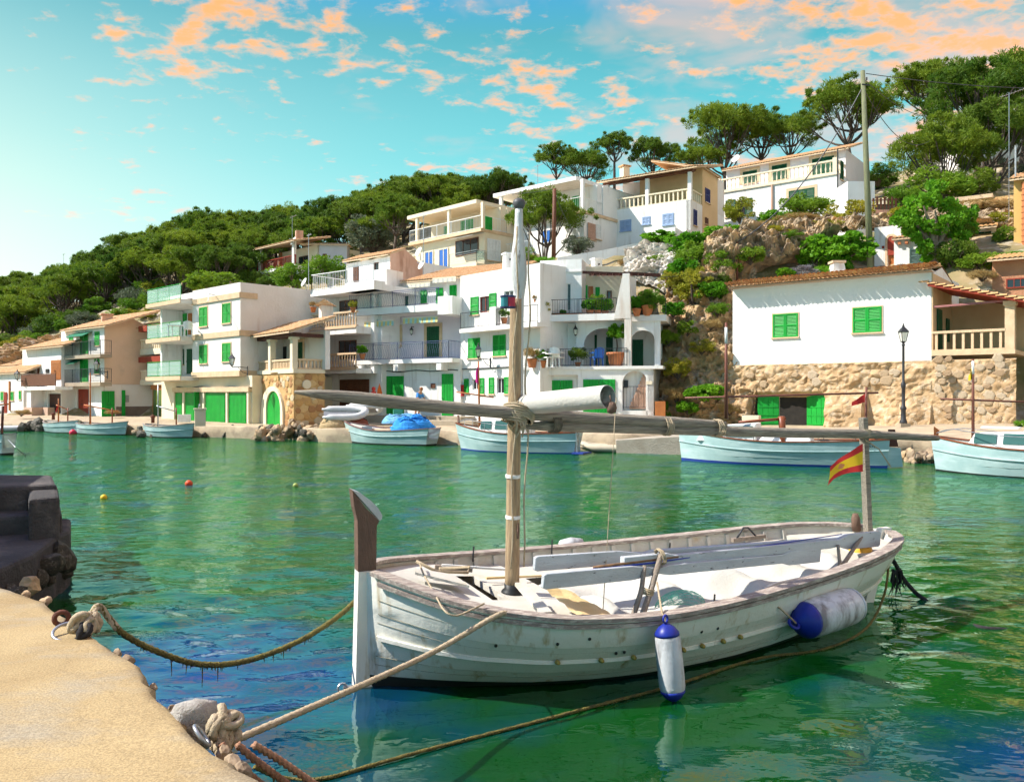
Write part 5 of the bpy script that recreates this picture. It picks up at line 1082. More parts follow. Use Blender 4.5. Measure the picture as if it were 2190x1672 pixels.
for (a, c) in ((ri[0], um - .01), (um + .01, ri[2])):
    mb = MB(); w = ri[2] - ri[0]; pts = [f.P(a, .012, .62), f.P(c, .012, .62)]; n = 7
    for k in range(n + 1): u = c + (a - c) * k / n; pts.append(f.P(u, .012, ri[3] - w * .5 + w * .5 * math.sqrt(max(0, 1 - ((u - um) / (w / 2)) ** 2))))
    mb.prism(pts, f.Nn() * .04); b.part(mb, 'door', M_GREEN)
M_ST = [mat('ochre_stone_a', (.62, .38, .15), (.50, .28, .10), .9, 6, .6, 25), mat('ochre_stone_b', (.68, .48, .24), (.56, .37, .16), .9, 6, .6, 25), mat('ochre_stone_c', (.46, .24, .10), (.36, .18, .08), .9, 6, .6, 25), mat('pale_stone_d', (.66, .53, .35), (.54, .42, .27), .9, 6, .6, 25)]
def stone_mesh(seed, m):
    random.seed(seed); n = random.randint(6, 9); mb = MB(); r = [random.uniform(.78, 1.1) for _ in range(n)]; o = [(r[k] * math.cos(6.283 * k / n), r[k] * math.sin(6.283 * k / n)) for k in range(n)]
    mb.v = [(x, -.06, z) for x, z in o] + [(x * .96, .45, z * .96) for x, z in o] + [(x * .70, .8, z * .70) for x, z in o]
    mb.f = [(k, (k + 1) % n, n + (k + 1) % n, n + k) for k in range(n)] + [(n + k, n + (k + 1) % n, 2 * n + (k + 1) % n, 2 * n + k) for k in range(n)] + [tuple(range(2 * n, 3 * n))]; mb.m = [0] * len(mb.f); return mb.mesh('stone', m)
STONES = [stone_mesh(k, M_ST[k % 4]) for k in range(12)]; random.seed(11)
def stones(parent, fac, u0, z0, u1, z1, size, skip, v=0.0, proud=.05, pool=None, keep=1.0, name='stone'):
    rz = math.atan2(fac.t.y, fac.t.x); z = z0 + size * .4; row = 0; cnt = 0
    if fac.n.dot(V((-math.sin(rz), math.cos(rz)))) < 0: flip = True
    else: flip = False
    while z < z1 - size * .25:
        u = u0 + size * (.35 + .3 * (row % 2))
        while u < u1 - size * .3:
            s = size * random.uniform(.40, .66); uu = u + random.uniform(-.1, .1) * size; zz = z + random.uniform(-.18, .18) * size
            if random.random() < keep and not skip(uu, zz, s):
                o = inst(random.choice(pool or STONES), name, parent, fac.P(uu, v, zz), (0, 0, rz + (math.pi if flip else 0)), (s * random.uniform(.95, 1.25), proud * random.uniform(.6, 1.3), s * random.uniform(.8, 1.05))); cnt += 1
            u += size * random.uniform(.95, 1.2)
        z += size * .88; row += 1
    return cnt
sw = [o for o in b.root.children if o.name.startswith('stone_wall')][0]
stones(sw, f, u0, .7, u1, z1, .40, lambda u, z, s: (ro[0] - .1 < u < ro[2] + .1 and z < ro[3] + .05))
sf = f.side(u1); su1 = sf.uz(694, 850)[0]; b.block(None, .4, fac=sf, uzr=(.02, zs, su1, z1), v=.02, m=M_STONEW, name='stone_wall', rec=.2)
sw2 = [o for o in b.root.children if o.name.startswith('stone_wall')][-1]; ov = sf.uz(655, 822, .02)
stones(sw2, sf, .1, .7, su1, z1, .42, lambda u, z, s: (u - ov[0]) ** 2 + (z - ov[1]) ** 2 < .3 ** 2, v=.02)
mb = MB(); c = sf.P(ov[0], .03, ov[1]); mb.lathe(c, [(.26, 0), (.26, .09), (.16, .09)], 14, axis=sf.Nn()); b.part(mb, 'round_window', M_CREAM); mb = MB(); mb.lathe(c, [(.155, 0), (.155, .07)], 14, axis=sf.Nn()); b.part(mb, 'pane', M_GLASS)
b.bx(None, -su1, .06, M_CREAM, 'terrace_floor', uzr=(u0 - .1, z1, u1 + .1, z1 + .22)); zf = z1 + .22; zp = f.uz(578, 772, .0)[1]; zc = f.uz(578, 726)[1]
for (xa, xb) in ((527, 539), (571, 582), (617, 630)):
    a = f.uz(xa, 760)[0]; c = f.uz(xb, 760)[0]; m_ = (a + c) / 2; mb = MB(); mb.box(f.P(m_ - .16, -.30, zf), f.T() * .32, f.Nn() * .32, V((0, 0, zc - zf - .15))); mb.box(f.P(m_ - .24, -.37, zc - .15), f.T() * .48, f.Nn() * .45, V((0, 0, .15))); b.part(mb, 'column', M_CREAM)
a0, a1, a2 = f.uz(533, 760)[0], f.uz(577, 760)[0], f.uz(624, 760)[0]
for (p, q) in ((a0 + .17, a1 - .17), (a1 + .17, a2 - .17)):
    b.balustrade(f.P(p, -.14, zf), f.P(q, -.14, zf), zp - zf + .05, M_SAND, step=.2, square=True)
b.balustrade(sf.P(.3, -.14, zf), sf.P(su1, -.14, zf), zp - zf + .05, M_SAND, step=.2, square=True)
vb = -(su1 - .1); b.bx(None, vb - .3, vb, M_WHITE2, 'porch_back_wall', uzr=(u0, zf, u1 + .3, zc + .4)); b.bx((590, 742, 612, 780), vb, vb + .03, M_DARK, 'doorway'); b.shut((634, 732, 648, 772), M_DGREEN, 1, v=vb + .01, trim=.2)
b.bx(None, -.38, .02, M_DWOOD, 'porch_beam', uzr=(u0 - .2, zc, u1 + .2, zc + .22)); sdf = f.side(u1 + .1); b.bx(None, -.3, .0, M_DWOOD, 'porch_beam', fac=sdf, uzr=(.4, zc, su1, zc + .2))
ze = zc + .26; b.roof((u0 - .35, u1 + .45), .5, ze, vb - .6, ze + 1.0, 8, w=.21)
mb = MB(); c = f.P(u1 - 1.4, vb - .9, ze + 1.0); mb.cbox(c + V((0, 0, .3)), .7, .6, .9, .5); b.part(mb, 'chimney', M_WHITE2); mb = MB(); mb.prism([c + V((-.55, -.5, .75)), c + V((.55, -.5, .75)), c + V((0, -.5, 1.1))], (0, 1, 0)); b.part(mb, 'chimney_cap', M_TILE)
for x in (550, 595):
    u, z = f.uz(x, 797); mb = MB(); mb.bar(f.P(u, 0, z), f.P(u, .45, z - .06), .09); b.part(mb, 'spout', M_SAND)
b.bx((527, 878, 536, 892), .0, .2, M_CREAM, 'meter_box')
# --- house with stone balustrade balconies
f = Fac(762, 49.2, -1120); b = Bld('house', 'white house with two stone balustrade balconies and a white railed roof terrace above', f)
ul, ur = f.uz(664, 700)[0], f.uz(762, 700)[0]; zb_ = .8; zt = f.uz(715, 622, -1.4)[1]
b.block(None, 7, v=-1.5, uzr=(f.uz(690, 700, -1.5)[0], zb_, ur + .6, zt), m=M_WHITE)
lev = []
for (x0, ya, x1, yb, th) in ((663, 703, 762, 699, .42), (663, 790, 762, 787, .30)):
    z = (f.uz(x0, ya)[1] + f.uz(x1, yb)[1]) / 2; b.bx(None, -1.5, .0, M_WHITE, 'balcony_slab', uzr=(ul, z - th, ur, z)); lev.append(z); b.bx(None, -.02, .06, M_SAND, 'slab_edge', uzr=(ul - .05, z - .10, ur, z + .003))
    b.balustrade(f.P(ul + .05, -.12, z), f.P(ur - .05, -.12, z), .95, M_SAND, step=.24); b.balustrade(f.P(ul + .1, -.25, z), f.P(ul + .1, -1.45, z), .95, M_SAND, step=.24)
b.pane((727, 642, 764, 674), M_BROWN, M_GLASS, v=-1.48, rec=-.01, cols=3, rows=2, name='door'); b.pane((726, 728, 763, 768), M_BROWN, M_GLASS, v=-1.48, rec=-.01, cols=3, name='door')
b.pane((705, 806, 718, 872), M_BROWN, M_GLASS, v=-1.48, rec=-.01, cols=1, name='door'); b.door((727, 811, 790, 878), M_BROWN, 4, v=-1.45, step=.2, name='garage_door', handle=False)
z3 = f.uz(700, 622)[1]; b.bx(None, -4.5, .0, M_WHITE, 'roof_terrace_slab', uzr=(ul, z3 - .25, ur + 1.6, z3 + .12)); b.bx(None, -.8, .12, M_WHITE, 'terrace_upstand', uzr=(ur - .9, z3 - .25, ur + 1.7, z3 + .28))
b.railing(f.P(ul + .05, -.05, z3 + .12), f.P(ur - .9, -.05, z3 + .12), 1.0, M_WMETAL, bars=.15, th=.03); b.railing(f.P(ur - .9, .05, z3 + .28), f.P(ur + 1.6, .05, z3 + .28), .95, M_STEEL, bars=.16); b.railing(f.P(ul + .05, -.05, z3 + .12), f.P(ul + .05, -3.5, z3 + .12), 1.0, M_WMETAL, bars=.15, th=.03)
b.bx(None, -1.5, -1.2, M_WHITE, 'fin', uzr=(ur - .05, lev[1] - .3, ur + .25, z3))
# --- white house with curly iron balconies
f = Fac(985, 47.6, -1900); b = Bld('house', 'long white house with bowed iron balconies, striped awnings and dark green shutters', f)
ul, ur = f.uz(764, 740)[0], f.uz(985, 740)[0]; zA = f.uz(868, 774)[1]; zB = f.uz(855, 669)[1]
b.block(None, 7, uzr=(f.uz(694, 840)[0], .8, ur, zA), m=M_WHITE, name='ground_floor_wall'); b.block(None, 7, v=-1.1, uzr=(ul, zA, ur + .3, zB), m=mat('lilac_white_plaster', (.74, .66, .70), (.68, .60, .66), .9, .7, .2, 9), name='middle_wall')
b.block(None, 7, v=-1.6, uzr=(f.uz(798, 640, -1.6)[0], zB, ur + .6, f.uz(920, 596, -1.6)[1]), m=M_WHITE, name='upper_wall')
for (z, th) in ((zA, .5), (zB, .38)): b.bx(None, -1.6, .75, M_WHITE, 'balcony_slab', uzr=(ul, z - .12, ur - .05, z + .12)); b.bx(None, .55, .78, M_WHITE, 'balcony_beam', uzr=(ul, z - .12, ur - .05, z + .28)) if z == zB else None
for x in (770, 848, 940): u = f.uz(x, 775, .6)[0]; b.bx(None, .0, .72, M_WHITE, 'bracket', uzr=(u - .15, zA - .55, u + .2, zA - .12))
uq = f.uz(938, 650, .7)[0]
b.railing(f.P(ul, .70, zA + .12), f.P(ur - .35, .70, zA + .12), 1.02, M_BLUEIRON, bars=.135, bow=.10); b.railing(f.P(ur - .35, .70, zA + .12), f.P(ur - .35, -1.0, zA + .12), 1.02, M_BLUEIRON, bars=.135, posts=1)
b.railing(f.P(ul, .70, zB + .28), f.P(uq, .70, zB + .28), .95, M_BLUEIRON, bars=.135, bow=.10)
b.bx(None, -1.6, .80, M_WHITE, 'balcony_end_wall', uzr=(uq, zB - .35, ur - .03, f.uz(965, 632, .8)[1])); b.shut((828, 702, 855, 743), M_DGREEN, 1, v=-1.09, trim=.2, boards=False); b.door((913, 698, 940, 764), M_DGREEN, 1, v=-1.09, trim=.2)
for r in ((859, 627, 873, 668), (933, 616, 948, 663)): b.door(r, M_DGREEN if r[0] < 900 else M_GREEN, 1, v=-1.59)
for r in ((900, 620, 913, 649), (962, 610, 977, 637)): b.shut(r, M_GREEN, 2, v=-1.59)
def awning(fac, x0, y0, x1, y1, v, parent, cols):
    u0, z, u1, _ = fac.rect(x0, y0, x1, y0, v=v); z1 = fac.uz((x0 + x1) / 2, y1, v)[1]; n = int((u1 - u0) / .16)
    for k in range(2):
        mb = MB()
        for i in range(k, n, 2): a = u0 + (u1 - u0) * i / n; c = u0 + (u1 - u0) * (i + 1) / n; mb.add([fac.P(a, v, z), fac.P(c, v, z), fac.P(c, v + .02, z1), fac.P((a + c) / 2, v + .02, z1 - .04), fac.P(a, v + .02, z1)], [(0, 1, 2, 3, 4)])
        mb.build('awning_fringe', cols[k], parent, kind='stuff')
    MB().bar(fac.P(u0, v - .03, z + .03), fac.P(u1, v - .03, z + .03), .07).build('awning_roll', M_CREAM, parent)
AW = (mat('awning_yellow', (.72, .58, .22), (.62, .5, .2), .9, 3), mat('awning_teal', (.34, .55, .50), (.3, .5, .45), .9, 3)); AW2 = (M_CANVAS, mat('awning_ivory', (.72, .68, .52), (.64, .58, .42), .9, 3))
awning(f, 779, 688, 842, 697, .5, b.root, AW); awning(f, 862, 680, 936, 690, .5, b.root, AW); awning(f, 868, 607, 920, 614, -1.1, b.root, AW2); awning(f, 925, 595, 975, 603, -1.1, b.root, AW2)
zr0 = f.uz(920, 597, -1.2)[1]; b.roof((f.uz(855, 605, -1.2)[0], ur + 2.1), -1.2, zr0, -6.5, zr0 + 1.5, 10, w=.21)
b.door((813, 804, 864, 880), M_GREEN, 2, v=.002, step=.18, name='garage_door', zb=1.25); b.door((945, 799, 970, 880), M_GREEN, 1, v=.002, step=.2, zb=1.2); b.bx((921, 820, 930, 830), 0, .06, M_BROWN, 'meter_box')
mb = MB(); mb.tube([f.P(f.uz(x, 800)[0], .04, f.uz(x, 796 - (x - 760) * .02 + 1.5 * math.sin(x * .09))[1]) for x in range(700, 985, 10)], .03, 5); b.part(mb, 'cable', M_IRON)
b.bx(None, -1.65, .02, M_WHITE, 'side_wall', uzr=(f.uz(798, 620, -1.0)[0] - .2, zB + .1, f.uz(853, 620, -1.2)[0], f.uz(826, 583, -1.2)[1]))
u, z = f.uz(883, 704, -1.0); mi, mg = MB(), MB(); lantern(mi, mg, f.P(u, -.85, z - .35), .7); mi.bar(f.P(u, -1.1, z + .15), f.P(u, -.85, z + .15), .03); b.part(mi, 'porch_lantern', M_IRON); b.part(mg, 'porch_lantern_glass', M_LAMPGLASS)
# pavement steps in front of it
for (x0, y0, x1, y1, v0, v1, zt_) in ((690, 868, 985, 900, -.1, 1.6, 1.18), (840, 868, 1012, 905, 1.5, 3.2, 1.0)):
    u0 = f.uz(x0, 880, v1)[0]; u1 = f.uz(x1, 880, v1)[0]; b.bx(None, v0, v1, M_CONC, 'front_step', uzr=(u0, .5, u1, zt_))
# tower room behind with stained pink side
f2 = Fac(834, 55, -1000); b = Bld('roof_room', 'small white roof-top room with stained pink gable and tiled roof behind the balconies', f2, 'house'); u0, z0, u1, z1 = f2.rect(741, 552, 834, 640); b.block(None, 6, uzr=(u0, z0, u1, z1 - .15), m=M_WHITE, holes=[(799, 561, 810, 585)]); b.pane((799, 561, 810, 585), M_BROWN, M_GLASS, cols=1); b.door((756, 570, 768, 606), M_BROWN)
sf = f2.side(u1); w = sf.uz(903, 570)[0]; mb = MB(); zr = sf.uz(865, 534)[1]; mb.prism([sf.P(0, .01, z0), sf.P(w, .01, z0), sf.P(w, .01, zr - .9), sf.P(w * .45, .01, zr), sf.P(0, .01, z1)], sf.Nn() * .04); b.part(mb, 'gable_wall', M_PINK, label='rust-stained pink side wall'); b.roof((u0 - .15, u1 + .1), .3, z1 + .0, -w * .45, zr + .1, 7, w=.2)
def dish(label, px, py, d, r, aim=(-.75, -.55, .45)):
    c = PX(px, py, d); a = V(aim).normalized(); root = thing('satellite_dish', label, 'satellite dish', c - V((0, 0, r)), group='satellite dishes on the roofs'); mb = MB(); n = 20
    mb.lathe(c, [(.02, -.10 * r), (r * .5, -.04 * r), (r * .85, .08 * r), (r, .16 * r), (r * .98, .19 * r), (r * .8, .10 * r), (r * .4, -.01 * r), (.02, -.04 * r)], n, axis=a); mb.build('reflector', M_WMETAL, root, smooth=True)
    mb = MB(); e = c + a * r * .95; mb.tube([c - V((0, 0, r * .8)), e], .02, 5); mb.lathe(e, [(.03, -.06), (.05, 0), (.03, .06)], 8, axis=a); mb.build('feed_arm', M_STEEL, root); mb = MB(); mb.tube([c - a * .08, c - a * .15 - V((0, 0, r * 1.4)), ], .03, 6); mb.build('mount', M_STEEL, root)
dish('white satellite dish on the pink gable, the upper of two', 896, 539, 54.0, .34); dish('white satellite dish on the pink gable, the lower of two', 902, 567, 54.0, .33); dish('white satellite dish above the side wall of the three storey block', 651, 604, 52, .30)
# --- white house with open green shutters (behind the mast)
f = Fac(1112, 44.2, -520); b = Bld('house', 'tall white house with open green shutters directly behind the mast', f); ul, ur = f.uz(985, 740)[0], f.uz(1155, 640)[0]; z1 = f.uz(1055, 579)[1]
b.block(None, 8, uzr=(ul, .5, ur, z1), m=M_WHITE, holes=[(1026, 634, 1047, 668), (1078, 622, 1098, 654), (1010, 811, 1024, 834), (1062, 808, 1078, 842)])
for r in ((1007, 635, 1024, 673), (1047, 627, 1062, 664)): b.shut(r, M_GREEN, 1)
b.pane((1026, 634, 1047, 668), M_RED, M_GLASS, cols=2, rows=1); b.pane((1078, 622, 1098, 654), M_WMETAL, M_GLASS); b.pane((1010, 811, 1024, 834), M_WMETAL, M_GLASS); b.pane((1062, 808, 1078, 842), M_WMETAL, M_GLASS)
for r in ((1002, 723, 1027, 766), (1055, 716, 1082, 761)): b.shut(r, M_GREEN, 2)
for r in ((993, 810, 1003, 840), (1026, 808, 1036, 842), (1046, 807, 1057, 842), (1079, 806, 1093, 842)): b.shut(r, M_GREEN, 1)
zf = f.uz(1060, 697, .8)[1]; u0, um, um2 = f.uz(984, 690, .8)[0], f.uz(1048, 690, .8)[0], f.uz(1061, 690, .8)[0]; u3 = f.uz(1150, 680, .8)[0]
b.bx(None, .0, .85, M_WHITE, 'balcony_slab', uzr=(u0, zf - .22, u3, zf)); b.bx(None, .5, .84, M_WHITE, 'balcony_pier', uzr=(um, zf, um2, zf + 1.05)); b.railing(f.P(u0 + .05, .8, zf), f.P(um, .8, zf), .9, M_IRON, bars=.12); b.railing(f.P(um2, .8, zf), f.P(u3, .8, zf), .9, M_IRON, bars=.12)
zc = f.uz(1050, 787, .05)[1]; mb = MB(); mb.tube([f.P(f.uz(x, 788)[0], .05, f.uz(x, 790 - (x - 985) * .05)[1]) for x in range(985, 1112, 8)], .03, 5); b.part(mb, 'cable', M_IRON)
o = b.bx((977, 823, 988, 847), 0.02, .2, mat('red_box_paint', (.45, .02, .03), (.35, .02, .03), .4, 3), 'hydrant_box')
wall_lamp('black wall lantern on the tall white house behind the mast', f, 1023, 764, 1.05, .9)
# --- corner house with terraces and pergola
f = Fac(1110, 43.9, -5200); b = Bld('house', 'white corner house with plant-filled terraces, arches, pergola and green garage doors', f); ul = f.uz(1100, 850)[0]; ur = f.uz(1398, 850)[0]; z1 = f.uz(1250, 790)[1]
arc = f.rect(1331, 791, 1385, 874)
b.block(None, 6, uzr=(ul, .5, ur, z1), m=M_WHITE, name='ground_floor_wall', holes=[(1121, 802, 1236, 911), (1331, 793, 1385, 878)], rec=.35)
b.door((1121, 813, 1225, 912), M_GREEN, 4, v=-.30, step=.16, zb=.6, name='garage_door', handle=False); b.door((1247, 811, 1316, 912), M_GREEN, 2, v=.003, step=.16, zb=.6, name='garage_door', handle=False)
# stair in the arched passage
u0, z0, u1, _ = arc; mb = MB(); n = 12
for k in range(n): mb.box(f.P(u0 + .35, -.32 + .003 * k, z0 + .02), f.T() * 0.01, f.Nn() * .01, V((0, 0, .01)))
st = MB()
for k in range(n):
    a = u0 + .35 + (u1 - u0 - .4) * k / n; st.box(f.P(a, -.33, z0), f.T() * ((u1 - u0 - .4) / n), f.Nn() * (.26 - .012 * k), V((0, 0, .18 * (k + 1))))
b.part(st, 'stairs', M_PINK)
# spandrels that round off the passage opening
mb = MB(); w = (u1 - u0) / 2; zc = f.uz(1358, 793)[1]; um = (u0 + u1) / 2
for s_ in (-1, 1):
    pts = [f.P(um + s_ * (w + .1), -.10, zc + .03), f.P(um, -.10, zc + .03)]
    for k in range(9): th = math.pi / 2 * k / 8; pts.append(f.P(um + s_ * w * math.sin(th), -.10, zc - w + w * math.cos(th)))
    pts.append(f.P(um + s_ * (w + .1), -.10, zc - w)); mb2 = MB(); mb2.prism(pts, f.Nn() * .098); b.part(mb2, 'arch_spandrel', M_WHITE)
g0 = f.P(u0 + .05, -.05, z0); g1 = f.P(u1 - .05, -.05, z0); b.railing(g0, g1, 1.15, M_IRON, bars=.16, name='gate')
sdf = f.side(ur); b.bx(None, -.4, .0, M_WHITE, 'side_wall', fac=sdf, uzr=(.0, .5, 2.6, z1 + .1))
b.bx(None, -5, .10, M_WHITE, 'terrace_floor', uzr=(ul + .35, z1, f.uz(1418, 790)[0], z1 + .16)); zf = z1 + .16
zt = f.uz(1250, 690, -1.3)[1]; va = -1.3
b.block(None, 5, v=va, uzr=(f.uz(1112, 740, va)[0], zf, f.uz(1232, 740, va)[0], zt), m=M_WHITE, name='first_floor_wall', holes=[(1147, 711, 1208, 786)]); b.pane((1147, 711, 1208, 786), M_IRON, M_GLASS, v=va, cols=2, rec=.1)
# arcade wall with two arches
def arcade(fac, u0, u1, z0, z1, arches, v, th, m, name):
    us = [u0] + [q for a in arches for q in a[:2]] + [u1]; mb = MB()
    for i in range(0, len(us), 2): mb.box(fac.P(us[i], v, z0), fac.T() * (us[i + 1] - us[i]), fac.Nn() * th, V((0, 0, z1 - z0)))
    for (a, c, top) in arches:
        w = (c - a) / 2; pts = [fac.P(a, v, z1), fac.P(c, v, z1)]
        for k in range(13): thh = math.pi * k / 12; pts.append(fac.P((a + c) / 2 + w * math.cos(thh), v, top - w * .8 + w * .8 * math.sin(thh)))
        mb.prism(pts, fac.Nn() * th)
    return b.part(mb, name, m)
A1 = (f.uz(1249, 740, -.9)[0], f.uz(1330, 740, -.9)[0], f.uz(1290, 702, -.9)[1]); A2 = (f.uz(1349, 740, -.9)[0], f.uz(1400, 740, -.9)[0], f.uz(1374, 706, -.9)[1])
arcade(f, f.uz(1232, 740, -.9)[0], f.uz(1412, 740, -.9)[0], zf, zt, [A1, A2], -1.2, .3, M_WHITE, 'arcade_wall')
b.bx(None, -3.4, -3.2, M_WHITE2, 'arcade_back_wall', uzr=(f.uz(1232, 740, -3)[0], zf, f.uz(1415, 740, -3)[0], zt)); b.door((1260, 716, 1277, 783), M_DGREEN, v=-3.19); b.door((1296, 720, 1311, 783), M_DGREEN, v=-3.19); b.door((1352, 726, 1376, 785), M_DGREEN, v=-3.19)
ra = f.P(f.uz(1116, 780, .05)[0], .05, zf); rb = f.P(f.uz(1341, 780, .05)[0], .05, zf); b.railing(ra, rb, .92, M_IRON, bars=.14)
# upper terrace
b.bx(None, -5.5, -.15, M_WHITE, 'upper_terrace_floor', uzr=(f.uz(1112, 688, -.2)[0], zt, f.uz(1330, 688, -.2)[0], zt + .35)); z2 = zt + .35; b.bx(None, -5, -.8, M_WHITE2, 'terrace_floor_end', uzr=(f.uz(1331, 688, -.8)[0], zt - .05, f.uz(1425, 688, -.8)[0], zt + .28))
zr = f.uz(1200, 556, -1.2)[1]; b.block(None, 5, v=-1.2, uzr=(f.uz(1155, 620, -1.2)[0], z2, f.uz(1244, 620, -1.2)[0], zr), m=M_WHITE, name='upper_wall', holes=[(1169, 607, 1221, 672)]); b.pane((1169, 607, 1221, 672), M_WHITE, M_GLASS, v=-1.2, cols=1, fw=.04); b.bx(None, -1.2, -1.14, M_WHITE, 'string_course', uzr=(f.uz(1155, 582, -1.2)[0] - .03, f.uz(1200, 583, -1.2)[1], f.uz(1244, 582, -1.2)[0], f.uz(1200, 580, -1.2)[1]))
f3 = Fac(0, 0, o=f.P(f.uz(1244, 620, -1.2)[0], -1.2, 0)[:2], t=(.93, -.02)); f3.o = f3.o + V((0, 1.2)); b.block(None, 4, fac=f3, uzr=(0, z2, f3.uz(1332, 640)[0], f3.uz(1290, 570)[1]), m=M_CREAM, name='terrace_wall'); b.door((1247, 610, 1257, 660), M_GREEN, fac=f3, v=.002); b.door((1258, 612, 1269, 664), M_ORWOOD, fac=f3, v=.002); b.door((1273, 614, 1283, 664), M_GREEN, fac=f3, v=.002); b.pane((1298, 622, 1308, 660), M_BROWN, M_GLASS, fac=f3, rec=-.01, cols=1)
b.railing(f.P(f.uz(1156, 679, -.2)[0], -.22, z2), f.P(f.uz(1318, 679, -.2)[0], -.22, z2), .80, M_IRON, bars=.13)
b.railing(f.P(f.uz(1345, 676, -.9)[0], -.9, zt + .3), f.P(f.uz(1424, 676, -.9)[0], -.9, zt + .3), .9, M_IRON, bars=.13)
# tapered white post, pergola
u = f.uz(1332, 680, -.15)[0]; mb = MB(); zq = f.uz(1338, 586, -.2)[1]; mb.prism([f.P(u - .45, -.32, z2 - .3), f.P(u + .42, -.32, z2 - .3), f.P(u + .36, -.32, zq), f.P(u + .02, -.32, zq)], f.Nn() * .34); mb.box(f.P(u + .1, -.315, zf), f.T() * .34, f.Nn() * .32, V((0, 0, z2 - .25 - zf))); b.part(mb, 'tapered_post', M_WHITE2)
zp = zq - .05
for k in range(9):
    a = f.P(f.uz(1246, 590, -1.2)[0] + .32 * k + .15, -2.6 - .1 * k, zp + .45); c = f.P(f.uz(1246, 590, -1.2)[0] + .32 * k + .9, .25 - .1 * k, zp + .02); mb = MB(); mb.bar(a, c, .09, .12); b.part(mb, 'pergola_beam', M_DWOOD)
mb = MB(); mb.bar(f.P(f.uz(1246, 590, -.1)[0], -.02, zp + .2), f.P(f.uz(1408, 600, -.1)[0], -1.0, zp + .02), .10, .14); mb.bar(f.P(f.uz(1330, 590, -.1)[0], -.8, zp + .2), f.P(f.uz(1408, 600, -.1)[0], -1.4, zp + .1), .10, .14); b.part(mb, 'pergola_plate', M_DWOOD, kind='stuff')
b.bx((1382, 815, 1395, 822), .0, .03, M_CREAM, 'wall_tile'); b.bx((1334, 813, 1343, 829), -.32, -.25, M_IRON, 'letter_box'); b.bx(None, .0, .35, M_ORWOOD, 'utility_plinth', uzr=(f.uz(1402, 870)[0], .7, f.uz(1424, 870)[0], f.uz(1412, 858)[1]))
u, z = f.uz(1233, 706, -1.0); mi, mg = MB(), MB(); lantern(mi, mg, f.P(u, -.7, z - .3), .75); mi.bar(f.P(u, -1.25, z + .1), f.P(u, -.7, z + .14), .035); b.part(mi, 'porch_lantern', M_IRON); b.part(mg, 'porch_lantern_glass', M_LAMPGLASS)
mb = MB()
for k in range(7): mb.lathe(f.P(u, -1.05, z - .55 - .14 * k), [(.01, -.05), (.03 + .05 * abs(math.sin(k * 2)), 0), (.01, .05)], 6)
b.part(mb, 'hanging_ornament', M_SAND, kind='stuff')
for (px, py, d) in ((1087, 562, 47), (1276, 572, 50)):
    c = PX(px, py, d); root = thing('chimney', 'small whitewashed chimney with pierced sides beside the mast' if px < 1100 else 'small whitewashed chimney with pierced sides above the pergola house', 'chimney', c - V((0, 0, .5))); mb = MB(); mb.cbox(c, .50, .5, .9, .4); mb.build('stack', M_WHITE, root); mb = MB(); mb.cbox(c + V((0, 0, .5)), .62, .62, .1, .4); mb.build('cap', M_WHITE, root)
    for k in (-1, 1): q = c + V((.12 * k, -.26, .15)); MB().lathe(q, [(.06, 0), (.06, .03)], 8, axis=(0, -1, 0)).build('hole', M_DARK, root)
# --- white house on the rock base, right
f = Fac(1600, 42.3, -1060); b = Bld('house', 'broad white house with two green shuttered windows on an ochre rock base, tiled eaves, veranda', f); ul, ur = f.uz(1567, 700)[0], f.uz(1992, 680)[0]; zb0 = f.uz(1780, 776)[1]; zt = f.uz(1780, 594)[1]
b.block(None, 6, uzr=(ul, zb0, ur, zt - .02), m=mat('clean_white_render', (.80, .78, .74), (.76, .74, .70), .9, .5, .25, 10, spots=(.7, .6, .85, (.66, .58, .48), None)), name='wall')
for r in ((1653, 671, 1707, 721), (1824, 657, 1886, 711)): b.shut(r, M_GREEN, 2, trim=.05, v=.002)
# roof tiles, one object each, over the front slope; the rest of the slope is out of sight behind them
TCOV = MB(); L_, w_ = .50, .105; n = 6
for i in range(2):
    for k in range(n + 1):
        th = math.pi * k / n; rr = w_ * (1 - .12 * i); TCOV.v.append((rr * math.cos(th), -i * L_, rr * .75 * math.sin(th)))
for k in range(n): TCOV.f.append((k, k + 1, n + 2 + k, n + 1 + k)); TCOV.m.append(0)
k0 = len(TCOV.v)
for k in range(n + 1): th = math.pi * k / n; TCOV.v.append((w_ * .82 * math.cos(th), 0, w_ * .75 * .78 * math.sin(th)))
for k in range(n): TCOV.f.append((k + 1, k, k0 + k, k0 + k + 1)); TCOV.m.append(0)
TM = [TCOV.mesh('roof_tile', m_, smooth=False) for m_ in (M_TILE, mat('terracotta_tile_pale', (.64, .40, .19), (.52, .29, .12), .85, 6, .4, 30), mat('terracotta_tile_brown', (.46, .25, .12), (.36, .18, .085), .85, 6, .4, 30))]
ve = .42; ro_ = tile_surface(f, ul - .1, ur + .1, ve - .05, zt - .06, -1.8, zt + .34, .215, 4, .02); rbase = b.part(ro_, 'tiled_roof', M_TILE)
b.bx(None, -.2, ve - .12, mat('pink_eave', (.60, .42, .30), (.5, .34, .24), .9, 3), 'eave_soffit', uzr=(ul - .05, zt - .14, ur + .05, zt - .075)); nt_ = int((ur - ul + .2) / .215); pitch = math.atan2(.40, 1.75 + .42); rz = math.atan2(f.t.y, f.t.x)
yy = V((-math.sin(rz), math.cos(rz)));
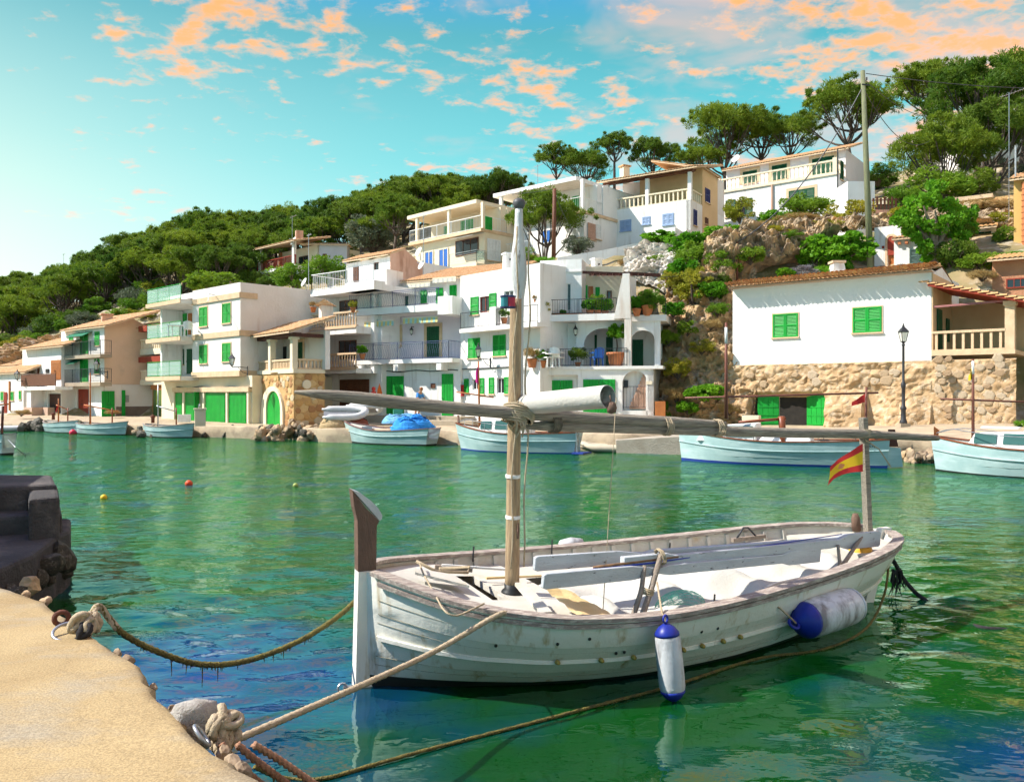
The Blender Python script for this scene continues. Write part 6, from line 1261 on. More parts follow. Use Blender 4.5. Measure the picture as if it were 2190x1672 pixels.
for i in range(nt_):
    for j in range(4):
        u = ul - .1 + (i + .5) * (ur - ul + .2) / nt_; q = j / 4; v_ = ve - 2.2 * q + random.uniform(-.015, .015); z = zt - .045 + .40 * q + .03
        sgn = 1 if V((0, 0)).x == 0 else 1
        o = inst(random.choice(TM), 'roof_tile', rbase, f.P(u, v_, z), (-pitch if False else 0, 0, 0)); o.rotation_euler = Matrix(((f.t.x, f.n.x, 0), (f.t.y, f.n.y, 0), (0, 0, 1))).to_3x3().to_4x4().to_euler(); o.rotation_euler.rotate_axis('X', -pitch); o.rotation_euler.rotate_axis('Z', random.uniform(-.03, .03))
ridge = f.P(0, -1.8, 0); mb = MB(); mb.tube([f.P(ul, -1.8, zt + .37), f.P(ur, -1.8, zt + .37)], .13, 10); b.part(mb, 'ridge', MATS['terracotta_tile_pale'], smooth=True); b.roof((ul - .1, ur + .1), -4.5, zt - .3, -1.8, zt + .32, 4, soffit=False, name='rear_slope')
sdf = f.side(ur); mb = MB(); mb.prism([sdf.P(0.02, .01, zt - .2), sdf.P(4.2, .01, zt - .2), sdf.P(1.85, .01, zt + .28)], sdf.Nn() * .05); b.part(mb, 'gable', M_WHITE)
# rock base
M_ROCKB = mat('ochre_rock_base', (.50, .34, .19), (.37, .235, .12), .95, 1.6, 1.0, 7, spots=(3.0, .48, .70, (.56, .45, .32), None), contrast=1.3, world=True)
def rockbase():
    mb = MB(); u_end = f.uz(2174, 850)[0]; nu, nv = 240, 56
    def P(i, j):
        u = ul - .6 + (u_end - ul + .6) * i / nu; z = .45 + (zb0 + .02 - .45) * j / nv; px = 1567 + 430 * (u - ul) / (ur - ul)
        if u > ur: px = 1992 + 180 * (u - ur) / (u_end - ur)
        vd = noise.voronoi(V((u * 2.2, z * 2.8, 3.0)))[0]; a = .26 * nz(u * .6, z * .7, 2.0) + .14 * nz(u * 1.7, z * 2.1, 5.0) + .07 * nz(u * 4.2, z * 4.6, 8.0) + .17 * min(.4, vd[1] - vd[0])
        v = .02 + max(0, a + .08); 
        hz = (z - .45) / (zb0 - .45); v += .55 * math.exp(-((hz - .18) / .28) ** 2) * (.5 + nz(u * .45, 3.0))
        k_ = min(1, (.60 - hz) * 8) * min(1, (px - 1610) / 12, (1785 - px) / 12) if 1610 < px < 1785 and hz < .60 else 0
        v = v * (1 - k_) - .8 * k_   # cave mouth
        if 1785 < px < 1875 and hz < .62: v += .55 * min(1, (px - 1785) / 10, (1875 - px) / 6) * min(1, (.66 - hz) * 4)       # plastered buttress
        if u > ur + .05: v = min(v, .12) + .1 * abs(nz(u * 3, z * 3, 9.0))
        if j == nv: v = -.05
        return f.P(u, v, z)
    mb.grid(P, nu, nv); return b.part(mb, 'rock_base', M_ROCKB)
rkb = rockbase()
b.bx((1668, 834, 1728, 914), -.72, -.42, M_DARK, 'cave_shade_slab'); b.bx((1666, 833, 1673, 900), -.6, -.45, M_CREAM, 'door_jamb')  # near-black slab put in as the shade inside the cave
for (x, ang, w) in ((1666, R(200), 1.05), (1726, R(-18), 1.15)):
    u, z = f.uz(x, 838, -.4); o_ = f.P(u, -.42, 0); td = f.t * math.cos(ang) + f.n * abs(math.sin(ang)); fd = Fac(0, 0, o=o_[:2], t=tuple(td)); mb = MB(); leaf_door(mb, fd, 0, .82, w, z, 0, step=.3)
    for k in range(4): mb.box(fd.P(.05, .051, .95 + k * .42), fd.T() * (w - .1), fd.Nn() * .02, V((0, 0, .07)))
    b.part(mb, 'door', M_GREEN)
# veranda
uv0, uv1 = ur + .02, f.uz(2172, 800)[0]; zf = f.uz(2080, 750)[1]; b.bx(None, -4, .10, M_SAND, 'veranda_floor', uzr=(uv0, zf - .18, uv1, zf)); zrail = f.uz(2080, 705)[1]; b.balustrade(f.P(uv0, -.05, zf), f.P(f.uz(2150, 700)[0], -.05, zf), zrail - zf, M_SAND, step=.33, square=True)
uc0, uc1 = f.uz(2149, 700)[0], f.uz(2170, 700)[0]; zc = f.uz(2160, 645)[1]; mb = MB(); mb.box(f.P(uc0, -.42, zf - .1), f.T() * (uc1 - uc0), f.Nn() * .45, V((0, 0, zc - zf - .05))); mb.box(f.P(uc0 - .06, -.5, zc - .15), f.T() * (uc1 - uc0 + .12), f.Nn() * .6, V((0, 0, .18))); b.part(mb, 'column', M_SAND)
b.bx(None, -4.2, -4.0, M_OCHRE, 'veranda_back_wall', uzr=(uv0 - .3, zf, uv1 + 1.2, zt - 1.3)); b.bx(None, -4, -.02, M_OCHRE, 'veranda_side_wall', uzr=(uv0 - .02, zf, uv0 + .04, zt - .2)); b.part(MB().box(f.P(uv0 + .06, -1.6, zf), f.T() * .05, f.Nn() * .9, V((0, 0, 2.0))), 'door', M_DGREEN); b.part(MB().box(f.P(uv0 + .06, -3.2, zf + .6), f.T() * .05, f.Nn() * .6, V((0, 0, 1.1))), 'shutter', M_DGREEN)
za, zb2 = f.uz(1992, 606)[1], f.uz(2190, 640)[1]; ue = f.uz(2260, 640)[0]; zE = za + (zb2 - za) * (ue - uv0) / (f.uz(2190, 640)[0] - uv0); mb = MB(); mb.prism([f.P(uv0 - .1, .35, za + .02), f.P(ue, .35, zE + .02), f.P(ue, .35, zE - .14), f.P(uv0 - .1, .35, za - .14)], -f.Nn() * 4.4); b.part(mb, 'veranda_roof_boards', M_RED)
VT = TM[1]; nn_ = int((ue - uv0) / .33)
for i in range(nn_):
    u = uv0 + (ue - uv0) * i / nn_; z = za + (zE - za) * i / nn_; o = inst(VT, 'verge_tile', b.root, f.P(u - .05, .30, z + .04), (0, 0, 0)); o.rotation_euler = Matrix(((f.n.x, -f.t.x, 0), (f.n.y, -f.t.y, 0), (0, 0, 1))).to_4x4().to_euler(); o.scale = (1, .85, 1)
b.roof((uv0, ue), .1, za, -4.0, za + .05, 4, w=.3, soffit=False, name='veranda_tiles') if False else None
mb = MB(); N_ = 12
mb.grid(lambda i, j: f.P(uv0 + (ue - uv0) * i / 30, .33 - 4.3 * j / 60, za + (zE - za) * i / 30 + .03 + .04 * abs(math.sin(j * .8))), 30, 60); b.part(mb, 'veranda_tiles', M_TILE)
mb = MB(); mb.bar(f.P(uv0, -.1, f.uz(1996, 656)[1]), f.P(uc0, -.1, f.uz(2150, 643)[1]), .07, .09); b.part(mb, 'tie_beam', mat('mauve_beam', (.34, .14, .13), (.28, .11, .11), .6, 4))
M_BEI = [mat('beige_stone_a', (.52, .38, .24), (.40, .28, .17), .95, 5, .7, 20), mat('beige_stone_b', (.58, .46, .33), (.46, .35, .23), .95, 5, .7, 20), mat('beige_stone_c', (.44, .30, .18), (.34, .23, .14), .95, 5, .7, 20)]
stones(rkb, f, ur + .2, 1.3, uv1 - .1, zf - .15, .36, lambda u, z, s: False, v=.15, proud=.05, pool=[stone_mesh(30 + k, m_) for k, m_ in enumerate((M_BEI[0], M_BEI[1], M_BEI[2], M_BEI[1]))], keep=.5)
stones(rkb, f, ul + .3, zb0 - 1.1, ur - .1, zb0 - .1, .42, lambda u, z, s: False, v=.17, proud=.06, pool=[stone_mesh(40 + k, m_) for k, m_ in enumerate((M_BEI[0], M_BEI[1]))], keep=.3)
# ------------------------------------------------------------------ villas and walls up the slope
def villa_open(name, label, f, x0, x1, roof, cols, slab_y, rail_h, wall_top, base_z, depth, shutters, low, m=M_WHITE, side_px=None):
    b = Bld(name, label, f); (rx0, ry0, rx1, ry1) = roof; ua, ub = f.uz(x0, 500)[0], f.uz(x1, 480)[0]
    zr = (f.uz(rx0, ry0)[1] + f.uz(rx1, ry1)[1]) / 2; zs = (f.uz(slab_y[0], slab_y[1])[1] + f.uz(slab_y[2], slab_y[3])[1]) / 2
    ur0, ur1 = f.uz(rx0, ry0)[0], f.uz(rx1, ry1)[0]; b.bx(None, -depth, .35, m, 'roof_slab', uzr=(ur0, zr - .28, ur1, zr)); b.bx(None, -depth, .35, M_SAND, 'balcony_slab', uzr=(ua - .1, zs - .22, ub + .1, zs))
    b.block(None, depth - 1.8, v=-1.8, uzr=(ua + .2, zs, ub - .05, zr - .28), m=m, name='upper_wall'); b.block(None, depth - .5, v=-.1, uzr=(ua + .3, base_z, ub, zs - .22), m=m, name='lower_wall')
    for c in cols: u = f.uz(c, 480, .1)[0]; b.bx(None, .05, .27, m, 'column', uzr=(u - .12, zs, u + .12, zr - .28))
    b.railing(f.P(ua, .25, zs), f.P(ub, .25, zs), rail_h, M_WMETAL, bars=.16, th=.03); sdf = f.side(ub); b.railing(f.P(ub, .25, zs), f.P(ub, -2.6, zs), rail_h, M_WMETAL, bars=.16, th=.03)
    for r in shutters: b.shut(r, M_GREEN, 2, v=-1.79)
    b.bx(None, -depth, -2.4, m, 'side_wing', uzr=(ub - .06, zs, ub + .05, zr - .28)); return b, zs, zr, ua, ub
f = Fac(1034, 60, -680)
b, zs, zr, ua, ub = villa_open('villa', 'flat-roofed cream-white villa with a deep columned balcony, behind the tiled roofs left of the mast', f, 882, 1034, (878, 462, 1026, 430), (894, 962, 1034), (882, 519, 1030, 492), .95, 0, 9.0, 8, [(950, 484, 961, 503), (986, 471, 1012, 497)], None, M_CREAM)
for r in ((909, 537, 928, 580), (939, 531, 960, 576)): b.pane(r, M_CREAM, M_BGLASS, v=-.1, rec=-.02, cols=2, fw=.09)
b.pane((975, 512, 1024, 545), M_BROWN, M_GLASS, v=-.1, rec=-.02, cols=3); zz = f.uz(1000, 566, .6)[1]; b.bx(None, -.1, .8, M_CREAM, 'lower_balcony', uzr=(f.uz(960, 560, .7)[0], zz - .25, ub + .1, zz)); b.railing(f.P(f.uz(962, 560, .7)[0], .7, zz), f.P(ub, .7, zz), .95, M_STEEL, horiz=5); b.railing(f.P(ub, .7, zz), f.P(ub, -1, zz), .95, M_STEEL, horiz=5, fill=M_RAILGLASS)
sdf = f.side(ub); b.shut((1042, 512, 1070, 558), M_WMETAL, 4, fac=sdf, v=.02); b.shut((1037, 464, 1052, 492), M_GREEN, 2, fac=sdf, v=.07)
b.part(MB().prism([f.P(f.uz(970, 508, .2)[0], -.08, zs - .3), f.P(ub, -.08, zs - .3), f.P(ub, 1.1, zs - .62), f.P(f.uz(970, 508, .2)[0], 1.1, zs - .62)], (0, 0, .03)), 'awning', M_CANVAS)
f = Fac(1247, 58, -917)
b, zs, zr, ua, ub = villa_open('villa', 'flat-roofed white villa with columned balcony, partly behind the small pine', f, 1063, 1247, (1061, 418, 1238, 377), (1073, 1143, 1247), (1060, 484, 1243, 450), .9, 0, 9.5, 8, [(1224, 420, 1238, 446)], None, M_WHITE)
b.pane((1160, 492, 1180, 520), M_WMETAL, M_BGLASS, v=-.1, rec=-.02); b.shut((1232, 478, 1242, 508), M_WMETAL, 1, v=-.09); b.bx((1080, 500, 1096, 560), -.1, -.05, mat('pink_doorway', (.62, .42, .36), (.5, .34, .3), .9, 2), 'doorway')
sdf = f.side(ub); b.shut((1257, 478, 1273, 513), M_PINK, 1, fac=sdf, v=.05); b.shut((1274, 480, 1285, 512), M_WMETAL, 1, fac=sdf, v=.05); zz = f.uz(1100, 548, .7)[1]; b.bx(None, -.1, .9, M_CREAM, 'lower_balcony', uzr=(ua, zz - .2, f.uz(1140, 548, .8)[0], zz)); b.railing(f.P(ua, .85, zz), f.P(f.uz(1140, 548, .8)[0], .85, zz), .95, M_WMETAL, bars=.16)
# porch house
f = Fac(1474, 58, -1500); b = Bld('house', 'white house with a tiled timber porch roof above blue-grey shuttered windows, on the upper slope', f); ua, ub = f.uz(1294, 470)[0], f.uz(1476, 450)[0]; zs = f.uz(1385, 440)[1]; zr = f.uz(1385, 381)[1]
b.block(None, 7, uzr=(ua, 10.0, ub, zs), m=M_WHITE); b.block(None, 4, v=-3.0, uzr=(ua, zs, ub, zr + .7), m=M_WHITE2, name='porch_back_wall'); b.balustrade(f.P(ua + .1, -.12, zs), f.P(ub - .1, -.12, zs), .85, M_CREAM, step=.33, square=True)
for x in (1297, 1383, 1474): u = f.uz(x, 420)[0]; b.bx(None, -.28, -.02, M_WHITE, 'column', uzr=(u - .13, zs, u + .13, zr + .02))
for r in ((1327, 472, 1349, 494), (1375, 465, 1390, 480), (1418, 458, 1440, 481)): b.shut(r, M_BLUESH, 2, sill=M_BLUESH, trim=.05)
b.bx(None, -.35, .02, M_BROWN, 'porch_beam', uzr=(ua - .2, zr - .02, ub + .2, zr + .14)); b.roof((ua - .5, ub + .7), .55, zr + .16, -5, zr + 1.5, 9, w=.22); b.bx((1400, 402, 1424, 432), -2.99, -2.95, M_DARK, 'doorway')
for k in range(7): u = ua + (ub - ua) * (k + .5) / 7; mb = MB(); mb.bar(f.P(u, .45, zr + .1), f.P(u, -3.0, zr + .85), .08, .12); b.part(mb, 'rafter', M_BROWN)
sdf = f.side(ub); w = sdf.uz(1534, 450)[0]; b.block(None, .3, fac=sdf, v=.02, uzr=(.0, 10, w * .42, zs + .0), m=M_WHITE, name='side_wall'); b.balustrade(sdf.P(.1, -.1, zs), sdf.P(w * .42, -.1, zs), .85, M_CREAM, step=.33, square=True); zo = sdf.uz(1520, 372)[1]; b.block(None, 5, fac=sdf, v=.03, uzr=(w * .42, 10, w, zo), m=mat('apricot_plaster', (.72, .50, .28), (.62, .42, .22), .9, .7, .2, 8), name='apricot_wing')
b.shut((1483, 449, 1490, 483), M_NAVY, 1, fac=sdf, v=.03); b.shut((1508, 404, 1518, 434), M_NAVY, 1, fac=sdf, v=.04); b.shut((1508, 466, 1514, 480), M_BROWN, 1, fac=sdf, v=.04); b.roof((w * .40, w + .2), .3, zo + .02, -4, zo + 1.2, 6, fac=sdf, name='wing_roof')
c = PX(1336, 372, 62); mb = MB(); mb.cbox(c + V((0, 0, -.1)), .55, .5, 1.2, .5); b.part(mb, 'chimney', M_CREAM); mb = MB(); mb.cbox(c + V((0, 0, .55)), .75, .7, .1, .5); b.part(mb, 'chimney_cap', M_TILE)
# villa with turned balustrade
f = Fac(1790, 60, -1090); b = Bld('villa', 'white villa with turned stone balustrade terrace and tiled roof on the crest of the slope', f); ua, ub = f.uz(1534, 430)[0], f.uz(1790, 400)[0]; zs = (f.uz(1534, 412)[1] + f.uz(1790, 370)[1]) / 2; zr = (f.uz(1550, 351)[1] + f.uz(1793, 305)[1]) / 2
b.block(None, 8, uzr=(ua, 10.5, ub, zs), m=M_WHITE); b.bx(None, -.3, .10, M_CREAM, 'terrace_edge', uzr=(ua - .05, zs - .12, ub + .05, zs + .02)); b.balustrade(f.P(ua, -.08, zs + .02), f.P(ub, -.08, zs + .02), 1.0, M_CREAM, step=.33); sdf = f.side(ub); b.balustrade(sdf.P(.1, -.08, zs + .02), sdf.P(2.0, -.08, zs + .02), 1.0, M_CREAM, step=.33)
for u in (ua, ub - .3): b.bx(None, -.22, .06, M_CREAM, 'terrace_pier', uzr=(u, zs + .02, u + .3, zs + 1.15))
M_PALE = mat('pale_pink_plaster', (.76, .68, .66), (.70, .60, .58), .9, .7, .2, 8); uu = f.uz(1553, 360, -2)[0]; b.block(None, 6, v=-2.0, uzr=(uu, zs, ub + .02, zr), m=M_PALE, name='upper_wall')
for r in ((1589, 366, 1619, 392), (1651, 353, 1683, 385), (1737, 337, 1784, 372)): b.shut(r, M_DGREEN, 2, v=-1.99, trim=.25)
b.roof((uu - .25, ub + .35), -1.6, zr, -5.5, zr + 1.3, 8, w=.22); b.shut((1552, 428, 1573, 464), M_DGREEN, 1); b.bx((1573, 430, 1594, 464), .0, .02, M_GLASS, 'pane'); b.shut((1594, 424, 1609, 458), M_DGREEN, 1); b.shut((1687, 405, 1742, 440), M_DGREEN, 3, trim=.2)
b.shut((1797, 345, 1803, 385), M_DGREEN, 1, fac=sdf, v=.02); b.bx((1795, 405, 1802, 445), .0, .03, M_BROWN, 'side_door', fac=sdf); mb = MB(); mb.tube([f.P(ub + .04, -1.6, zr), f.P(ub + .08, .1, zr - .5), f.P(ub + .08, .1, 11)], .05, 6); b.part(mb, 'drain_pipe', M_IRON); u = f.uz(1652, 430)[0]; mb = MB(); mb.tube([f.P(u, .08, zs - .1), f.P(u, .08, 11)], .09, 8); b.part(mb, 'drain_pipe', M_PINK)
fe = Fac(1870, 58, None); b.block(None, 3, fac=fe, uzr=(fe.uz(1813, 400)[0], 11, fe.uz(1871, 400)[0], fe.uz(1840, 388)[1]), m=M_WHITE, name='garden_wing')
dish('white satellite dish on the roof of the villa with turned balustrade', 1574, 340, 59, .32)
# hill house with red balcony
f = Fac(640, 78, -750); b = Bld('house', 'hillside house with red wooden balcony and tiled porch among the pines', f); ua, ub = f.uz(556, 570)[0], f.uz(634, 560)[0]; zs = f.uz(595, 574)[1]; zr = f.uz(595, 528)[1]
b.block(None, 5, v=-2, uzr=(ua, 9, ub + .5, zr), m=M_CREAM); b.bx(None, -2, .3, M_WHITE, 'balcony_slab', uzr=(ua - .2, zs - .35, ub + .3, zs)); b.railing(f.P(ua - .1, .2, zs), f.P(ub + .2, .2, zs), .9, M_RED, bars=.12, th=.05); b.block(None, 2, v=-.4, uzr=(ua, 9, ua + 2.2, zs - .35), m=M_SAND, name='lower_wall'); b.block(None, 2.2, v=-.2, uzr=(ua + 2.3, 9, ub, zs - .35), m=M_WHITE, name='lower_wall')
for x in (560, 632): u = f.uz(x, 560)[0]; b.bx(None, .0, .3, M_WHITE, 'column', uzr=(u - .15, zs, u + .15, zr + .1))
b.roof((ua - .3, ub + .6), .7, zr + .1, -3.5, zr + 1.0, 8, w=.25); b.door((596, 541, 604, 570), M_ORWOOD, v=-1.99); b.pane((640, 548, 660, 575), M_BROWN, M_GLASS, v=-1.99, rec=-.01)
fg = Fac(745, 80, None, o=f.P(ub + .8, -2, 0)[:2], t=(.97, .1)); b.block(None, 6, fac=fg, uzr=(0, 9, fg.uz(742, 560)[0], fg.uz(700, 520)[1]), m=mat('grey_plaster', (.48, .47, .50), (.42, .41, .44), .9, .7, .2, 8), name='grey_wing'); b.shut((690, 543, 699, 560), M_BROWN, 1, fac=fg); eave_roof(b, 640, 528, 746, 515, .3, 4, .5, fac=fg)
c = PX(640, 508, 81); mb = MB(); mb.cbox(c, .7, .6, 1.3, .4); b.part(mb, 'chimney', M_PINK)
dish('white satellite dish on the hillside house with the red balcony', 628, 516, 78, .42)
# white retaining walls and steps
def wall_run(name, label, pts, h0, th, m, cat='wall'):
    c = V(pts[0]); root = thing(name, label, cat, c)
    for a, e in zip(pts[:-1], pts[1:]):
        a, e = V(a), V(e); d = e - a; n = V((-d.y, d.x, 0)).normalized() * th; mb = MB(); mb.add([a - V((0, 0, h0)), e - V((0, 0, h0)), e, a, a - V((0, 0, h0)) + n, e - V((0, 0, h0)) + n, e + n, a + n], [(0, 1, 2, 3), (5, 4, 7, 6), (3, 2, 6, 7), (1, 5, 6, 2), (4, 0, 3, 7)]); mb.build('wall_length', m, root)
wall_run('garden_wall', 'long whitewashed garden wall climbing towards the porch house', [PX(1192, 551, 54), PX(1300, 533, 54), PX(1445, 503, 54)], 3.0, .3, M_WHITE)
wall_run('stepped_wall', 'whitewashed stepped stair wall beside the green scrub', [PX(1444, 486, 52), PX(1468, 500, 53)], 4.2, .3, M_WHITE)
wall_run('stepped_wall', 'upper step of the whitewashed stair wall beside the porch house', [PX(1468, 490, 53), PX(1500, 500, 55)], 3.0, .3, M_WHITE)
# terrace houses on the right
f = Fac(1926, 47, -1500); b = Bld('cave_house', 'white cave house front with arched orange door under a rock lip', f); u0, z0, u1, z1 = f.rect(1870, 484, 1927, 582); b.block(None, 3, uzr=(u0, 8.0, u1, z1), m=M_WHITE, holes=[(1899, 520, 1914, 580)]); ad = f.rect(1898, 505, 1915, 580); b.part(arch_ring(f, (ad[0] - .12, 8.5, ad[2] + .12, ad[3] + .12), ad, .0, .04), 'door_surround', M_SAND); b.door((1899, 536, 1914, 580), M_ORWOOD, v=-.14); mb = MB(); mb.prism(arch_pts(f, (ad[0], ad[3] - 1.1, ad[2], ad[3]), .005), f.Nn() * .02); b.part(mb, 'fanlight', M_RED); b.bx((1886, 526, 1891, 531), 0, .05, M_RED, 'wall_tile')
f = Fac(1992, 45.6, -1500); b = Bld('annex', 'low white annex with grey-green shutters and tile edge under the fig tree', f, 'house'); u0, z0, u1, z1 = f.rect(1912, 508, 1992, 575); b.block(None, 2.5, uzr=(u0, 8.0, u1, z1 - .05), m=M_WHITE); b.shut((1945, 532, 1983, 564), mat('grey_green_paint', (.07, .12, .10), (.05, .09, .08), .6, 3), 2); b.roof((u0 - .1, u1), .3, z1, -1.6, z1 + .5, 4, w=.2)
for k in range(2): u = f.uz(1921 + 15 * k, 514)[0]; b.bx(None, 0, .2, M_TERRA, 'vent', uzr=(u, z1 - .35, u + .16, z1 - .2))
f = Fac(2130, 47, -1500); b = Bld('garden_room', 'small white garden room with dark green doors and a scalloped tile canopy', f, 'garden room'); u0, z0, u1, z1 = f.rect(2067, 490, 2130, 548); b.block(None, 3, uzr=(u0, 8, u1, z1), m=M_WHITE, holes=[(2079, 496, 2120, 546)]); b.door((2079, 496, 2120, 546), M_DGREEN, 3, v=-.14, step=.3); b.roof((u0 - .1, u1 + .1), .7, z1, -.6, z1 + .35, 3, w=.24, m=MATS['terracotta_tile_pale'])
f = Fac(2190, 40.5, -1300); b = Bld('stone_hut', 'red-ochre stone hut with tiled roof behind the veranda at the right edge', f, 'hut'); u0, z0, u1, z1 = f.rect(2122, 552, 2260, 640); b.block(None, 3, uzr=(u0, 6, u1, z1), m=mat('red_ochre_stone', (.50, .24, .13), (.40, .18, .10), .95, 1.5, .8, 8)); b.pane((2152, 595, 2200, 616), M_RED, M_GLASS, rec=-.02, cols=3); b.roof((u0 - .2, u1), .5, z1, -2, z1 + .55, 5, w=.22, m=MATS['terracotta_tile_pale'])
f = Fac(2166, 45, -1300); b = Bld('house', 'ochre house corner with terracotta chimney flue cut by the right edge', f); u0 = f.uz(2168, 500)[0]; b.block(None, 5, uzr=(u0, 7, u0 + 6, f.uz(2180, 384)[1]), m=mat('golden_plaster', (.68, .42, .14), (.6, .36, .12), .9, .8, .2, 8)); mb = MB()
for k in range(14): mb.lathe(f.P(u0 + .55, .12, 9.5 + k * .32), [(.16, 0), (.16, .26), (.19, .28), (.19, .32)], 10)
b.part(mb, 'flue', M_TERRA); b.roof((u0 - .2, u0 + 6), .4, f.uz(2180, 384)[1], -3, f.uz(2180, 384)[1] + 1, 6)
f = Fac(2060, 78, None); b = Bld('house', 'pale white house half hidden behind the big pine at upper right', f); b.block(None, 6, uzr=(f.uz(2055, 300)[0], 14, f.uz(2260, 300)[0], f.uz(2150, 268)[1]), m=M_WHITE2); b.block(None, 6, v=1.5, uzr=(f.uz(2030, 380)[0], 14, f.uz(2250, 380)[0], f.uz(2150, 368)[1]), m=M_WHITE2, name='lower_wall')
f = Fac(2040, 54, -1400); b = Bld('terrace_wall', 'dry stone terrace wall with dead grass on top, right of the fig tree', f, 'wall'); u0, z0, u1, z1 = f.rect(2030, 425, 2170, 452); b.block(None, .6, uzr=(u0, z0 - .6, u1, z1), m=M_STONEW); stones([o for o in b.root.children][0], f, u0, z0 - .3, u1, z1 - .05, .40, lambda u, z, s: False, pool=STONES, proud=.08)
b.bx(None, -.6, .1, M_SAND, 'coping', uzr=(u0, z1, u1 - 1.2, z1 + .25))
f = Fac(2170, 42.6, -1400); b = Bld('terrace_wall', 'reddish rubble terrace wall below the garden room', f, 'wall'); u0, z0, u1, z1 = f.rect(2068, 548, 2200, 600); b.block(None, .8, uzr=(u0, 6.5, u1, z1), m=M_STONEW); stones([o for o in b.root.children][0], f, u0, z0 - .6, u1, z1 - .05, .45, lambda u, z, s: False, pool=[stone_mesh(50 + k, m_) for k, m_ in enumerate((M_ST[0], M_ST[1], M_ST[3]))], proud=.14)
# wooden fence and steps by the pole
c = PX(1895, 440, 55); t = thing('picket_fence', 'short brown wooden fence and gate at the head of the garden steps', 'fence', c)
for k in range(7): a = PX(1868 + 8 * k, 448, 55); MB().bar(a, a + V((0, 0, .75 + .1 * (k % 2))), .12, .05).build('picket', M_BROWN, t)
for z in (.25, .6): MB().bar(PX(1864, 448, 55.05) + V((0, 0, z)), PX(1922, 446, 55.05) + V((0, 0, z)), .06).build('fence_rail', M_BROWN, t)
t = thing('garden_steps', 'reddish stone garden steps below the wooden fence', 'steps', PX(1890, 478, 52))
for k in range(6): a = PX(1866, 480 - 5.5 * k, 52 + .45 * k); e = PX(1904, 480 - 5.5 * k, 52 + .45 * k); MB().box(a - V((0, 0, .3)), e - a, (0, .6, 0), (0, 0, .42)).build('step', M_PINK, t)
# ------------------------------------------------------------------ cliffs
def cliff(name, label, fn, nu, nv, m=M_ROCK):
    mb = MB(); mb.grid(fn, nu, nv); return tag(mb.build(name, m, None), label, 'cliff')
def cliff_pts(rows, nu, nv, amp=.55, seed=0.0):
    G = [resm([PX(*q) for q in r], nu + 1) for r in rows]
    def P(i, j):
        q = j / nv * (len(G) - 1); a = min(int(q), len(G) - 2); p = G[a][i].lerp(G[a + 1][i], q - a)
        n = amp * (nz(p.x * .45 + seed, p.z * .5, p.y * .45) + .55 * nz(p.x * 1.1, p.z * 1.3 + seed, p.y) + .8 * abs(nz(p.x * 1.9, p.z * 2.4, p.y * 1.6)) - .5 * abs(nz(p.x * 4.2, p.z * 5, p.y * 3.4)))
        vd = noise.voronoi(V((p.x * .8, p.y * .8, p.z * 1.1 + seed)))[0]; n += amp * 1.5 * min(.5, vd[1] - vd[0]) - .2 * amp; vd = noise.voronoi(V((p.x * 2.1, p.y * 2.1, p.z * 2.6 + seed)))[0]; n += amp * .7 * min(.4, vd[1] - vd[0])
        st = .30 * math.sin(p.z * 3.2 + 2 * nz(p.x * .4, p.z * .3, 1.0))
        return p + V((-.35 * n, -(n + st * amp), .35 * n))
    return P
M_CLIFF = mat('weathered_ochre_cliff', (.48, .33, .18), (.27, .165, .08), .95, .9, 1.0, 4.5, spots=(.9, .52, .68, (.46, .40, .33), None), contrast=1.3, world=True)
cliff('cliff', 'ochre rock cliff with scrub between the terrace house and the rock-based house', cliff_pts([[(1395, 935, 43.4), (1480, 930, 42.6), (1575, 925, 42.0), (1615, 925, 41.6)], [(1405, 860, 44.2), (1480, 850, 43.2), (1580, 850, 42.4), (1615, 850, 42.0)], [(1415, 760, 45.5), (1480, 745, 44.3), (1570, 740, 43.5), (1610, 740, 43.2)], [(1420, 660, 46.5), (1490, 650, 45.3), (1560, 640, 44.6), (1610, 640, 44.2)], [(1425, 600, 48.5), (1490, 585, 47.5), (1560, 575, 47), (1620, 575, 47)]], 70, 110), 70, 110, M_CLIFF)
cliff('rock_overhang', 'grey limestone overhang with a dark hollow beneath, above the broad white house', cliff_pts([[(1480, 640, 46.5), (1560, 612, 46.2), (1600, 600, 47.5), (1760, 600, 48.5)], [(1490, 600, 46.0), (1570, 585, 45.8), (1640, 600, 48.6), (1760, 590, 49)], [(1500, 575, 46.8), (1570, 565, 46.0), (1650, 572, 48.0), (1770, 560, 49)], [(1505, 550, 47.2), (1580, 535, 46.2), (1660, 558, 46.2), (1780, 520, 47.2)], [(1510, 525, 47.6), (1590, 505, 46.6), (1680, 510, 46.4), (1800, 498, 47.2)], [(1520, 515, 50), (1600, 490, 48.6), (1690, 484, 48.6), (1880, 484, 49)], [(1520, 505, 53), (1600, 480, 53), (1690, 478, 53), (1880, 470, 53)]], 110, 110, .75, 3.0), 110, 110, M_ROCK)
cliff('rock_ledge', 'pale limestone ledge behind the fig tree and garden room', cliff_pts([[(1860, 500, 48.5), (1960, 500, 48.8), (2060, 485, 48.6), (2180, 500, 47)], [(1860, 484, 48.0), (1960, 480, 48.2), (2060, 470, 48.0), (2180, 478, 46.8)], [(1865, 474, 48.6), (1960, 465, 49), (2060, 458, 49.5), (2180, 455, 49)], [(1870, 462, 52), (1960, 455, 53), (2060, 450, 53), (2180, 450, 52)]], 100, 50, .5, 6.0), 100, 50, M_ROCK)
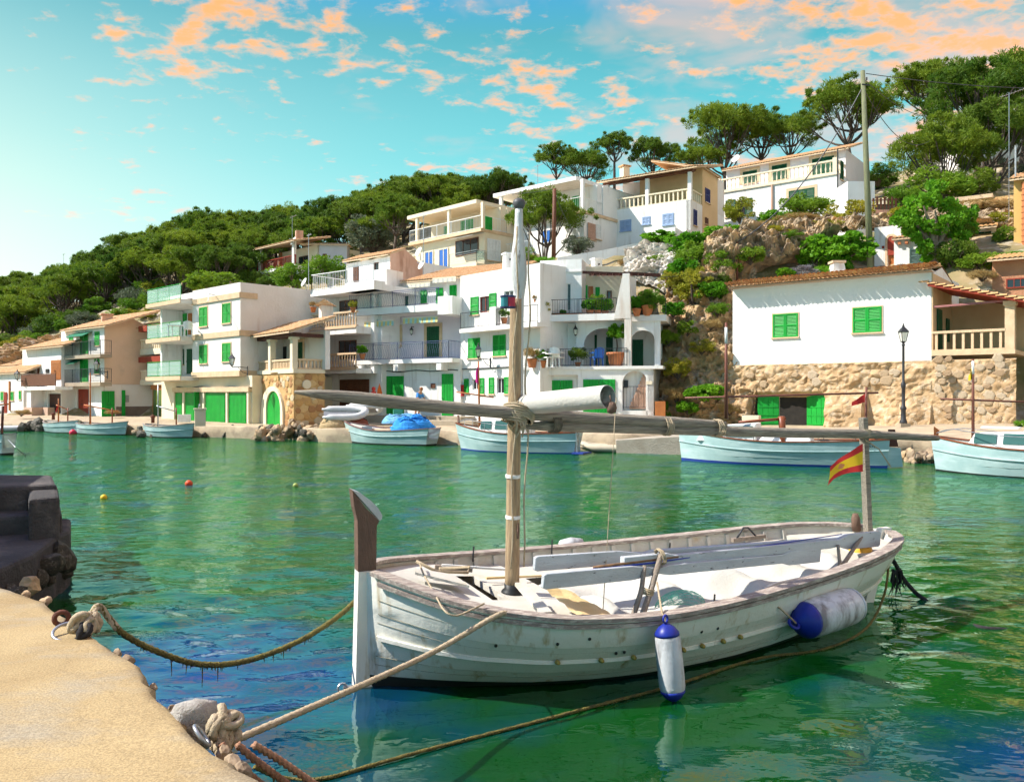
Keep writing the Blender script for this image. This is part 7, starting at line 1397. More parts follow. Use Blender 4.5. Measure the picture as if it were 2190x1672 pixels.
cliff('rock_ledge', 'grey rock and painted white rock slope above the pergola', cliff_pts([[(1330, 600, 51), (1390, 610, 49), (1440, 640, 47.5), (1470, 650, 47)], [(1335, 575, 51.5), (1390, 575, 50), (1440, 600, 48.2), (1475, 600, 48)], [(1340, 548, 52), (1390, 540, 51.2), (1440, 545, 50), (1475, 550, 50)], [(1345, 535, 53), (1390, 525, 53), (1440, 515, 52.5), (1480, 520, 53)]], 70, 70, .65, 9.0), 70, 70, mat('whitewashed_rock', (.66, .63, .58), (.44, .38, .31), .95, .8, 1.0, 5, contrast=1.4, world=True))
cliff('rock_outcrop', 'grey rock outcrop with scrub behind the houses at the left end', cliff_pts([[(-30, 815, 72), (60, 800, 72), (130, 755, 72), (200, 720, 72)], [(-30, 775, 73), (60, 760, 73), (130, 728, 73), (200, 708, 73)], [(-30, 745, 75), (60, 738, 75), (130, 716, 75), (200, 704, 75)]], 80, 40, .9, 12.0), 80, 40, M_CLIFF)
# ------------------------------------------------------------------ vegetation
M_PINE = leaf_mat('pine_needles', (.062, .14, .011), (.21, .28, .020), .45); M_PINED = leaf_mat('dark_pine_needles', (.05, .12, .013), (.145, .215, .018), .42); M_OLIVE = leaf_mat('grey_olive_leaves', (.115, .145, .085), (.17, .20, .12), .25)
M_BUSH = leaf_mat('green_shrub_leaves', (.085, .20, .012), (.20, .31, .022), .42); M_YELB = leaf_mat('yellow_green_leaves', (.22, .26, .018), (.36, .32, .03), .4); M_FIG = leaf_mat('bright_fig_leaves', (.07, .25, .010), (.17, .36, .018), .45); M_DRY = leaf_mat('dry_grass_blades', (.34, .22, .08), (.42, .30, .12), .3); M_FLW = leaf_mat('white_petals', (.75, .74, .68), (.8, .78, .74), .3); M_LAV = leaf_mat('lavender_leaves', (.16, .20, .12), (.24, .22, .24), .3)
M_BARK = mat('pine_bark', (.13, .095, .075), (.07, .05, .04), .95, 3, .8, 12, stretch=(3, 3, .6)); M_GBARK = mat('fig_bark', (.30, .23, .17), (.20, .15, .11), .95, 3, .6, 10)
def leaf_cloud(clumps, per, ln, wd, rng, up=.35, flat=.75):
    vs = []; C = np.array([c[:3] for c in clumps]); r = np.array([c[3] for c in clumps]); n = len(clumps) * per
    idx = np.repeat(np.arange(len(clumps)), per); d = rng.normal(size=(n, 3)); d /= np.linalg.norm(d, axis=1)[:, None]; rad = rng.uniform(.35, 1.0, n) ** .5
    p = C[idx] + d * (r[idx] * rad)[:, None] * np.array([1, 1, flat]); a = d + rng.normal(size=(n, 3)) * .55 + np.array([0, 0, up]); a /= np.linalg.norm(a, axis=1)[:, None]
    b = np.cross(a, rng.normal(size=(n, 3))); b /= np.linalg.norm(b, axis=1)[:, None]; L = (ln * rng.uniform(.6, 1.35, n))[:, None]; Wd = (wd * rng.uniform(.7, 1.3, n))[:, None]
    V4 = np.stack([p - a * L * .5, p + b * Wd * .5 , p + a * L * .5, p - b * Wd * .5], 1).reshape(-1, 3); F = np.arange(n * 4).reshape(-1, 4); return V4, F
def mesh_np(name, v, f, m):
    me = bpy.data.meshes.new(name); me.vertices.add(len(v)); me.vertices.foreach_set('co', np.asarray(v, 'f').ravel()); me.loops.add(f.size); me.loops.foreach_set('vertex_index', f.ravel().astype('i')); me.polygons.add(len(f)); me.polygons.foreach_set('loop_start', np.arange(0, f.size, f.shape[1], dtype='i')); me.polygons.foreach_set('loop_total', np.full(len(f), f.shape[1], 'i')); me.materials.append(m); me.update(); me.validate(); return me
PINES = []
def make_pine(seed, flat, dens, m, n=60, per=120):
    rng = np.random.RandomState(seed); cl = []; boughs = []
    nb = 16
    for k in range(nb):
        th = 2.4 * k + rng.uniform(-.4, .4); rr = 2.6 * math.sqrt((k + .3) / nb) * rng.uniform(.85, 1.12); h = 2.0 * flat * (1 - (rr / 3.1) ** 2) * rng.uniform(.72, 1.0) - (.7 * flat if k % 3 == 2 else 0) * rng.uniform(.4, 1.2)
        boughs.append((rr * math.cos(th), rr * math.sin(th), h, rng.uniform(.75, 1.15) * dens))
    for (x, y, z, r) in boughs:
        for q in range(7):
            d = rng.normal(size=3); d /= np.linalg.norm(d); cl.append((x + d[0] * r * .75, y + d[1] * r * .75, z + d[2] * r * .42 + .1, r * rng.uniform(.34, .60)))
    for (x, y, z, r) in boughs:
        for q in range(3): d = rng.normal(size=3); d /= np.linalg.norm(d); cl.append((x + d[0] * r * 1.25, y + d[1] * r * 1.25, z + abs(d[2]) * r * .6, r * rng.uniform(.12, .24)))
    v, f = leaf_cloud(cl, 115, .31, .055, rng); crown = mesh_np('crown', v, f, m)
    mb = MB(); lx, ly = rng.uniform(-.7, .7), rng.uniform(-.4, .4); fork = V((lx * .4, ly * .4, -2.0 * flat - .3)); f2 = V((-lx * .5, .2, -1.1 * flat))
    mb.tube([V((-lx * .6, 0, -12)), V((-lx * .5, 0, -7)), V((-lx * .2, 0, -3.6 * flat - .5)), fork], [.26, .22, .19, .16], 8)
    mb.tube([fork, fork.lerp(f2, .5) + V((-.1, 0, 0)), f2], [.13, .11, .09], 6)
    for k, (x, y, z, r) in enumerate(boughs):
        c = V((x, y, z - r * .2)); s0 = f2 if k % 2 else fork; mid = s0.lerp(c, .55) + V((rng.uniform(-.25, .25), rng.uniform(-.25, .25), -.3)); mb.tube([s0, s0.lerp(mid, .5) + V((0, 0, -.08)), mid, c], [.085, .065, .05, .02], 5, cap=False)
        for q in range(2): e = c + V((rng.uniform(-.6, .6), rng.uniform(-.6, .6), rng.uniform(.0, .4))); mb.tube([mid, mid.lerp(e, .6), e], [.035, .025, .01], 4, cap=False)
    return crown, mb.mesh('trunk', M_BARK, smooth=True)
for k, (fl, dn, m) in enumerate(((.95, 1.1, M_PINE), (.8, 1.05, M_PINE), (1.1, 1.15, M_PINE), (1.0, 1.1, M_PINED), (.85, .85, M_PINED), (1.35, 1.1, M_PINE))): PINES.append(make_pine(100 + k, fl, dn, m, 64 if k != 4 else 46))
def pine(px, ytop, d, w, var=None, label=None, group=None, sq=1.0, yaw=None):
    var = random.randrange(6) if var is None else var; cr, tr = PINES[var]; W_ = w * d / FPX; s = W_ / 6.6; top = PX(px, ytop, d); fl = (.95, .8, 1.1, 1.0, .85, 1.35)[var]; zc = top.z - 2.15 * fl * s * sq
    root = thing('pine_tree', label or 'round-crowned pine standing in the wood on the left hill', 'pine tree', (top.x, d, max(ground(top.x, d), zc - 9 * s)), group or (None if label else 'pines of the wooded hill')); yaw = random.uniform(0, 6.28) if yaw is None else yaw
    inst(tr, 'trunk', root, (top.x, d, zc), (0, 0, yaw), (s, s, s)); inst(cr, 'crown', root, (top.x, d, zc), (0, 0, yaw), (s, s, s * sq)); return root
random.seed(5)
ORD = ['first', 'second', 'third', 'fourth', 'fifth', 'sixth', 'seventh', 'eighth', 'ninth', 'tenth', 'eleventh', 'twelfth', 'thirteenth', 'fourteenth', 'fifteenth', 'sixteenth', 'seventeenth', 'eighteenth', 'nineteenth', 'twentieth', 'twenty-first', 'twenty-second', 'twenty-third', 'twenty-fourth', 'twenty-fifth', 'twenty-sixth', 'twenty-seventh', 'twenty-eighth']
PLACE = lambda px: 'far left' if px < 180 else ('left' if px < 360 else ('middle' if px < 640 else 'right'))
for row, (d, w, lab) in enumerate(((82, 120, 'lowest'), (89, 125, 'lower'), (97, 125, 'middle'), (105, 120, 'upper'), (114, 115, 'skyline'))):
    px = -30 + 23 * (row % 2); cnt = 0
    while px < 1075:
        ok = not ((530 < px < 775 and d < 86) or (870 < px and d < 90) or (px < 350 and d < 84) or (660 < px < 735 and d > 100) or (px < 200 and d < 90 and random.random() < .5))
        if ok:
            dd = d + random.uniform(-3, 3); p = PX(px + random.uniform(-12, 12), 500, dd); z = ground(p.x, p.y); h = random.uniform(4.6, 6.2) if row else random.uniform(3.6, 4.8); y = CY - (z + h - HC) * FPX / dd; pl = PLACE(px)
            pine(px, y, dd, w * random.uniform(.9, 1.2), None, 'round-crowned pine, %s from the left in the %s row of the wooded hill' % (ORD[cnt], lab), 'pines of the wooded hill'); cnt += 1
        px += 46
pine(706, 456, 104, 78, 4, 'thin pine standing alone between the two wooded crests', sq=1.0); PR = 'pines on the right-hand skyline'
for (px, y, d, w, var, lab) in [(1188, 314, 84, 96, 3, 'dense dark pine, left one of the pair above the flat-roofed villas'), (1252, 326, 84, 112, 0, 'dense dark pine, right one of the pair above the flat-roofed villas'), (1314, 291, 86, 92, 4, 'tall slender pine behind the chimney of the porch house'), (1396, 304, 86, 118, 4, 'wide airy pine just right of the slender one'), (1556, 230, 84, 180, 2, 'broad pine, tallest behind the balustrade villa'), (1628, 248, 86, 150, 4, 'airy pine with forked trunk behind the balustrade villa roof'), (1690, 254, 82, 120, 0, 'smaller pine at the right of the clump behind the villa'), (1498, 318, 84, 110, 1, 'low pine between the porch house and the balustrade villa'), (1818, 188, 74, 212, 1, 'umbrella pine with bare forked trunk behind the utility pole'), (1985, 142, 78, 170, 1, 'tall pine rising left in the big clump at upper right'), (2090, 150, 70, 230, 0, 'large pine at the centre of the big clump at upper right'), (2185, 112, 74, 230, 2, 'very large pine cut by the upper right corner'), (2010, 262, 64, 200, 5, 'dense low pine in front of the big clump at upper right'), (2120, 235, 66, 230, 3, 'dark pine with drooping boughs above the ochre house'), (1168, 410, 56.5, 165, 5, 'small dark pine just right of the mast top, before the white villa')]:
    pine(px, y - 2, d, w * 1.08, var, lab, PR, sq=1.05)
BUSH = {}
def make_bush(kind, seed, m, n, per, ln, wd, top=1.0, flat=.8):
    rng = np.random.RandomState(seed); cl = []
    for k in range(n):
        th = rng.uniform(0, 6.283); rr = .85 * math.sqrt(rng.uniform(0, 1)); z = rng.uniform(-.2, 1.0) * math.sqrt(max(0, 1 - rr * rr)) * top; cl.append((rr * math.cos(th), rr * math.sin(th), z, rng.uniform(.16, .34)))
    v, f = leaf_cloud(cl, per, ln, wd, rng, flat=flat); mb = MB(); 
    for k in range(0, n, 3): c = V(cl[k][:3]); mb.tube([V((0, 0, -.6)), V((c.x * .4, c.y * .4, c.z * .4 - .2)), c], [.05, .03, .01], 4, cap=False)
    BUSH[kind] = BUSH.get(kind, []) + [(mesh_np('foliage', v, f, m), mb.mesh('stems', M_BARK))]
for k in range(2):
    make_bush('green', 10 + k, M_BUSH, 40, 110, .13, .055); make_bush('olive', 20 + k, M_OLIVE, 44, 110, .12, .04); make_bush('yellow', 30 + k, M_YELB, 40, 100, .12, .055); make_bush('bright', 40 + k, M_FIG, 44, 80, .17, .12); make_bush('dark', 50 + k, M_PINED, 40, 110, .13, .05)
make_bush('dry', 60, M_DRY, 30, 100, .34, .02, .6); make_bush('lav', 61, M_LAV, 30, 90, .32, .03, .7); make_bush('flower', 62, M_FLW, 20, 50, .08, .07); make_bush('spiky', 63, M_FIG, 14, 110, .5, .03, .6)
def bush(px, py, d, w, h, kind, label, cat='shrub', group=None, name='shrub'):
    fo, st = random.choice(BUSH[kind]); c = PX(px, py, d); sx = w * d / FPX / 2; sz = h * d / FPX / 2; root = thing(name, label, cat, (c.x, c.y, c.z - sz), group); rz = random.uniform(0, 6.28)
    inst(st, 'stems', root, (c.x, c.y, c.z - sz * .35), (0, 0, rz), (sx, sx, sz)); inst(fo, 'foliage', root, (c.x, c.y, c.z - sz * .35), (0, 0, rz), (sx, sx, sz * 1.1)); return root
G1 = 'scrub on the left hillside'
kinds = ['green', 'green', 'olive', 'dark', 'yellow']; LAB = {'green': 'mid green shrub in the scrub at the foot of the wooded hill', 'olive': 'grey-green shrub in the scrub at the foot of the wooded hill', 'dark': 'dark green shrub in the scrub at the foot of the wooded hill', 'yellow': 'yellow-green shrub in the scrub at the foot of the wooded hill'}
for k in range(150):
    d = random.uniform(68, 96); px = random.uniform(-20, 760) if k > 40 else random.uniform(-20, 350); x = (px - CX) * d / FPX; z = ground(x, d); py = CY - (z - HC) * FPX / d; w = random.uniform(30, 75)
    if d < 76 and 215 < px: continue
    kd = random.choice(kinds); pl = PLACE(px); bush(px, py - w * .2, d, w, w * random.uniform(.55, .85), kd, LAB[kd].replace('in the scrub at the foot', 'in the scrub, %s part of the foot' % pl), group=G1 + ', ' + kd + ', ' + pl)
for k in range(46):
    d = random.uniform(62, 88); px = random.uniform(1080, 2250); x = (px - CX) * d / FPX; z = ground(x, d); py = CY - (z - HC) * FPX / d; w = random.uniform(30, 70); kd = random.choice(kinds[:4]); bush(px, py - w * .2, d, w, w * .7, kd, {'green': 'mid green', 'olive': 'grey-green', 'dark': 'dark green'}[kd] + ' shrub on the ground behind the upper villas', group='scrub behind the villas, ' + kd)
for a in [(630, 590, 66, 110, 70, 'green', 'feathery green bush behind the white block roof, left'), (705, 578, 66, 110, 84, 'green', 'feathery green bush behind the roof terrace, right'), (460, 600, 72, 130, 50, 'green', 'wide green bush just above the white block parapet'), (525, 575, 86, 100, 76, 'olive', 'grey-green olive tree left of the hillside house'), (800, 500, 84, 130, 100, 'olive', 'grey-green olive tree left of the cream villa'), (590, 600, 74, 80, 40, 'dark', 'dark bush under the red balcony'),
          (1722, 442, 56.5, 118, 70, 'green', 'rounded dark green bush before the balustrade villa'), (1818, 462, 53, 120, 78, 'yellow', 'yellow-green bush left of the utility pole'), (1582, 448, 56, 70, 64, 'yellow', 'slim pale bush before the villa window'), (1508, 545, 48.6, 130, 92, 'green', 'large green scrub bush beside the white stepped wall'), (1575, 512, 48.5, 110, 60, 'yellow', 'pale green scrub over the rock overhang'), (1605, 545, 45.6, 70, 46, 'green', 'small green tuft on the overhang face'), (1455, 575, 47.5, 70, 60, 'bright', 'bright bush right of the stepped wall foot'), (1545, 560, 46.2, 90, 70, 'green', 'green bush on the left shoulder of the overhang'), (1560, 500, 49.5, 120, 50, 'bright', 'bright scrub strip under the balustrade villa'), (1650, 500, 48.0, 90, 40, 'yellow', 'yellowish scrub on the overhang brow'), (1430, 600, 46.6, 50, 50, 'yellow', 'yellow-green bush by the painted rock'), (1520, 620, 44.8, 70, 50, 'bright', 'bright shrub at the cleft beside the tiled eave'), (1500, 740, 43.2, 60, 40, 'yellow', 'yellow shrub in the middle of the cliff'), (1430, 720, 44.2, 50, 44, 'green', 'green shrub on the cliff by the arcade'), (1560, 870, 41.6, 50, 40, 'dry', 'dry shrub at the foot of the rock base'), (1470, 870, 42.2, 50, 36, 'bright', 'bright shrub at the foot of the cliff'), (1535, 660, 43.8, 50, 40, 'green', 'green shrub right of the cliff middle'), (1690, 505, 47.0, 60, 30, 'green', 'green tuft on the overhang brow, right'), (1470, 520, 50.5, 90, 60, 'bright', 'bright bush behind the stepped wall'), (1482, 612, 45.5, 100, 96, 'yellow', 'yellow flowering bush on the cliff above the corner house'), (1800, 530, 46, 150, 84, 'bright', 'bright green vine mass hanging over the broad white house roof'), (1745, 545, 46.2, 80, 60, 'bright', 'bright green vine at the mouth of the rock hollow'), (1800, 562, 45.5, 46, 44, 'bright', 'trailing end of the bright green vine'), (1720, 578, 44.6, 70, 34, 'lav', 'lavender clump behind the tiled roof'), (1760, 575, 44.8, 40, 34, 'spiky', 'spiky green plant beside the lavender'), (1680, 582, 44.8, 40, 24, 'bright', 'low bright plant behind the tiled roof'),
          (2042, 545, 43.6, 90, 96, 'dark', 'dark shrub below the fig tree'), (1932, 574, 43.9, 52, 30, 'lav', 'grey lavender tuft at the foot of the white annex'), (2060, 470, 46, 60, 90, 'bright', 'tall bright creeper left of the garden room'), (2150, 500, 45.5, 50, 44, 'green', 'rose bush right of the garden room'), (2160, 545, 43.5, 90, 18, 'spiky', 'strip of green plants on the rubble terrace wall'), (2100, 440, 52.5, 150, 30, 'dry', 'dead brown grass on the dry stone wall'), (1700, 470, 54, 130, 26, 'dry', 'dry golden grass under the rounded bush'), (1640, 480, 53, 70, 30, 'dry', 'dry grass left of the golden grass'), (1930, 420, 58, 80, 60, 'green', 'leafy shrub below the big pines'), (2000, 395, 60, 150, 90, 'green', 'wide leafy shrub below the big pines, centre'), (2080, 390, 61, 120, 70, 'dark', 'dark leafy shrub below the big pines, right'), (1878, 375, 72, 90, 50, 'dark', 'low dark trees right of the umbrella pine'), (1930, 460, 50, 70, 50, 'yellow', 'yellowish shrub above the arched orange door'),
          (2090, 560, 42.6, 90, 50, 'green', 'green shrub on the rubble left of the red stone hut'), (2140, 470, 48, 80, 40, 'yellow', 'yellowish scrub above the garden room'), (2050, 500, 45.5, 60, 60, 'dark', 'dark shrub between the fig tree and the garden room'), (2100, 585, 41.5, 60, 36, 'dry', 'dry grass before the red stone hut'), (1660, 470, 55, 80, 50, 'bright', 'bright shrub left of the rounded bush'), (1760, 488, 50, 90, 40, 'yellow', 'yellow scrub above the vine'), (2098, 930, 33.5, 78, 44, 'spiky', 'spiky green plant on the quay by the right-hand boat'), (2190, 905, 33, 40, 30, 'spiky', 'spiky green plant at the right edge of the quay'), (1450, 785, 43.0, 60, 56, 'yellow', 'olive-brown shrub on the cliff beside the terrace house'), (1446, 838, 42.6, 60, 50, 'dry', 'dry orange shrub low on the cliff'), (1508, 838, 41.4, 84, 48, 'bright', 'bright green shrub low on the cliff'), (1470, 700, 44.0, 50, 40, 'green', 'small shrub half way up the cliff'), (1440, 660, 44.6, 50, 40, 'bright', 'leafy shrub at the upper terrace end'), (1520, 690, 43.6, 50, 36, 'dry', 'dry shrub half way up the cliff'), (1545, 600, 45.4, 40, 40, 'dark', 'dark shrub in the cleft left of the tiled eave'), (1420, 880, 42.6, 30, 60, 'green', 'shrub at the foot of the cliff by the stair wall'),
          (1236, 525, 55, 76, 50, 'olive', 'blue-green bush under the small pines'), (1120, 545, 53, 60, 40, 'green', 'green shrub above the roof right of the mast'), (1415, 508, 53, 90, 36, 'bright', 'leafy bush on the white garden wall'), (1165, 555, 51, 50, 24, 'spiky', 'aloe tuft above the parapet'), (1340, 560, 52, 40, 26, 'dry', 'dry plants at the end of the garden wall'), (1400, 560, 51, 60, 34, 'green', 'green patch on the grey rocks above the pergola'), (1372, 655, 43.4, 60, 56, 'dark', 'potted greenery mass on the right upper terrace'), (1395, 640, 43.0, 56, 60, 'green', 'leafy creeper on the right upper terrace'), (240, 880, 58, 30, 16, 'dry', 'dry weeds by the green garage at left'), (45, 880, 60, 40, 22, 'dry', 'planter with dry grass before the low cottage')]: bush(*a)
# fig tree with visible trunk
def fig():
    d = 44.4; c = PX(1985, 455, d); root = thing('fig_tree', 'bright green fig tree with thick forked trunk behind the broad white house', 'tree', PX(2006, 575, d)); a = PX(2008, 580, d); k = PX(1998, 540, d); mb = MB()
    mb.tube([a, a.lerp(k, .5) + V((-.05, 0, 0)), k], [.34, .30, .24], 8)
    for (px, py) in ((1950, 470), (1975, 440), (2000, 450), (2035, 460), (1965, 500), (1985, 520)): e = PX(px, py, d + random.uniform(-.8, .8)); mb.tube([k, k.lerp(e, .5) + V((.1, 0, .1)), e], [.17, .12, .04], 6, cap=False)
    mb.build('trunk', M_GBARK, root, smooth=True); rng = np.random.RandomState(4); cl = []
    for (px, py, r) in ((1935, 460, .75), (1960, 440, .8), (1990, 425, .8), (2020, 440, .7), (2045, 465, .7), (1945, 485, .6), (1975, 480, .6), (2010, 480, .55), (2060, 500, .6), (1972, 520, .6), (1985, 545, .5), (1925, 475, .5), (2000, 405, .6), (1965, 505, .5)):
        for q in range(4): p = PX(px + rng.uniform(-14, 14), py + rng.uniform(-12, 12), d + rng.uniform(-1, 1)); cl.append((p.x, p.y, p.z, r * rng.uniform(.45, .8)))
    v, f = leaf_cloud(cl, 75, .24, .19, rng); o = root.location; me = mesh_np('crown', v - np.array(o)[None, :], f, M_FIG); ob = bpy.data.objects.new('crown', me); COL.objects.link(ob); ob.parent = root
fig()
# pots on the terraces of the corner house
POT = MB().lathe((0, 0, 0), [(.14, 0), (.16, .05), (.22, .32), (.25, .34), (.25, .40), (.21, .40), (.20, .36), (.02, .35)], 14).mesh('pot', M_TERRA, smooth=True)
def pot(px, py, d, s, kind, ph, label):
    c = PX(px, py, d); root = thing('flower_pot', label, 'potted plant', c); inst(POT, 'pot', root, c, (0, 0, 0), s); fo, st = random.choice(BUSH[kind]); inst(fo, 'plant', root, c + V((0, 0, .4 * s + ph * .25)), (0, 0, random.random() * 6), (ph * .55, ph * .55, ph * .6))
for a in [(1138, 786, 43.3, 1.2, 'dry', .9, 'terracotta pot with reddish plant at the left of the lower terrace'), (1159, 787, 43.3, 1.0, 'bright', .7, 'terracotta pot with leafy plant beside the white chair'), (1236, 786, 43.3, .7, 'dark', 1.0, 'low dark plant in the middle of the lower terrace'), (1262, 678, 43.6, .9, 'bright', .8, 'pot with bright plant on the upper terrace, left of three'), (1278, 678, 43.6, .9, 'green', 1.0, 'pot with tall plant on the upper terrace, middle of three'), (1294, 678, 43.6, .8, 'bright', .8, 'pot with bright plant on the upper terrace, right of three'), (1165, 678, 43.6, .6, 'yellow', .7, 'small pot with yellow leaves at the upper terrace corner'), (1078, 692, 44.6, .8, 'green', .6, 'red pot with small plant on the balcony left of the mast'), (1146, 648, 43.4, .5, 'dry', .35, 'tiny pot on the balcony pier behind the mast'), (1385, 676, 43.0, 1.4, 'green', 1.0, 'large round terracotta pot on the right upper terrace'), (1362, 676, 43.0, 1.0, 'bright', .8, 'terracotta pot with plant on the right upper terrace, left one'), (670, 668, 49.5, .8, 'dry', .5, 'small pot with dry plant on the balustrade corner'), (755, 668, 48.5, .7, 'yellow', .5, 'pot with yellow flowers beside the brown glazed door'), (775, 768, 47.6, .8, 'bright', .6, 'pot with leafy plant at the left end of the lilac balcony')]: pot(*a)
c = PX(1317, 786, 43.3); root = thing('potted_tree', 'small bright tree in a big round terracotta pot at the arcade', 'potted tree', c); inst(POT, 'pot', root, c, (0, 0, 0), 2.0); MB().tube([c + V((0, 0, .6)), c + V((.08, 0, 1.1)), c + V((.05, 0, 1.5))], [.05, .04, .03], 6).build('trunk', M_BARK, root); fo = BUSH['bright'][0][0]; inst(fo, 'crown', root, c + V((.05, 0, 1.75)), (0, 0, 1), (.55, .55, .62))
root = thing('flower_box', 'row of white flowers in boxes along the upper terrace railing', 'flower box', PX(1205, 678, 43.6))
for k in range(5): c = PX(1172 + 16 * k, 677, 43.75); MB().cbox(c + V((0, 0, .08)), .40, .2, .18).build('box', M_TERRA, root); inst(BUSH['flower'][0][0] if k != 2 else BUSH['bright'][1][0], 'flowers', root, c + V((0, 0, .2)), (0, 0, k), (.24, .18, .18))
# ------------------------------------------------------------------ other boats
M_HULLBOUNCE = mat('white_hull_water_bounce', (.40, .53, .52), (.29, .43, .43), .3, 1.6, .05, 10, spots=(1.2, .45, .7, (.52, .64, .63), (.5, .5, 3)), spec=.5); M_BLUEB = mat('blue_bottom_paint', (.02, .05, .30), (.015, .035, .2), .5, 3); M_VARN = mat('varnished_red_brown', (.25, .065, .025), (.17, .045, .02), .4, 4)  # water bounce on the shaded white hulls is painted in as aqua
def small_boat(label, bow, stern, beam, zb, zm, zs, bottom=M_ANTI, hullm=None, transom=.15, wl=.82, floor=.28, name='moored_boat', t0=.10, cap=None, inner=None, raked=.25, deck_to=.22):
    A_, B_ = onz(*bow, 0.0), onz(*stern, 0.0); ax = (B_ - A_); L = ax.length; ax.normalize(); la = V((-ax.y, ax.x, 0)); root = thing(name, label, 'boat', A_.lerp(B_, .5)); hullm = hullm or M_HULLBOUNCE; N_ = 26
    def hb(f): return beam / 2 * max(.03, (min(1, (f / .42)) * (2 - min(1, f / .42))) if f < .42 else 1 - (1 - transom) * ((f - .42) / .58) ** 2.2)
    def sz(f): return zm + (zb - zm) * max(0, 1 - f / .55) ** 2 + (zs - zm) * max(0, (f - .45) / .55) ** 2
    def pt(f, t, s, off=0.0):
        y = hb(f) * (wl + (1 - wl) * (1 - (1 - max(t, 0)) ** 1.6)) * (1 if t >= 0 else math.sqrt(max(0, 1 - t * t))) + off; z = sz(f) * t if t >= 0 else .35 * t; x = L * f - raked * max(t, 0) * max(0, 1 - f / .25) + raked * .6 * max(t, 0) * max(0, (f - .8) / .2); return A_ + ax * x + la * (s * y) + V((0, 0, z))
    fs = [(i / N_) for i in range(N_ + 1)]
    def skin(ts, nm, m_, off=0.0):
        mb = MB()
        for s in (-1, 1): mb.grid(lambda i, j: pt(fs[i], ts[j], s, off), N_, len(ts) - 1)
        for e in (0, 1):
            k = len(mb.v)
            for t in ts: mb.v += [tuple(pt(e, t, -1, off)), tuple(pt(e, t, 1, off))]
            for j in range(len(ts) - 1): mb.f.append((k + 2 * j, k + 2 * j + 1, k + 2 * j + 3, k + 2 * j + 2)); mb.m.append(0)
        o = mb.build(nm, m_, root, smooth=True); return o
    skin([t0, .3, .5, .51, .7, .85, 1.0], 'hull', hullm); skin([-1, -.6, -.3, 0, t0], 'hull_bottom', bottom); skin([.35, .7, .97], 'inner_planking', inner or M_DECKW, -.05)
    mb = MB()
    for s in (-1, 1):
        r = [[pt(f, 1, s, .03), pt(f, 1, s, .03) + V((0, 0, .04)), pt(f, 1, s, -.06) + V((0, 0, .04)), pt(f, 1, s, -.06)] for f in fs]; k = len(mb.v)
        for q in r: mb.v += [tuple(p) for p in q]
        for i in range(N_):
            for j in range(4): mb.f.append((k + i * 4 + j, k + i * 4 + (j + 1) % 4, k + i * 4 + 4 + (j + 1) % 4, k + i * 4 + 4 + j)); mb.m.append(0)
    mb.build('cap_rail', cap or M_VARN, root)
    mb = MB()
    for s in (-1, 1): mb.tube([pt(f, .62, s, .015) for f in fs], .022, 5)
    mb.build('rubbing_strake', hullm, root)
    def deck_(f0, f1, dz, nm, m_):
        mb = MB(); n = 10; mb.grid(lambda i, j: A_ + ax * (L * (f0 + (f1 - f0) * i / n)) + la * ((hb(f0 + (f1 - f0) * i / n) * .96 - .04) * (j / 4 - 1) if j < 9 else 0) + V((0, 0, (sz(f0 + (f1 - f0) * i / n) if dz < .2 else 0) + dz)), n, 8); return mb.build(nm, m_, root)
    deck_(.02, .98, max(.2, floor), 'floor', inner or M_DECKW); deck_(.01, deck_to, -.05, 'foredeck', M_DECKW)
    return root, pt, lambda f, y, z: A_ + ax * (L * f) + la * y + V((0, 0, z)), sz, ax, la, L
def pole(root, a, b, r0, r1, m, name='mast'): MB().tube([V(a), V(a).lerp(V(b), .5), V(b)], [r0, (r0 + r1) / 2, r1], 8).build(name, m, root, smooth=True)
M_ORPOLE = mat('orange_painted_pole', (.46, .15, .04), (.36, .11, .03), .55, 4)
def thwarts(root, at, sz, fr, w):
    for q in fr: mb = MB(); a = at(q, -w, sz(q) - .16); e = at(q, w, sz(q) - .16); mb.bar(a, e, .22, .035); mb.build('thwart', M_DECKW, root)
# three little boats at the left
for (lab, st, bo, mastp, yard, post) in (('small water-tinted white boat with short orange mast, leftmost of the three at the quay', (100, 921), (164, 927), ((125, 906, 852), .05), ((120, 866), (145, 876)), (145, 872, 905)), ('small water-tinted white boat with tall red-orange mast and orange spar', (165, 926), (268, 931), ((193, 908, 797), .06), ((180, 866), (253, 880)), (240, 872, 905)), ('small water-tinted white boat with thin grey mast, rightmost of the three at the quay', (312, 932), (410, 937), ((338, 910, 822), .045), ((335, 868), (377, 880)), (377, 872, 908))):
    root, pt, at, sz, ax, la, L = small_boat(lab, bo, st, 1.75, .82, .60, .70, transom=.12, cap=mat('grey_cap', (.35, .3, .27), (.25, .2, .18), .7, 4)); (mx, y0, y1), r = mastp; d = onz(*st, 0).lerp(onz(*bo, 0), .35).y; pole(root, PX(mx, y0, d), PX(mx, y1, d), r, r * .6, M_ORPOLE if mx < 300 else M_STEEL)
    pole(root, PX(*yard[0], d), PX(*yard[1], d), .04, .035, M_ORPOLE if mx < 300 else M_STEEL, 'spar'); d2 = onz(*bo, 0).y + .6; pole(root, PX(post[0], post[2], d2), PX(post[0], post[1], d2), .045, .035, M_VARN, 'post'); thwarts(root, at, sz, (.4, .62), .65)
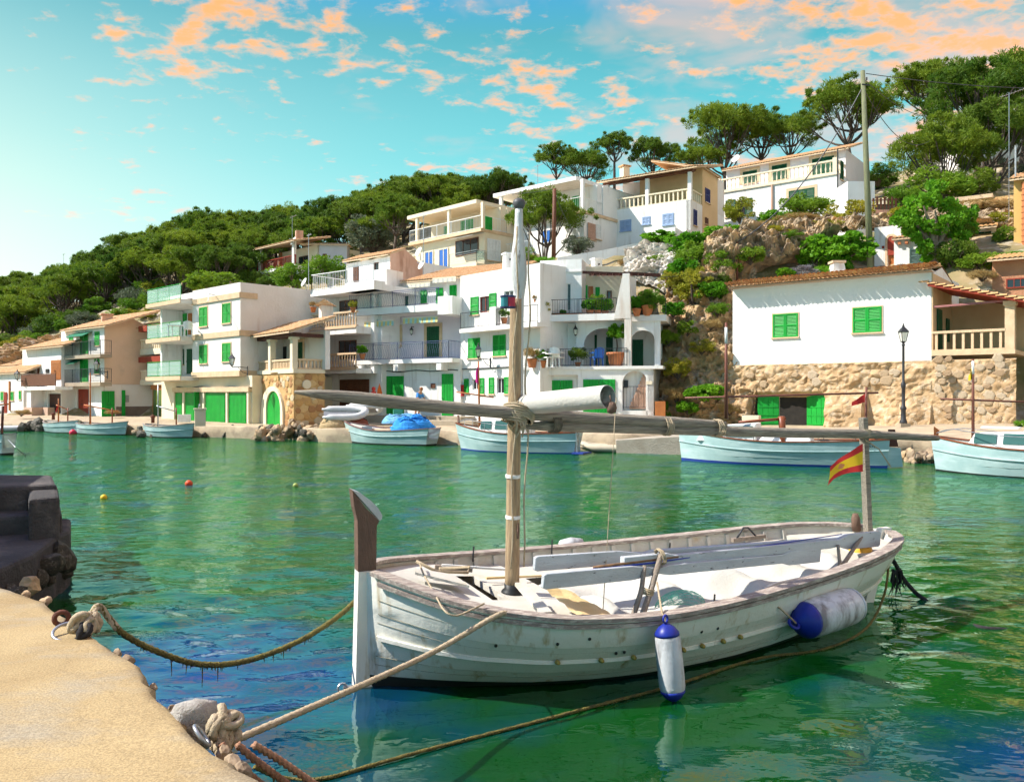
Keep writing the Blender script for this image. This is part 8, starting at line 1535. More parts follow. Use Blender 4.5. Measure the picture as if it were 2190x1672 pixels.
# open white boat, hull tinted with the painted water bounce
root, pt, at, sz, ax, la, L = small_boat('open water-tinted white rowing boat with brown rim, moored before the blue net heap', (748, 946), (922, 953), 1.8, 1.05, .66, .82, transom=.55, cap=mat('plum_cap', (.22, .12, .11), (.16, .09, .08), .7, 4), raked=.35, inner=mat('lilac_inner_paint', (.62, .60, .70), (.54, .52, .62), .6, 3)); thwarts(root, at, sz, (.35, .55, .75), .75); MB().cbox(at(.22, 0, .75), .5, .5, .15, .2).build('seat_box', M_STEEL, root); MB().tube([pt(.93, 1, 1), pt(.93, .5, 1, .05) + V((0, 0, .05)), pt(.93, .1, 1, .06)], .02, 5).build('buoy_line', M_ROPE, root)
# white cabin boat
root, pt, at, sz, ax, la, L = small_boat('water-tinted white cabin boat with white wheelhouse and stern ladder, behind the mast of the near boat', (987, 961), (1232, 970), 2.0, 1.15, .78, .86, bottom=M_BLUEB, transom=.3, deck_to=.65, raked=.3, t0=.06)
def cabin(root, at, f0, f1, w, z0, z1, win, name='wheelhouse', slope=.35, m=M_WMETAL):
    a, b, c, d = at(f0, -w, z0), at(f1, -w, z0), at(f1, w, z0), at(f0, w, z0); w2 = w * .85; sl_ = slope; A2, B2, C2, D2 = at(f0 + .045, -w2, z1 - sl_ * .25), at(f1, -w2, z1), at(f1, w2, z1), at(f0 + .045, w2, z1 - sl_ * .25); mb = MB(); mb.add([a, b, c, d, A2, B2, C2, D2], [(0, 1, 5, 4), (1, 2, 6, 5), (2, 3, 7, 6), (3, 0, 4, 7), (4, 5, 6, 7)]); o = mb.build(name, m, root); bv = o.modifiers.new('round', 'BEVEL'); bv.width = .05; bv.segments = 2
    for (g0, g1, h0, h1) in win:
        for s in (-1, 1):
            q = []
            for (g, h) in ((g0, h0), (g1, h0), (g1, h1), (g0 + .015, h1)):
                z = z0 + (z1 - z0) * h; q.append(at(f0 + (f1 - f0) * g, s * (w + (w2 - w) * h + .015), z))
            mb = MB(); mb.prism(q, la * (s * .012)); mb.build('window', glass_mat('teal_cabin_glass', (.05, .12, .11), .08), o)
    return o
cabin(root, at, .20, .52, .62, .72, 1.42, [(.12, .42, .35, .82), (.52, .90, .35, .86)]); cabin(root, at, .53, .62, .5, .72, 1.55, [], 'companionway', 0); MB().cbox(at(.60, -.0, 1.1), .12, .7, .8, math.atan2(ax.y, ax.x)).build('door', M_VARN, root)
pole(root, PX(1026, 930, 35.2), PX(1023, 772, 35.2), .05, .035, M_ORPOLE); pole(root, PX(976, 838, 35.2), PX(1056, 850, 35.2), .03, .03, M_ORPOLE, 'spar'); pole(root, PX(982, 925, 36.6), PX(980, 888, 36.7), .06, .05, M_STEMW, 'bow_post'); pole(root, PX(1196, 932, 33.6), PX(1196, 893, 33.6), .05, .05, M_ORPOLE, 'post'); mb = MB()
for s in (-1, 1): mb.tube([pt(f, 1, s, -.08) + V((0, 0, .04 + .32 * min(1, f * 9, (.92 - f) * 9))) for f in np.linspace(.02, .92, 20)], .014, 5)
for f_ in (.1, .3, .5, .7, .85):
    for s in (-1, 1): q = pt(f_, 1, s, -.08); mb.tube([q, q + V((0, 0, .36))], .012, 4)
mb.build('guard_rail', M_STEEL, root, kind='stuff'); mb = MB(); q0 = at(1.02, -.2, .95)
for s in (-.14, .14): mb.tube([at(1.04, -.25 + s, .05), at(1.03, -.25 + s, 1.1)], .022, 6)
for k in range(5): mb.bar(at(1.035, -.39, .15 + .2 * k), at(1.035, -.11, .15 + .2 * k), .03)
mb.build('ladder', M_STEEL, root); MB().cbox(at(1.06, -.2, .06), .5, .9, .06, math.atan2(ax.y, ax.x)).build('swim_platform', M_BLUEB, root)
# long boat
root, pt, at, sz, ax, la, L = small_boat('long water-tinted white boat with blue bottom, varnished rail and red-brown mast at the right-hand quay', (1458, 984), (1898, 1000), 2.1, 1.15, .80, .92, bottom=M_BLUEB, cap=M_VARN, transom=.22, deck_to=.70, t0=.09, raked=.12); cabin(root, at, .10, .40, .60, .78, 1.42, [(.15, .42, .25, .85), (.5, .95, .25, .85)], slope=.5); cabin(root, at, .40, .66, .5, .80, 1.05, [], 'engine_cover', 0); dm = 28.6
pole(root, PX(1553, 895, dm), PX(1553, 690, dm), .065, .045, mat('red_brown_mast', (.20, .07, .045), (.14, .05, .035), .5, 4)); pole(root, PX(1553, 735, dm), PX(1553, 700, dm), .05, .05, M_WMETAL, 'mast_top'); pole(root, PX(1465, 851, dm), PX(1878, 840, dm), .035, .035, MATS['red_brown_mast'], 'yard'); pole(root, PX(1851, 935, 27.8), PX(1853, 828, 27.8), .05, .04, MATS['red_brown_mast'], 'mizzen'); pole(root, PX(1676, 948, 28.2), PX(1671, 890, 28.2), .12, .12, M_VARN, 'bollard_post'); pole(root, PX(1580, 903, 28.2), PX(1680, 895, 28.2), .05, .05, M_VARN, 'boom_rest')
mb = MB(); mb.prism([PX(1899, 1000, 27.0), PX(1931, 998, 27.0), PX(1926, 958, 27.0), PX(1895, 955, 27.0)], la * .07); mb.build('rudder', M_HULLBOUNCE, root); mb = MB(); mb.prism([PX(1901, 955, 27.0), PX(1921, 955, 27.0), PX(1914, 918, 27.0), PX(1899, 918, 27.0)], la * .07); mb.build('rudder_stock', M_DWOOD, root); mb = MB(); mb.prism([PX(1453, 935, 30.4), PX(1462, 920, 30.4), PX(1470, 935, 30.3)], la * .06); mb.build('stem_head', M_VARN, root)
mb = MB()
for s in (-1, 1): mb.tube([pt(f, 1, s, -.08) + V((0, 0, .04 + .30 * min(1, f * 9, (.95 - f) * 9))) for f in np.linspace(.02, .95, 20)], .012, 5)
for f_ in (.1, .25, .4, .55, .7, .85):
    for s in (-1, 1): q = pt(f_, 1, s, -.08); mb.tube([q, q + V((0, 0, .33))], .011, 4)
mb.build('guard_rail', M_IRON, root, kind='stuff')
# the letters on its quarter: S A
q = pt(.925, .80, -1 if (pt(.9, .8, -1) - V((0, 0, HC))).length < (pt(.9, .8, 1) - V((0, 0, HC))).length else 1, .02); h = .11; mb = MB(); o1 = PX(1856, 957, q.y - .02); e1 = V((ax.x, ax.y, 0)) * (1 if ax.x > 0 else -1)
S_ = [(.08, .10), (.05, .115), (.015, .105), (.012, .075), (.05, .058), (.08, .04), (.075, .012), (.04, 0), (.005, .012)]; mb.tube([o1 + e1 * x + V((0, 0, z)) for x, z in S_], .011, 4); o2 = o1 + e1 * .12
mb.tube([o2, o2 + e1 * .045 + V((0, 0, .115)), o2 + e1 * .09], .011, 4); mb.tube([o2 + e1 * .02 + V((0, 0, .04)), o2 + e1 * .07 + V((0, 0, .04))], .010, 4); mb.build('lettering', M_ANTI, root, kind='stuff')
def pennant(label, px, py, d, w, h, m_, dx=-1):
    P_ = lambda u, v: PX(px + dx * w * u, py + h * v * (1 - .55 * u) + 18 * u, d) + V((0, .03 * math.sin(u * 7 + v), 0)); mb = MB(); mb.grid(lambda i, j: P_(i / 8, j / 3), 8, 3); tag(mb.build('pennant', m_, None, smooth=True), label, 'pennant')
M_MAG = mat('magenta_cloth', (.65, .02, .25), (.5, .02, .2), .8, 5)
pennant('ragged red pennant on the aft post of the long water-tinted white boat', 1850, 842, 27.75, 28, 18, M_FRED); pennant('narrow multicoloured pennant on the orange mast of the cabin boat', 1024, 778, 35.15, 7, 46, M_MAG); pennant('small magenta pennant near the head of the red-brown mast', 1554, 738, dm, 4, 14, M_MAG); pennant('yellow and white cloth near the head of the right-hand mast', 2079, 785, 25.9, 7, 26, M_FYEL); pennant('tiny red pennant on the short orange mast at left', 124, 862, 53, 5, 10, M_FRED)
# right-hand boat
root, pt, at, sz, ax, la, L = small_boat('water-tinted white boat with white cabin and varnished rail cut by the right edge', (2002, 1006), (2470, 1034), 2.1, 1.10, .80, .95, cap=M_VARN, transom=.3, deck_to=.65, t0=.05, raked=.15); cabin(root, at, .18, .55, .62, .78, 1.35, [(.12, .42, .3, .82), (.5, .92, .3, .85)], slope=.4); MB().cbox(at(.33, 0, 1.42), 1.0, .35, .06, math.atan2(ax.y, ax.x)).build('hatch', M_WMETAL, root)
pole(root, PX(2081, 940, 25.9), PX(2081, 768, 25.9), .05, .035, MATS['red_brown_mast']); pole(root, PX(2081, 800, 25.9), PX(2081, 772, 25.9), .04, .04, M_WMETAL, 'mast_top'); pole(root, PX(2012, 853, 25.9), PX(2230, 861, 25.9), .03, .03, MATS['red_brown_mast'], 'yard'); mb = MB(); mb.prism([PX(1997, 938, 26.4), PX(1997, 912, 26.4), PX(2008, 920, 26.4), PX(2004, 940, 26.4)], la * .06); mb.build('stem_head', M_ORPOLE, root); mb = MB()
for s in (-1, 1): mb.tube([pt(f, 1, s, -.08) + V((0, 0, .04 + .34 * min(1, f * 9))) for f in np.linspace(.03, .7, 14)], .014, 5)
mb.build('guard_rail', M_STEEL, root, kind='stuff')
# boat at the very left edge
root, pt, at, sz, ax, la, L = small_boat('dark-rimmed water-tinted white boat whose stern just enters at the left edge', (-150, 962), (16, 973), 1.9, .95, .72, .85, cap=M_IRON, transom=.3); pole(root, PX(4, 935, 33.5), PX(6, 868, 33.5), .05, .05, M_DWOOD, 'post'); pole(root, PX(-20, 867, 33.5), PX(18, 864, 33.5), .04, .03, M_ORPOLE, 'spar')
rope('thin mooring line from the left-edge boat into the water', [PX(17, 940, 32.4), PX(35, 958, 31.5), onz(52, 972, 0)], .015, M_STEEL, 12)
# inflatable dinghy in the water, upturned inflatables on the quay
def inflatable(label, c, yaw, s, m, tilt=0.0, group=None):
    root = thing('inflatable_dinghy', label, 'inflatable dinghy', c, local=True, rot=(tilt, 0, yaw)); mb = MB(); pts = [V((-1.3, .55, .2)), V((-.3, .58, .2)), V((.7, .52, .22)), V((1.2, .28, .32)), V((1.32, 0, .36)), V((1.2, -.28, .32)), V((.7, -.52, .22)), V((-.3, -.58, .2)), V((-1.3, -.55, .2))]; pp = catm(pts, 5); mb.tube([p * s for p in pp], [.06 * s + (.15 * s if 1 < i < len(pp) - 2 else 0.02) for i in range(len(pp))], 10); mb.build('tube', m, root, smooth=True); mb = MB(); mb.cbox((-.1 * s, 0, .12 * s), 2.2 * s, .9 * s, .06 * s); mb.build('floor', M_STEEL, root); return root
M_GREYR = mat('grey_rubber', (.58, .58, .57), (.48, .48, .47), .5, 3); inflatable('white inflatable dinghy afloat at the left end', onz(35, 922, .0), R(20), .9, M_GREYR); inflatable('grey inflatable dinghy propped on the heap of gear on the quay', PX(735, 890, 43), R(15), .85, M_GREYR, R(25)); inflatable('second grey inflatable behind the first on the quay', PX(778, 880, 45), R(-10), .7, M_GREYR, R(-30)); inflatable('grey inflatable tied to the concrete jetty right of the mast', onz(1300, 966, .0), R(170), .8, mat('beige_rubber', (.55, .48, .36), (.45, .39, .29), .6, 3))
# small white-green dinghy on the quay
root, pt, at, sz, ax, la, L = small_boat('small pale dinghy with green inside resting on the quay', (775, 930), (862, 932), 1.3, .45, .38, .42, bottom=M_CONC, hullm=M_CREAM, transom=.8, cap=M_WMETAL, inner=mat('sea_green_inner', (.22, .42, .36), (.18, .35, .3), .6, 3), floor=.2, deck_to=.05); root.location = root.location + V((0.4, 1.6, .76)); thwarts(root, at, sz, (.35, .65), .5)
# blue net heap, tan net heap
def heap(label, name, spots, m, n, r, seed):
    rng = random.Random(seed); c = spots[0]; root = thing(name, label, 'net', c[0]); mb = MB()
    for (p, w, h) in spots:
        for k in range(n):
            pts = []; a0 = rng.uniform(0, 6.28); tilt = rng.uniform(-.5, .5); rr = w * rng.uniform(.25, 1.0); zz = h * rng.uniform(0, 1.0) * (1 - (rr / w) ** 2 * .8)
            for q in range(14): a = a0 + q * .42; pts.append(p + V((rr * math.cos(a) + .06 * rng.uniform(-1, 1), rr * .8 * math.sin(a), zz + .10 * math.sin(a * 2 + k) + .03 * rng.uniform(-1, 1))))
            mb.tube(pts, r * rng.uniform(.6, 1.2), 4, cap=False)
    mb.build('folds', m, root, smooth=True, kind='stuff')
    mb = MB()
    for i, (p, w, h) in enumerate(spots): mb.grid(lambda a, b_: p + V((w * 1.02 * math.cos(a / 24 * 6.283) * math.cos(b_ / 8 * 1.57), w * .85 * math.sin(a / 24 * 6.283) * math.cos(b_ / 8 * 1.57), h * (.95 + .35 * nz(a * .35, b_ * .5, i)) * math.sin(b_ / 8 * 1.57))), 24, 8)
    mb.build('heap', m, root, kind='stuff')
M_NETB = mat('bright_blue_net', (.02, .20, .62), (.03, .30, .72), .8, 6, .6, 20); M_NETL = mat('pale_blue_tarp', (.12, .34, .58), (.2, .42, .62), .8, 4, .5, 12)
heap('bright blue fishing net heaped on the quay behind the open boat', 'net_heap', [(PX(868, 925, 40.5), .75, .75), (PX(890, 922, 41), .8, .8), (PX(912, 922, 41.5), .45, .5)], M_NETB, 30, .045, 3); heap('pale blue tarpaulin heap behind the blue net', 'net_heap', [(PX(845, 905, 43.2), .7, .45), (PX(870, 903, 43.5), .6, .45)], M_NETL, 8, .04, 5); heap('tan nets and ropes heaped under the inflatable', 'net_heap', [(PX(712, 915, 42.6), .7, .6), (PX(735, 915, 42.8), .6, .5)], mat('tan_net', (.45, .33, .18), (.34, .24, .12), .9, 6, .5, 20), 24, .045, 8); heap('rust-brown gear under the upturned inflatable', 'net_heap', [(PX(760, 912, 43.2), .7, .6)], mat('rust_net', (.24, .07, .04), (.17, .05, .03), .9, 6), 16, .045, 9)
# rock pile at the waterline
random.seed(21); t = thing('rock_pile', 'pile of loose dark and pale rocks at the waterline below the stone boathouse', 'rocks', PX(610, 925, 44)); sp = []
for k in range(95):
    px = random.uniform(548, 735); d = random.uniform(42.3, 45.4); z = random.uniform(-.05, .75) * (1 - abs(px - 625) / 190) + (45 - d) * -.05 + .1; sp.append(((px - CX) * d / FPX, d, max(z, .0), random.uniform(.16, .36)))
rocks_on(t, sp, ROCKS + WROCKS[:2]); t = thing('rock_pile', 'dark weedy rocks at the waterline left of the three boats', 'rocks', PX(70, 912, 55)); rocks_on(t, [((random.uniform(55, 100) - CX) * 54.6 / FPX, 54.6 + random.uniform(-.6, .6), random.uniform(0, .5), random.uniform(.25, .5)) for k in range(16)], WROCKS); t = thing('rock_pile', 'low brown rocks at the waterline between the left boats and the block', 'rocks', PX(440, 925, 47)); rocks_on(t, [((random.uniform(270, 545) - CX) * 47.0 / FPX, 47.0 + random.uniform(-.7, .9) + (0 if k % 2 else 1.2), random.uniform(-.05, .4), random.uniform(.18, .36)) for k in range(40)], WROCKS + ROCKS[:2]); t = thing('rock_pile', 'pale stones at the waterline between the two right-hand boats', 'rocks', PX(1960, 975, 29)); rocks_on(t, [((random.uniform(1935, 2010) - CX) * 29.2 / FPX, 29.2 + random.uniform(-.5, .6), random.uniform(-.05, .35), random.uniform(.12, .26)) for k in range(26)], ROCKS)
# concrete jetty right of the mast
o = MB().box(PX(1318, 975, 34.0) - V((0, 0, .4)), PX(1456, 968, 33.0) - PX(1318, 975, 34.0), (0.2, 2.2, 0), (0, 0, 1.05)).build('jetty', mat('jetty_concrete', (.40, .36, .29), (.30, .26, .20), .9, 2, .5, 14), None); tag(o, 'low grey concrete jetty right of the mast', 'jetty')
# mooring buoys
def ball(label, px, py, r, m, cat='buoy'):
    c = onz(px, py, 0.0); root = thing('buoy', label, cat, c); MB().lathe(c + V((0, 0, r * .35)), [(.02, -r), (r * .6, -.8 * r), (r * .95, -.3 * r), (r, .1 * r), (r * .8, .6 * r), (r * .35, .93 * r), (r * .12, r)], 16).build('float', m, root, smooth=True); torus(MB(), c + V((0, 0, r * 1.42)), (1, .3, 0), r * .16, r * .05).build('eye', M_IRON, root)
ball('orange-red mooring buoy floating left of centre', 404, 1037, .10, mat('orange_red_buoy', (.75, .09, .02), (.6, .06, .02), .5, 6)); ball('small yellow buoy floating near the left landing', 222, 1066, .075, mat('yellow_buoy', (.85, .55, .02), (.7, .42, .02), .5, 6)); ball('small faded green buoy floating left of the mast', 632, 1040, .07, mat('pale_green_buoy', (.35, .42, .10), (.3, .35, .1), .5, 6)); ball('pink-red buoy between the left small boats', 156, 928, .22, mat('pink_red_buoy', (.7, .03, .08), (.55, .02, .05), .5, 6)); ball('yellow-ochre buoy hanging at the rock pile', 590, 928, .32, mat('ochre_buoy', (.72, .45, .12), (.6, .36, .09), .5, 6)); ball('blue-grey buoy beside the ochre one at the rock pile', 641, 930, .22, mat('slate_buoy', (.12, .16, .22), (.08, .1, .15), .5, 6)); ball('cream float hanging by the open water-tinted white boat', 873, 952, .20, mat('cream_buoy', (.70, .58, .36), (.6, .48, .28), .5, 6)); ball('tiny white float near the quay corner', 684, 941, .12, M_WMETAL)
# ------------------------------------------------------------------ street lamp, poles, wires
c = PX(1932, 916, 36.0); root = thing('street_lamp', 'tall black street lamp with glass lantern before the rock base', 'street lamp', c); Z = lambda py: (CY - py) * 36 / FPX + HC
MB().cbox(c + V((0, 0, .10)), .42, .42, .25).build('plinth', M_CONC, root); z0 = c.z + .2; mb = MB(); mb.lathe((c.x, c.y, 0), [(.16, z0), (.16, z0 + .1), (.11, z0 + .2), (.10, z0 + .6), (.13, z0 + .65), (.13, z0 + .72), (.075, z0 + .8), (.07, Z(830)), (.10, Z(828)), (.10, Z(820)), (.055, Z(816)), (.05, Z(740)), (.08, Z(738)), (.03, Z(733))], 12); mb.build('post', M_IRON, root, smooth=True); mi, mg = MB(), MB(); lantern(mi, mg, (c.x, c.y, Z(733)), 1.12); mi.build('lantern_frame', M_IRON, root); mg.build('glass', M_LAMPGLASS, root)
def upole(label, x0, y0, x1, y1, d, r0, r1, m, name='utility_pole'):
    a, b_ = PX(x0, y0, d), PX(x1, y1, d); root = thing(name, label, 'utility pole', a); MB().tube([a, a.lerp(b_, .5), b_], [r0, (r0 + r1) / 2, r1], 10).build('shaft', m, root, smooth=True); return root, b_
M_POLE = mat('greenish_pole_wood', (.20, .21, .11), (.13, .13, .08), .9, 3, .4, 14, stretch=(3, 3, .5)); r1, top1 = upole('tall greenish wooden utility pole rising from the terrace at right', 1862, 585, 1845, 152, 45.2, .19, .12, M_POLE)
mb = MB(); mb.bar(top1 + V((-.1, -.15, -.8)), top1 + V((.3, -.15, -.85)), .06); mb.lathe(top1 + V((.15, -.15, -.5)), [(.05, -.08), (.05, .08)], 6); mb.build('insulator_bracket', M_IRON, r1)
r2, top2 = upole('brown wooden post standing on the slope right of the mast', 1184, 552, 1186, 404, 53, .14, .12, M_BROWN); r3, top3 = upole('thin rusty post at the cliff top left of the tiled eave', 1576, 608, 1577, 518, 45.6, .06, .05, M_RUST, 'thin_post')
def wire(label, a, b_, sag, r=.018, m=M_IRON, n=20): mb = MB(); a, b_ = V(a), V(b_); mb.tube([a.lerp(b_, k / n) - V((0, 0, sag * 4 * (k / n) * (1 - k / n))) for k in range(n + 1)], r, 5); tag(mb.build('overhead_cable', m, None), label, 'cable')
wire('thick cable from the utility pole down to the thin rusty post', top1 + V((0, 0, -.9)), top3, 1.2, .035); wire('cable from the utility pole to the upper right, top one', top1 + V((.2, 0, -.15)), PX(2300, 188, 60), .3, .022); wire('cable from the utility pole behind the pine crowns', top1 + V((.1, 0, -.5)), PX(1990, 250, 70), .5, .02); wire('short cable looping from the utility pole to the right', top1 + V((0.05, 0, -1.0)), PX(1990, 300, 62), 1.4, .022); wire('thin cable from the wooden post over the mast', top2, PX(1070, 415, 56), .1, .015); wire('thin cable over the pergola to the cliff', PX(1395, 592, 46), PX(1600, 548, 46), .35, .015); wire('thin cable from the wooden post to the corner house', top2 + V((0, 0, -.3)), PX(1240, 520, 52), .2, .012)
def antenna(label, px, y0, y1, d, wdt=10):
    a, b_ = PX(px, y0, d), PX(px, y1, d); root = thing('antenna', label, 'antenna', a); MB().tube([a, b_], .022, 5).build('mast', M_STEEL, root); mb = MB(); L = wdt * d / FPX
    e = V((.85, -.3, .25)).normalized(); p = V((-.3, -.85, .2)).normalized(); c = b_ - V((0, 0, .1)); mb.tube([c - e * L * .5, c + e * L * .9], .014, 4)
    for k in range(6): q = c - e * L * .4 + e * L * .24 * k; w = L * (.34 - .03 * k); mb.tube([q - p * w, q + p * w], .010, 4)
    mb.build('aerial', M_STEEL, root, kind='stuff')
antenna('orange-tipped television antenna at the upper right edge', 2158, 470, 198, 46, 34); antenna('television antenna on the hillside above the red balcony', 625, 530, 462, 80, 12); antenna('tall thin mast with aerial left of the roof terrace', 660, 620, 500, 54, 8); antenna('television antenna beside the cream villa roof', 1150, 420, 352, 62, 14); antenna('thin mast before the cream villa', 906, 560, 460, 55, 6); antenna('television antenna on the balustrade villa roof', 1572, 350, 318, 60, 20); antenna('thin aerial on the far wooded hill', 136, 575, 543, 122, 5)
mb = MB(); mb.tube([PX(2172, 480, 45.5), PX(2172, 312, 45.5)], .05, 6); tag(mb.build('flue_pipe', M_STEEL, None), 'thin steel flue pipe at the right edge by the ochre house', 'pipe')
for (px, py, d, lab) in ((1790, 578, 44.2, 'pale square chimney on the roof terrace behind the tiled ridge'),):
    c = PX(px, py, d); root = thing('chimney', lab, 'chimney', c); mb = MB(); mb.add([c + V((x, y, -.6)) for x, y in ((-.42, -.4), (.42, -.4), (.42, .4), (-.42, .4))] + [c + V((x, y, .35)) for x, y in ((-.28, -.28), (.28, -.28), (.28, .28), (-.28, .28))], [(0, 1, 5, 4), (1, 2, 6, 5), (2, 3, 7, 6), (3, 0, 4, 7), (4, 5, 6, 7)]); mb.build('stack', M_WHITE2, root); MB().cbox(c + V((0, 0, .42)), .72, .7, .12).build('cap', M_SAND, root)
# ------------------------------------------------------------------ small things on terraces and quay
def chair(label, c, yaw, m, s=1.0):
    root = thing('chair', label, 'chair', c, local=True, rot=(0, 0, yaw))
    for x in (-.22, .22):
        for y in (-.22, .22): MB().bar(V((x, y, 0)) * s, V((x * .9, y * .9, .42)) * s, .05 * s).build('leg', m, root)
    MB().cbox((0, 0, .44 * s), .5 * s, .48 * s, .05 * s).build('seat', m, root); mb = MB(); mb.grid(lambda i, j: V(((i / 6 - .5) * .5, .22 + .08 * (j / 4) - .10 * (1 - ((i / 6 - .5) * 2) ** 2) * -1, .44 + .45 * (j / 4) * (1 - .15 * ((i / 6 - .5) * 2) ** 2))) * s, 6, 4); mb.build('backrest', m, root)
    for x in (-.26, .26): MB().bar(V((x, -.2, .64)) * s, V((x, .25, .66)) * s, .045 * s).build('armrest', m, root)
M_BPL = mat('blue_plastic', (.03, .16, .62), (.02, .12, .5), .4, 3); chair('blue plastic chair on the lower terrace by the arcade', PX(1276, 785, 43.3), R(200), M_BPL, 1.15); chair('white wicker chair on the lower terrace, right of the table', PX(1192, 786, 43.2), R(150), M_WMETAL, 1.2); chair('white wicker chair on the lower terrace, left of the table', PX(1174, 786, 43.1), R(30), M_WMETAL, 1.2); chair('white chair on the middle balcony of the three storey block', PX(402, 720, 52), R(200), M_WMETAL, 1.1)
c = PX(1182, 786, 42.9); root = thing('table', 'small white round table between the wicker chairs', 'table', c); MB().lathe(c, [(.2, 0), (.05, .05), (.05, .68), (.4, .7), (.4, .74)], 14).build('pedestal', M_WMETAL, root)
c = PX(378, 720, 52); root = thing('table', 'white table with cloth on the middle balcony of the block', 'table', c); MB().cbox(c + V((0, 0, .7)), 1.0, .7, .05).build('top', M_WMETAL, root); [MB().bar(c + V((x, y, 0)), c + V((x, y, .7)), .05).build('leg', M_WMETAL, root) for x in (-.4, .4) for y in (-.3, .3)]
# lanterns hanging on the mast: a red and a teal lamp
for (px, py, m_, lab) in ((1093, 646, mat('red_lamp', (.45, .02, .05), (.35, .02, .04), .4, 6), 'red cylindrical lamp fixed on the mast'), (1080, 646, mat('teal_lamp', (.04, .25, .28), (.03, .18, .2), .4, 6), 'teal cylindrical lamp fixed on the mast')):
    c = PX(px, py, 7.25); root = thing('mast_lamp', lab, 'lamp', c); MB().lathe(c, [(.038, -.04), (.038, .04)], 14).build('lens', m_, root, smooth=False); mb = MB(); mb.lathe(c, [(.043, .04), (.043, .055), (.02, .06)], 14); mb.build('top', mat('navy_lamp_housing', (.02, .03, .10), (.02, .02, .06), .5, 5), root); mb = MB(); mb.lathe(c, [(.02, -.058), (.043, -.055), (.043, -.04)], 14); mb.build('base', MATS['navy_lamp_housing'], root); MB().bar(c, PX(1103, 650, 7.36), .015).build('arm', M_IRON, root)
# stone fountain post and planter on the quay, white box, box on steps
c = onz(428, 911, .72); root = thing('water_post', 'square pale stone standpipe on the quay before the white block', 'standpipe', c); MB().cbox(c + V((0, 0, .45)), .55, .5, .9, .4).build('post', M_CREAM, root); MB().cbox(c + V((0, 0, .93)), .65, .6, .08, .4).build('cap', M_CREAM, root); MB().tube([c + V((0, -.2, .97)), c + V((0, -.2, 1.15)), c + V((.1, -.3, 1.2)), c + V((.12, -.34, 1.1))], .03, 6).build('tap', M_STEEL, root)
o = MB().cbox(onz(394, 903, .75) + V((0, 0, .25)), .75, .5, .45, .4).build('crate', M_WMETAL, None); tag(o, 'white crate in front of the open garage door', 'crate'); o = MB().cbox(PX(1607, 900, 37.5), .75, .5, .5, -.5).build('crate', M_CREAM, None); tag(o, 'pale box on the quay left of the cave doors', 'box'); o = MB().cbox(PX(851, 882, 44.5), .5, .4, .35, .2).build('crate', mat('green_crate', (.08, .35, .22), (.06, .28, .18), .6, 4), None); tag(o, 'green crate on top of the gear behind the dinghy', 'crate')
for (px, d, lab) in ((114, 58, 'short iron bollard at the dark garage'), (327, 51, 'brown iron bollard behind the rightmost small boat')):
    c = PX(px, 905 if px > 200 else 898, d); mb = MB(); mb.lathe(c, [(.12, -.3), (.10, .3), (.16, .4), (.12, .5), (.02, .52)], 10); tag(mb.build('bollard', M_RUST, None, smooth=True), lab, 'bollard')
c = PX(811, 838, 47.5); mb = MB(); mb.add([c + V((-.18, 0, -.35)), c + V((.22, 0, -.35)), c + V((.12, -.05, .2)), c + V((.02, -.02, .5)), c + V((-.1, -.06, .1))], [(0, 1, 2, 3, 4)]); o = mb.build('orange_cloth', mat('orange_cloth', (.75, .16, .02), (.6, .12, .02), .8, 4), None); sm = o.modifiers.new('thick', 'SOLIDIFY'); sm.thickness = .03; tag(o, 'orange cloth hanging beside the green garage', 'cloth'); c = PX(799, 836, 47.4); mb = MB(); mb.lathe(c, [(.02, -.28), (.14, -.2), (.15, -.05), (.06, 0), (.12, .08), (.1, .2), (.02, .25)], 10); tag(mb.build('red_float', mat('red_float', (.65, .04, .02), (.5, .03, .02), .5, 4), None, smooth=True), 'red double float hanging beside the brown garage', 'float')
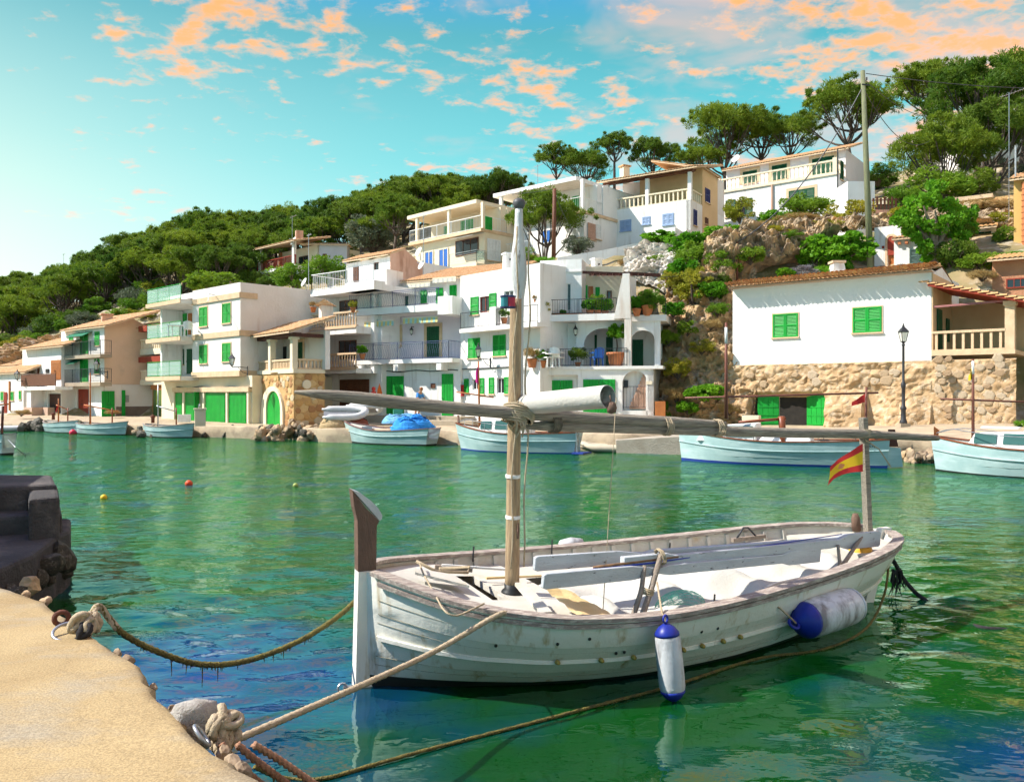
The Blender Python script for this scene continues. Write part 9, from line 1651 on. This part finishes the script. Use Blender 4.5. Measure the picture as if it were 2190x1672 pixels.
# ------------------------------------------------------------------ the person on the quay
def person():
    d = 46.6; foot = PX(893, 891, d); s = 1.62 / 1.7; root = thing('person', 'person in blue shirt and orange-brown shorts bending on the quay behind the spar', 'person', foot, local=True, rot=(0, 0, R(-30)))
    J = {'pel': (0, 0, .88, .13), 'sp1': (.03, 0, 1.05, .14), 'sp2': (.10, 0, 1.25, .15), 'che': (.17, 0, 1.38, .13), 'nec': (.22, 0, 1.50, .06), 'hea': (.27, 0, 1.58, .09), 'top': (.30, 0, 1.70, .075),
         'hl': (0, .10, .84, .10), 'kl': (.06, .11, .48, .07), 'al': (-.01, .11, .09, .05), 'tl': (.15, .12, .03, .04), 'hr': (0, -.10, .84, .10), 'kr': (-.02, -.11, .47, .07), 'ar': (-.10, -.11, .09, .05), 'tr': (.06, -.12, .03, .04),
         'sl': (.17, .19, 1.38, .065), 'el': (.25, .27, 1.13, .05), 'wl': (.42, .24, 1.00, .04), 'fl': (.50, .22, .96, .035), 'sr': (.17, -.19, 1.38, .065), 'er': (.22, -.28, 1.12, .05), 'wr': (.40, -.24, .98, .04), 'fr': (.48, -.22, .94, .035)}
    E_ = [('pel', 'sp1'), ('sp1', 'sp2'), ('sp2', 'che'), ('che', 'nec'), ('nec', 'hea'), ('hea', 'top'), ('pel', 'hl'), ('hl', 'kl'), ('kl', 'al'), ('al', 'tl'), ('pel', 'hr'), ('hr', 'kr'), ('kr', 'ar'), ('ar', 'tr'), ('che', 'sl'), ('sl', 'el'), ('el', 'wl'), ('wl', 'fl'), ('che', 'sr'), ('sr', 'er'), ('er', 'wr'), ('wr', 'fr')]
    ks = list(J); me = bpy.data.meshes.new('body'); me.from_pydata([V(J[k][:3]) * s for k in ks], [(ks.index(a), ks.index(b_)) for a, b_ in E_], []); o = bpy.data.objects.new('body', me); COL.objects.link(o); o.parent = root
    sk = o.modifiers.new('skin', 'SKIN'); 
    if not me.skin_vertices: me.skin_vertices.new()
    for i, k in enumerate(ks): me.skin_vertices[0].data[i].radius = (J[k][3] * s,) * 2
    me.skin_vertices[0].data[0].use_root = True; ss = o.modifiers.new('sub', 'SUBSURF'); ss.levels = 2; ss.render_levels = 2; skin = mat('tanned_skin', (.48, .25, .15), (.42, .21, .12), .6, 6); me.materials.append(skin)
    def cloth(keys, grow, nm, m_):
        kk = [k for k in ks if k in keys]; me2 = bpy.data.meshes.new(nm); me2.from_pydata([V(J[k][:3]) * s for k in kk], [(kk.index(a), kk.index(b_)) for a, b_ in E_ if a in kk and b_ in kk], []); q = bpy.data.objects.new(nm, me2); COL.objects.link(q); q.parent = root; q.modifiers.new('skin', 'SKIN')
        if not me2.skin_vertices: me2.skin_vertices.new()
        for i, k in enumerate(kk): me2.skin_vertices[0].data[i].radius = (J[k][3] * s * grow,) * 2
        me2.skin_vertices[0].data[0].use_root = True; u_ = q.modifiers.new('sub', 'SUBSURF'); u_.levels = 2; u_.render_levels = 2; me2.materials.append(m_)
    J['kl2'] = J['kl']; cloth(('sp1', 'sp2', 'che', 'sl', 'sr', 'el', 'er'), 1.18, 'shirt', mat('blue_shirt', (.05, .25, .60), (.04, .2, .5), .8, 5)); cloth(('pel', 'hl', 'hr', 'kl', 'kr'), 1.2, 'shorts', mat('rust_shorts', (.50, .15, .04), (.4, .12, .03), .8, 5))
    mb = MB(); c = V((.275, 0, 1.655)) * s; mb.lathe(c, [(.098, -.04), (.105, 0), (.09, .06), (.05, .095), (.01, .105)], 12); mb.build('hair', mat('reddish_hair', (.30, .10, .03), (.2, .07, .02), .7, 8), root, smooth=True)
    for y in (-.03, .03): MB().lathe(V((.355, y, 1.60)) * s, [(.002, -.01), (.011, 0), (.002, .01)], 6, axis=(1, 0, 0)).build('eye', M_DARK, root)
    MB().lathe(V((.365, 0, 1.575)) * s, [(.018, -.02), (.01, .015), (.002, .02)], 6, axis=(1, 0, 0)).build('nose', skin, root)
    for sd, w in ((1, 'fl'), (-1, 'fr')):
        b_ = V(J[w][:3]); mb = MB()
        for k in range(5): a = b_ + V((0, (k - 2) * .015, 0)); mb.tube([a * s, (a + V((.045, (k - 2) * .004, -.02))) * s, (a + V((.07 - .006 * abs(k - 2), (k - 2) * .004, -.05))) * s], .009, 5)
        mb.build('fingers', skin, root, kind='stuff')
person()
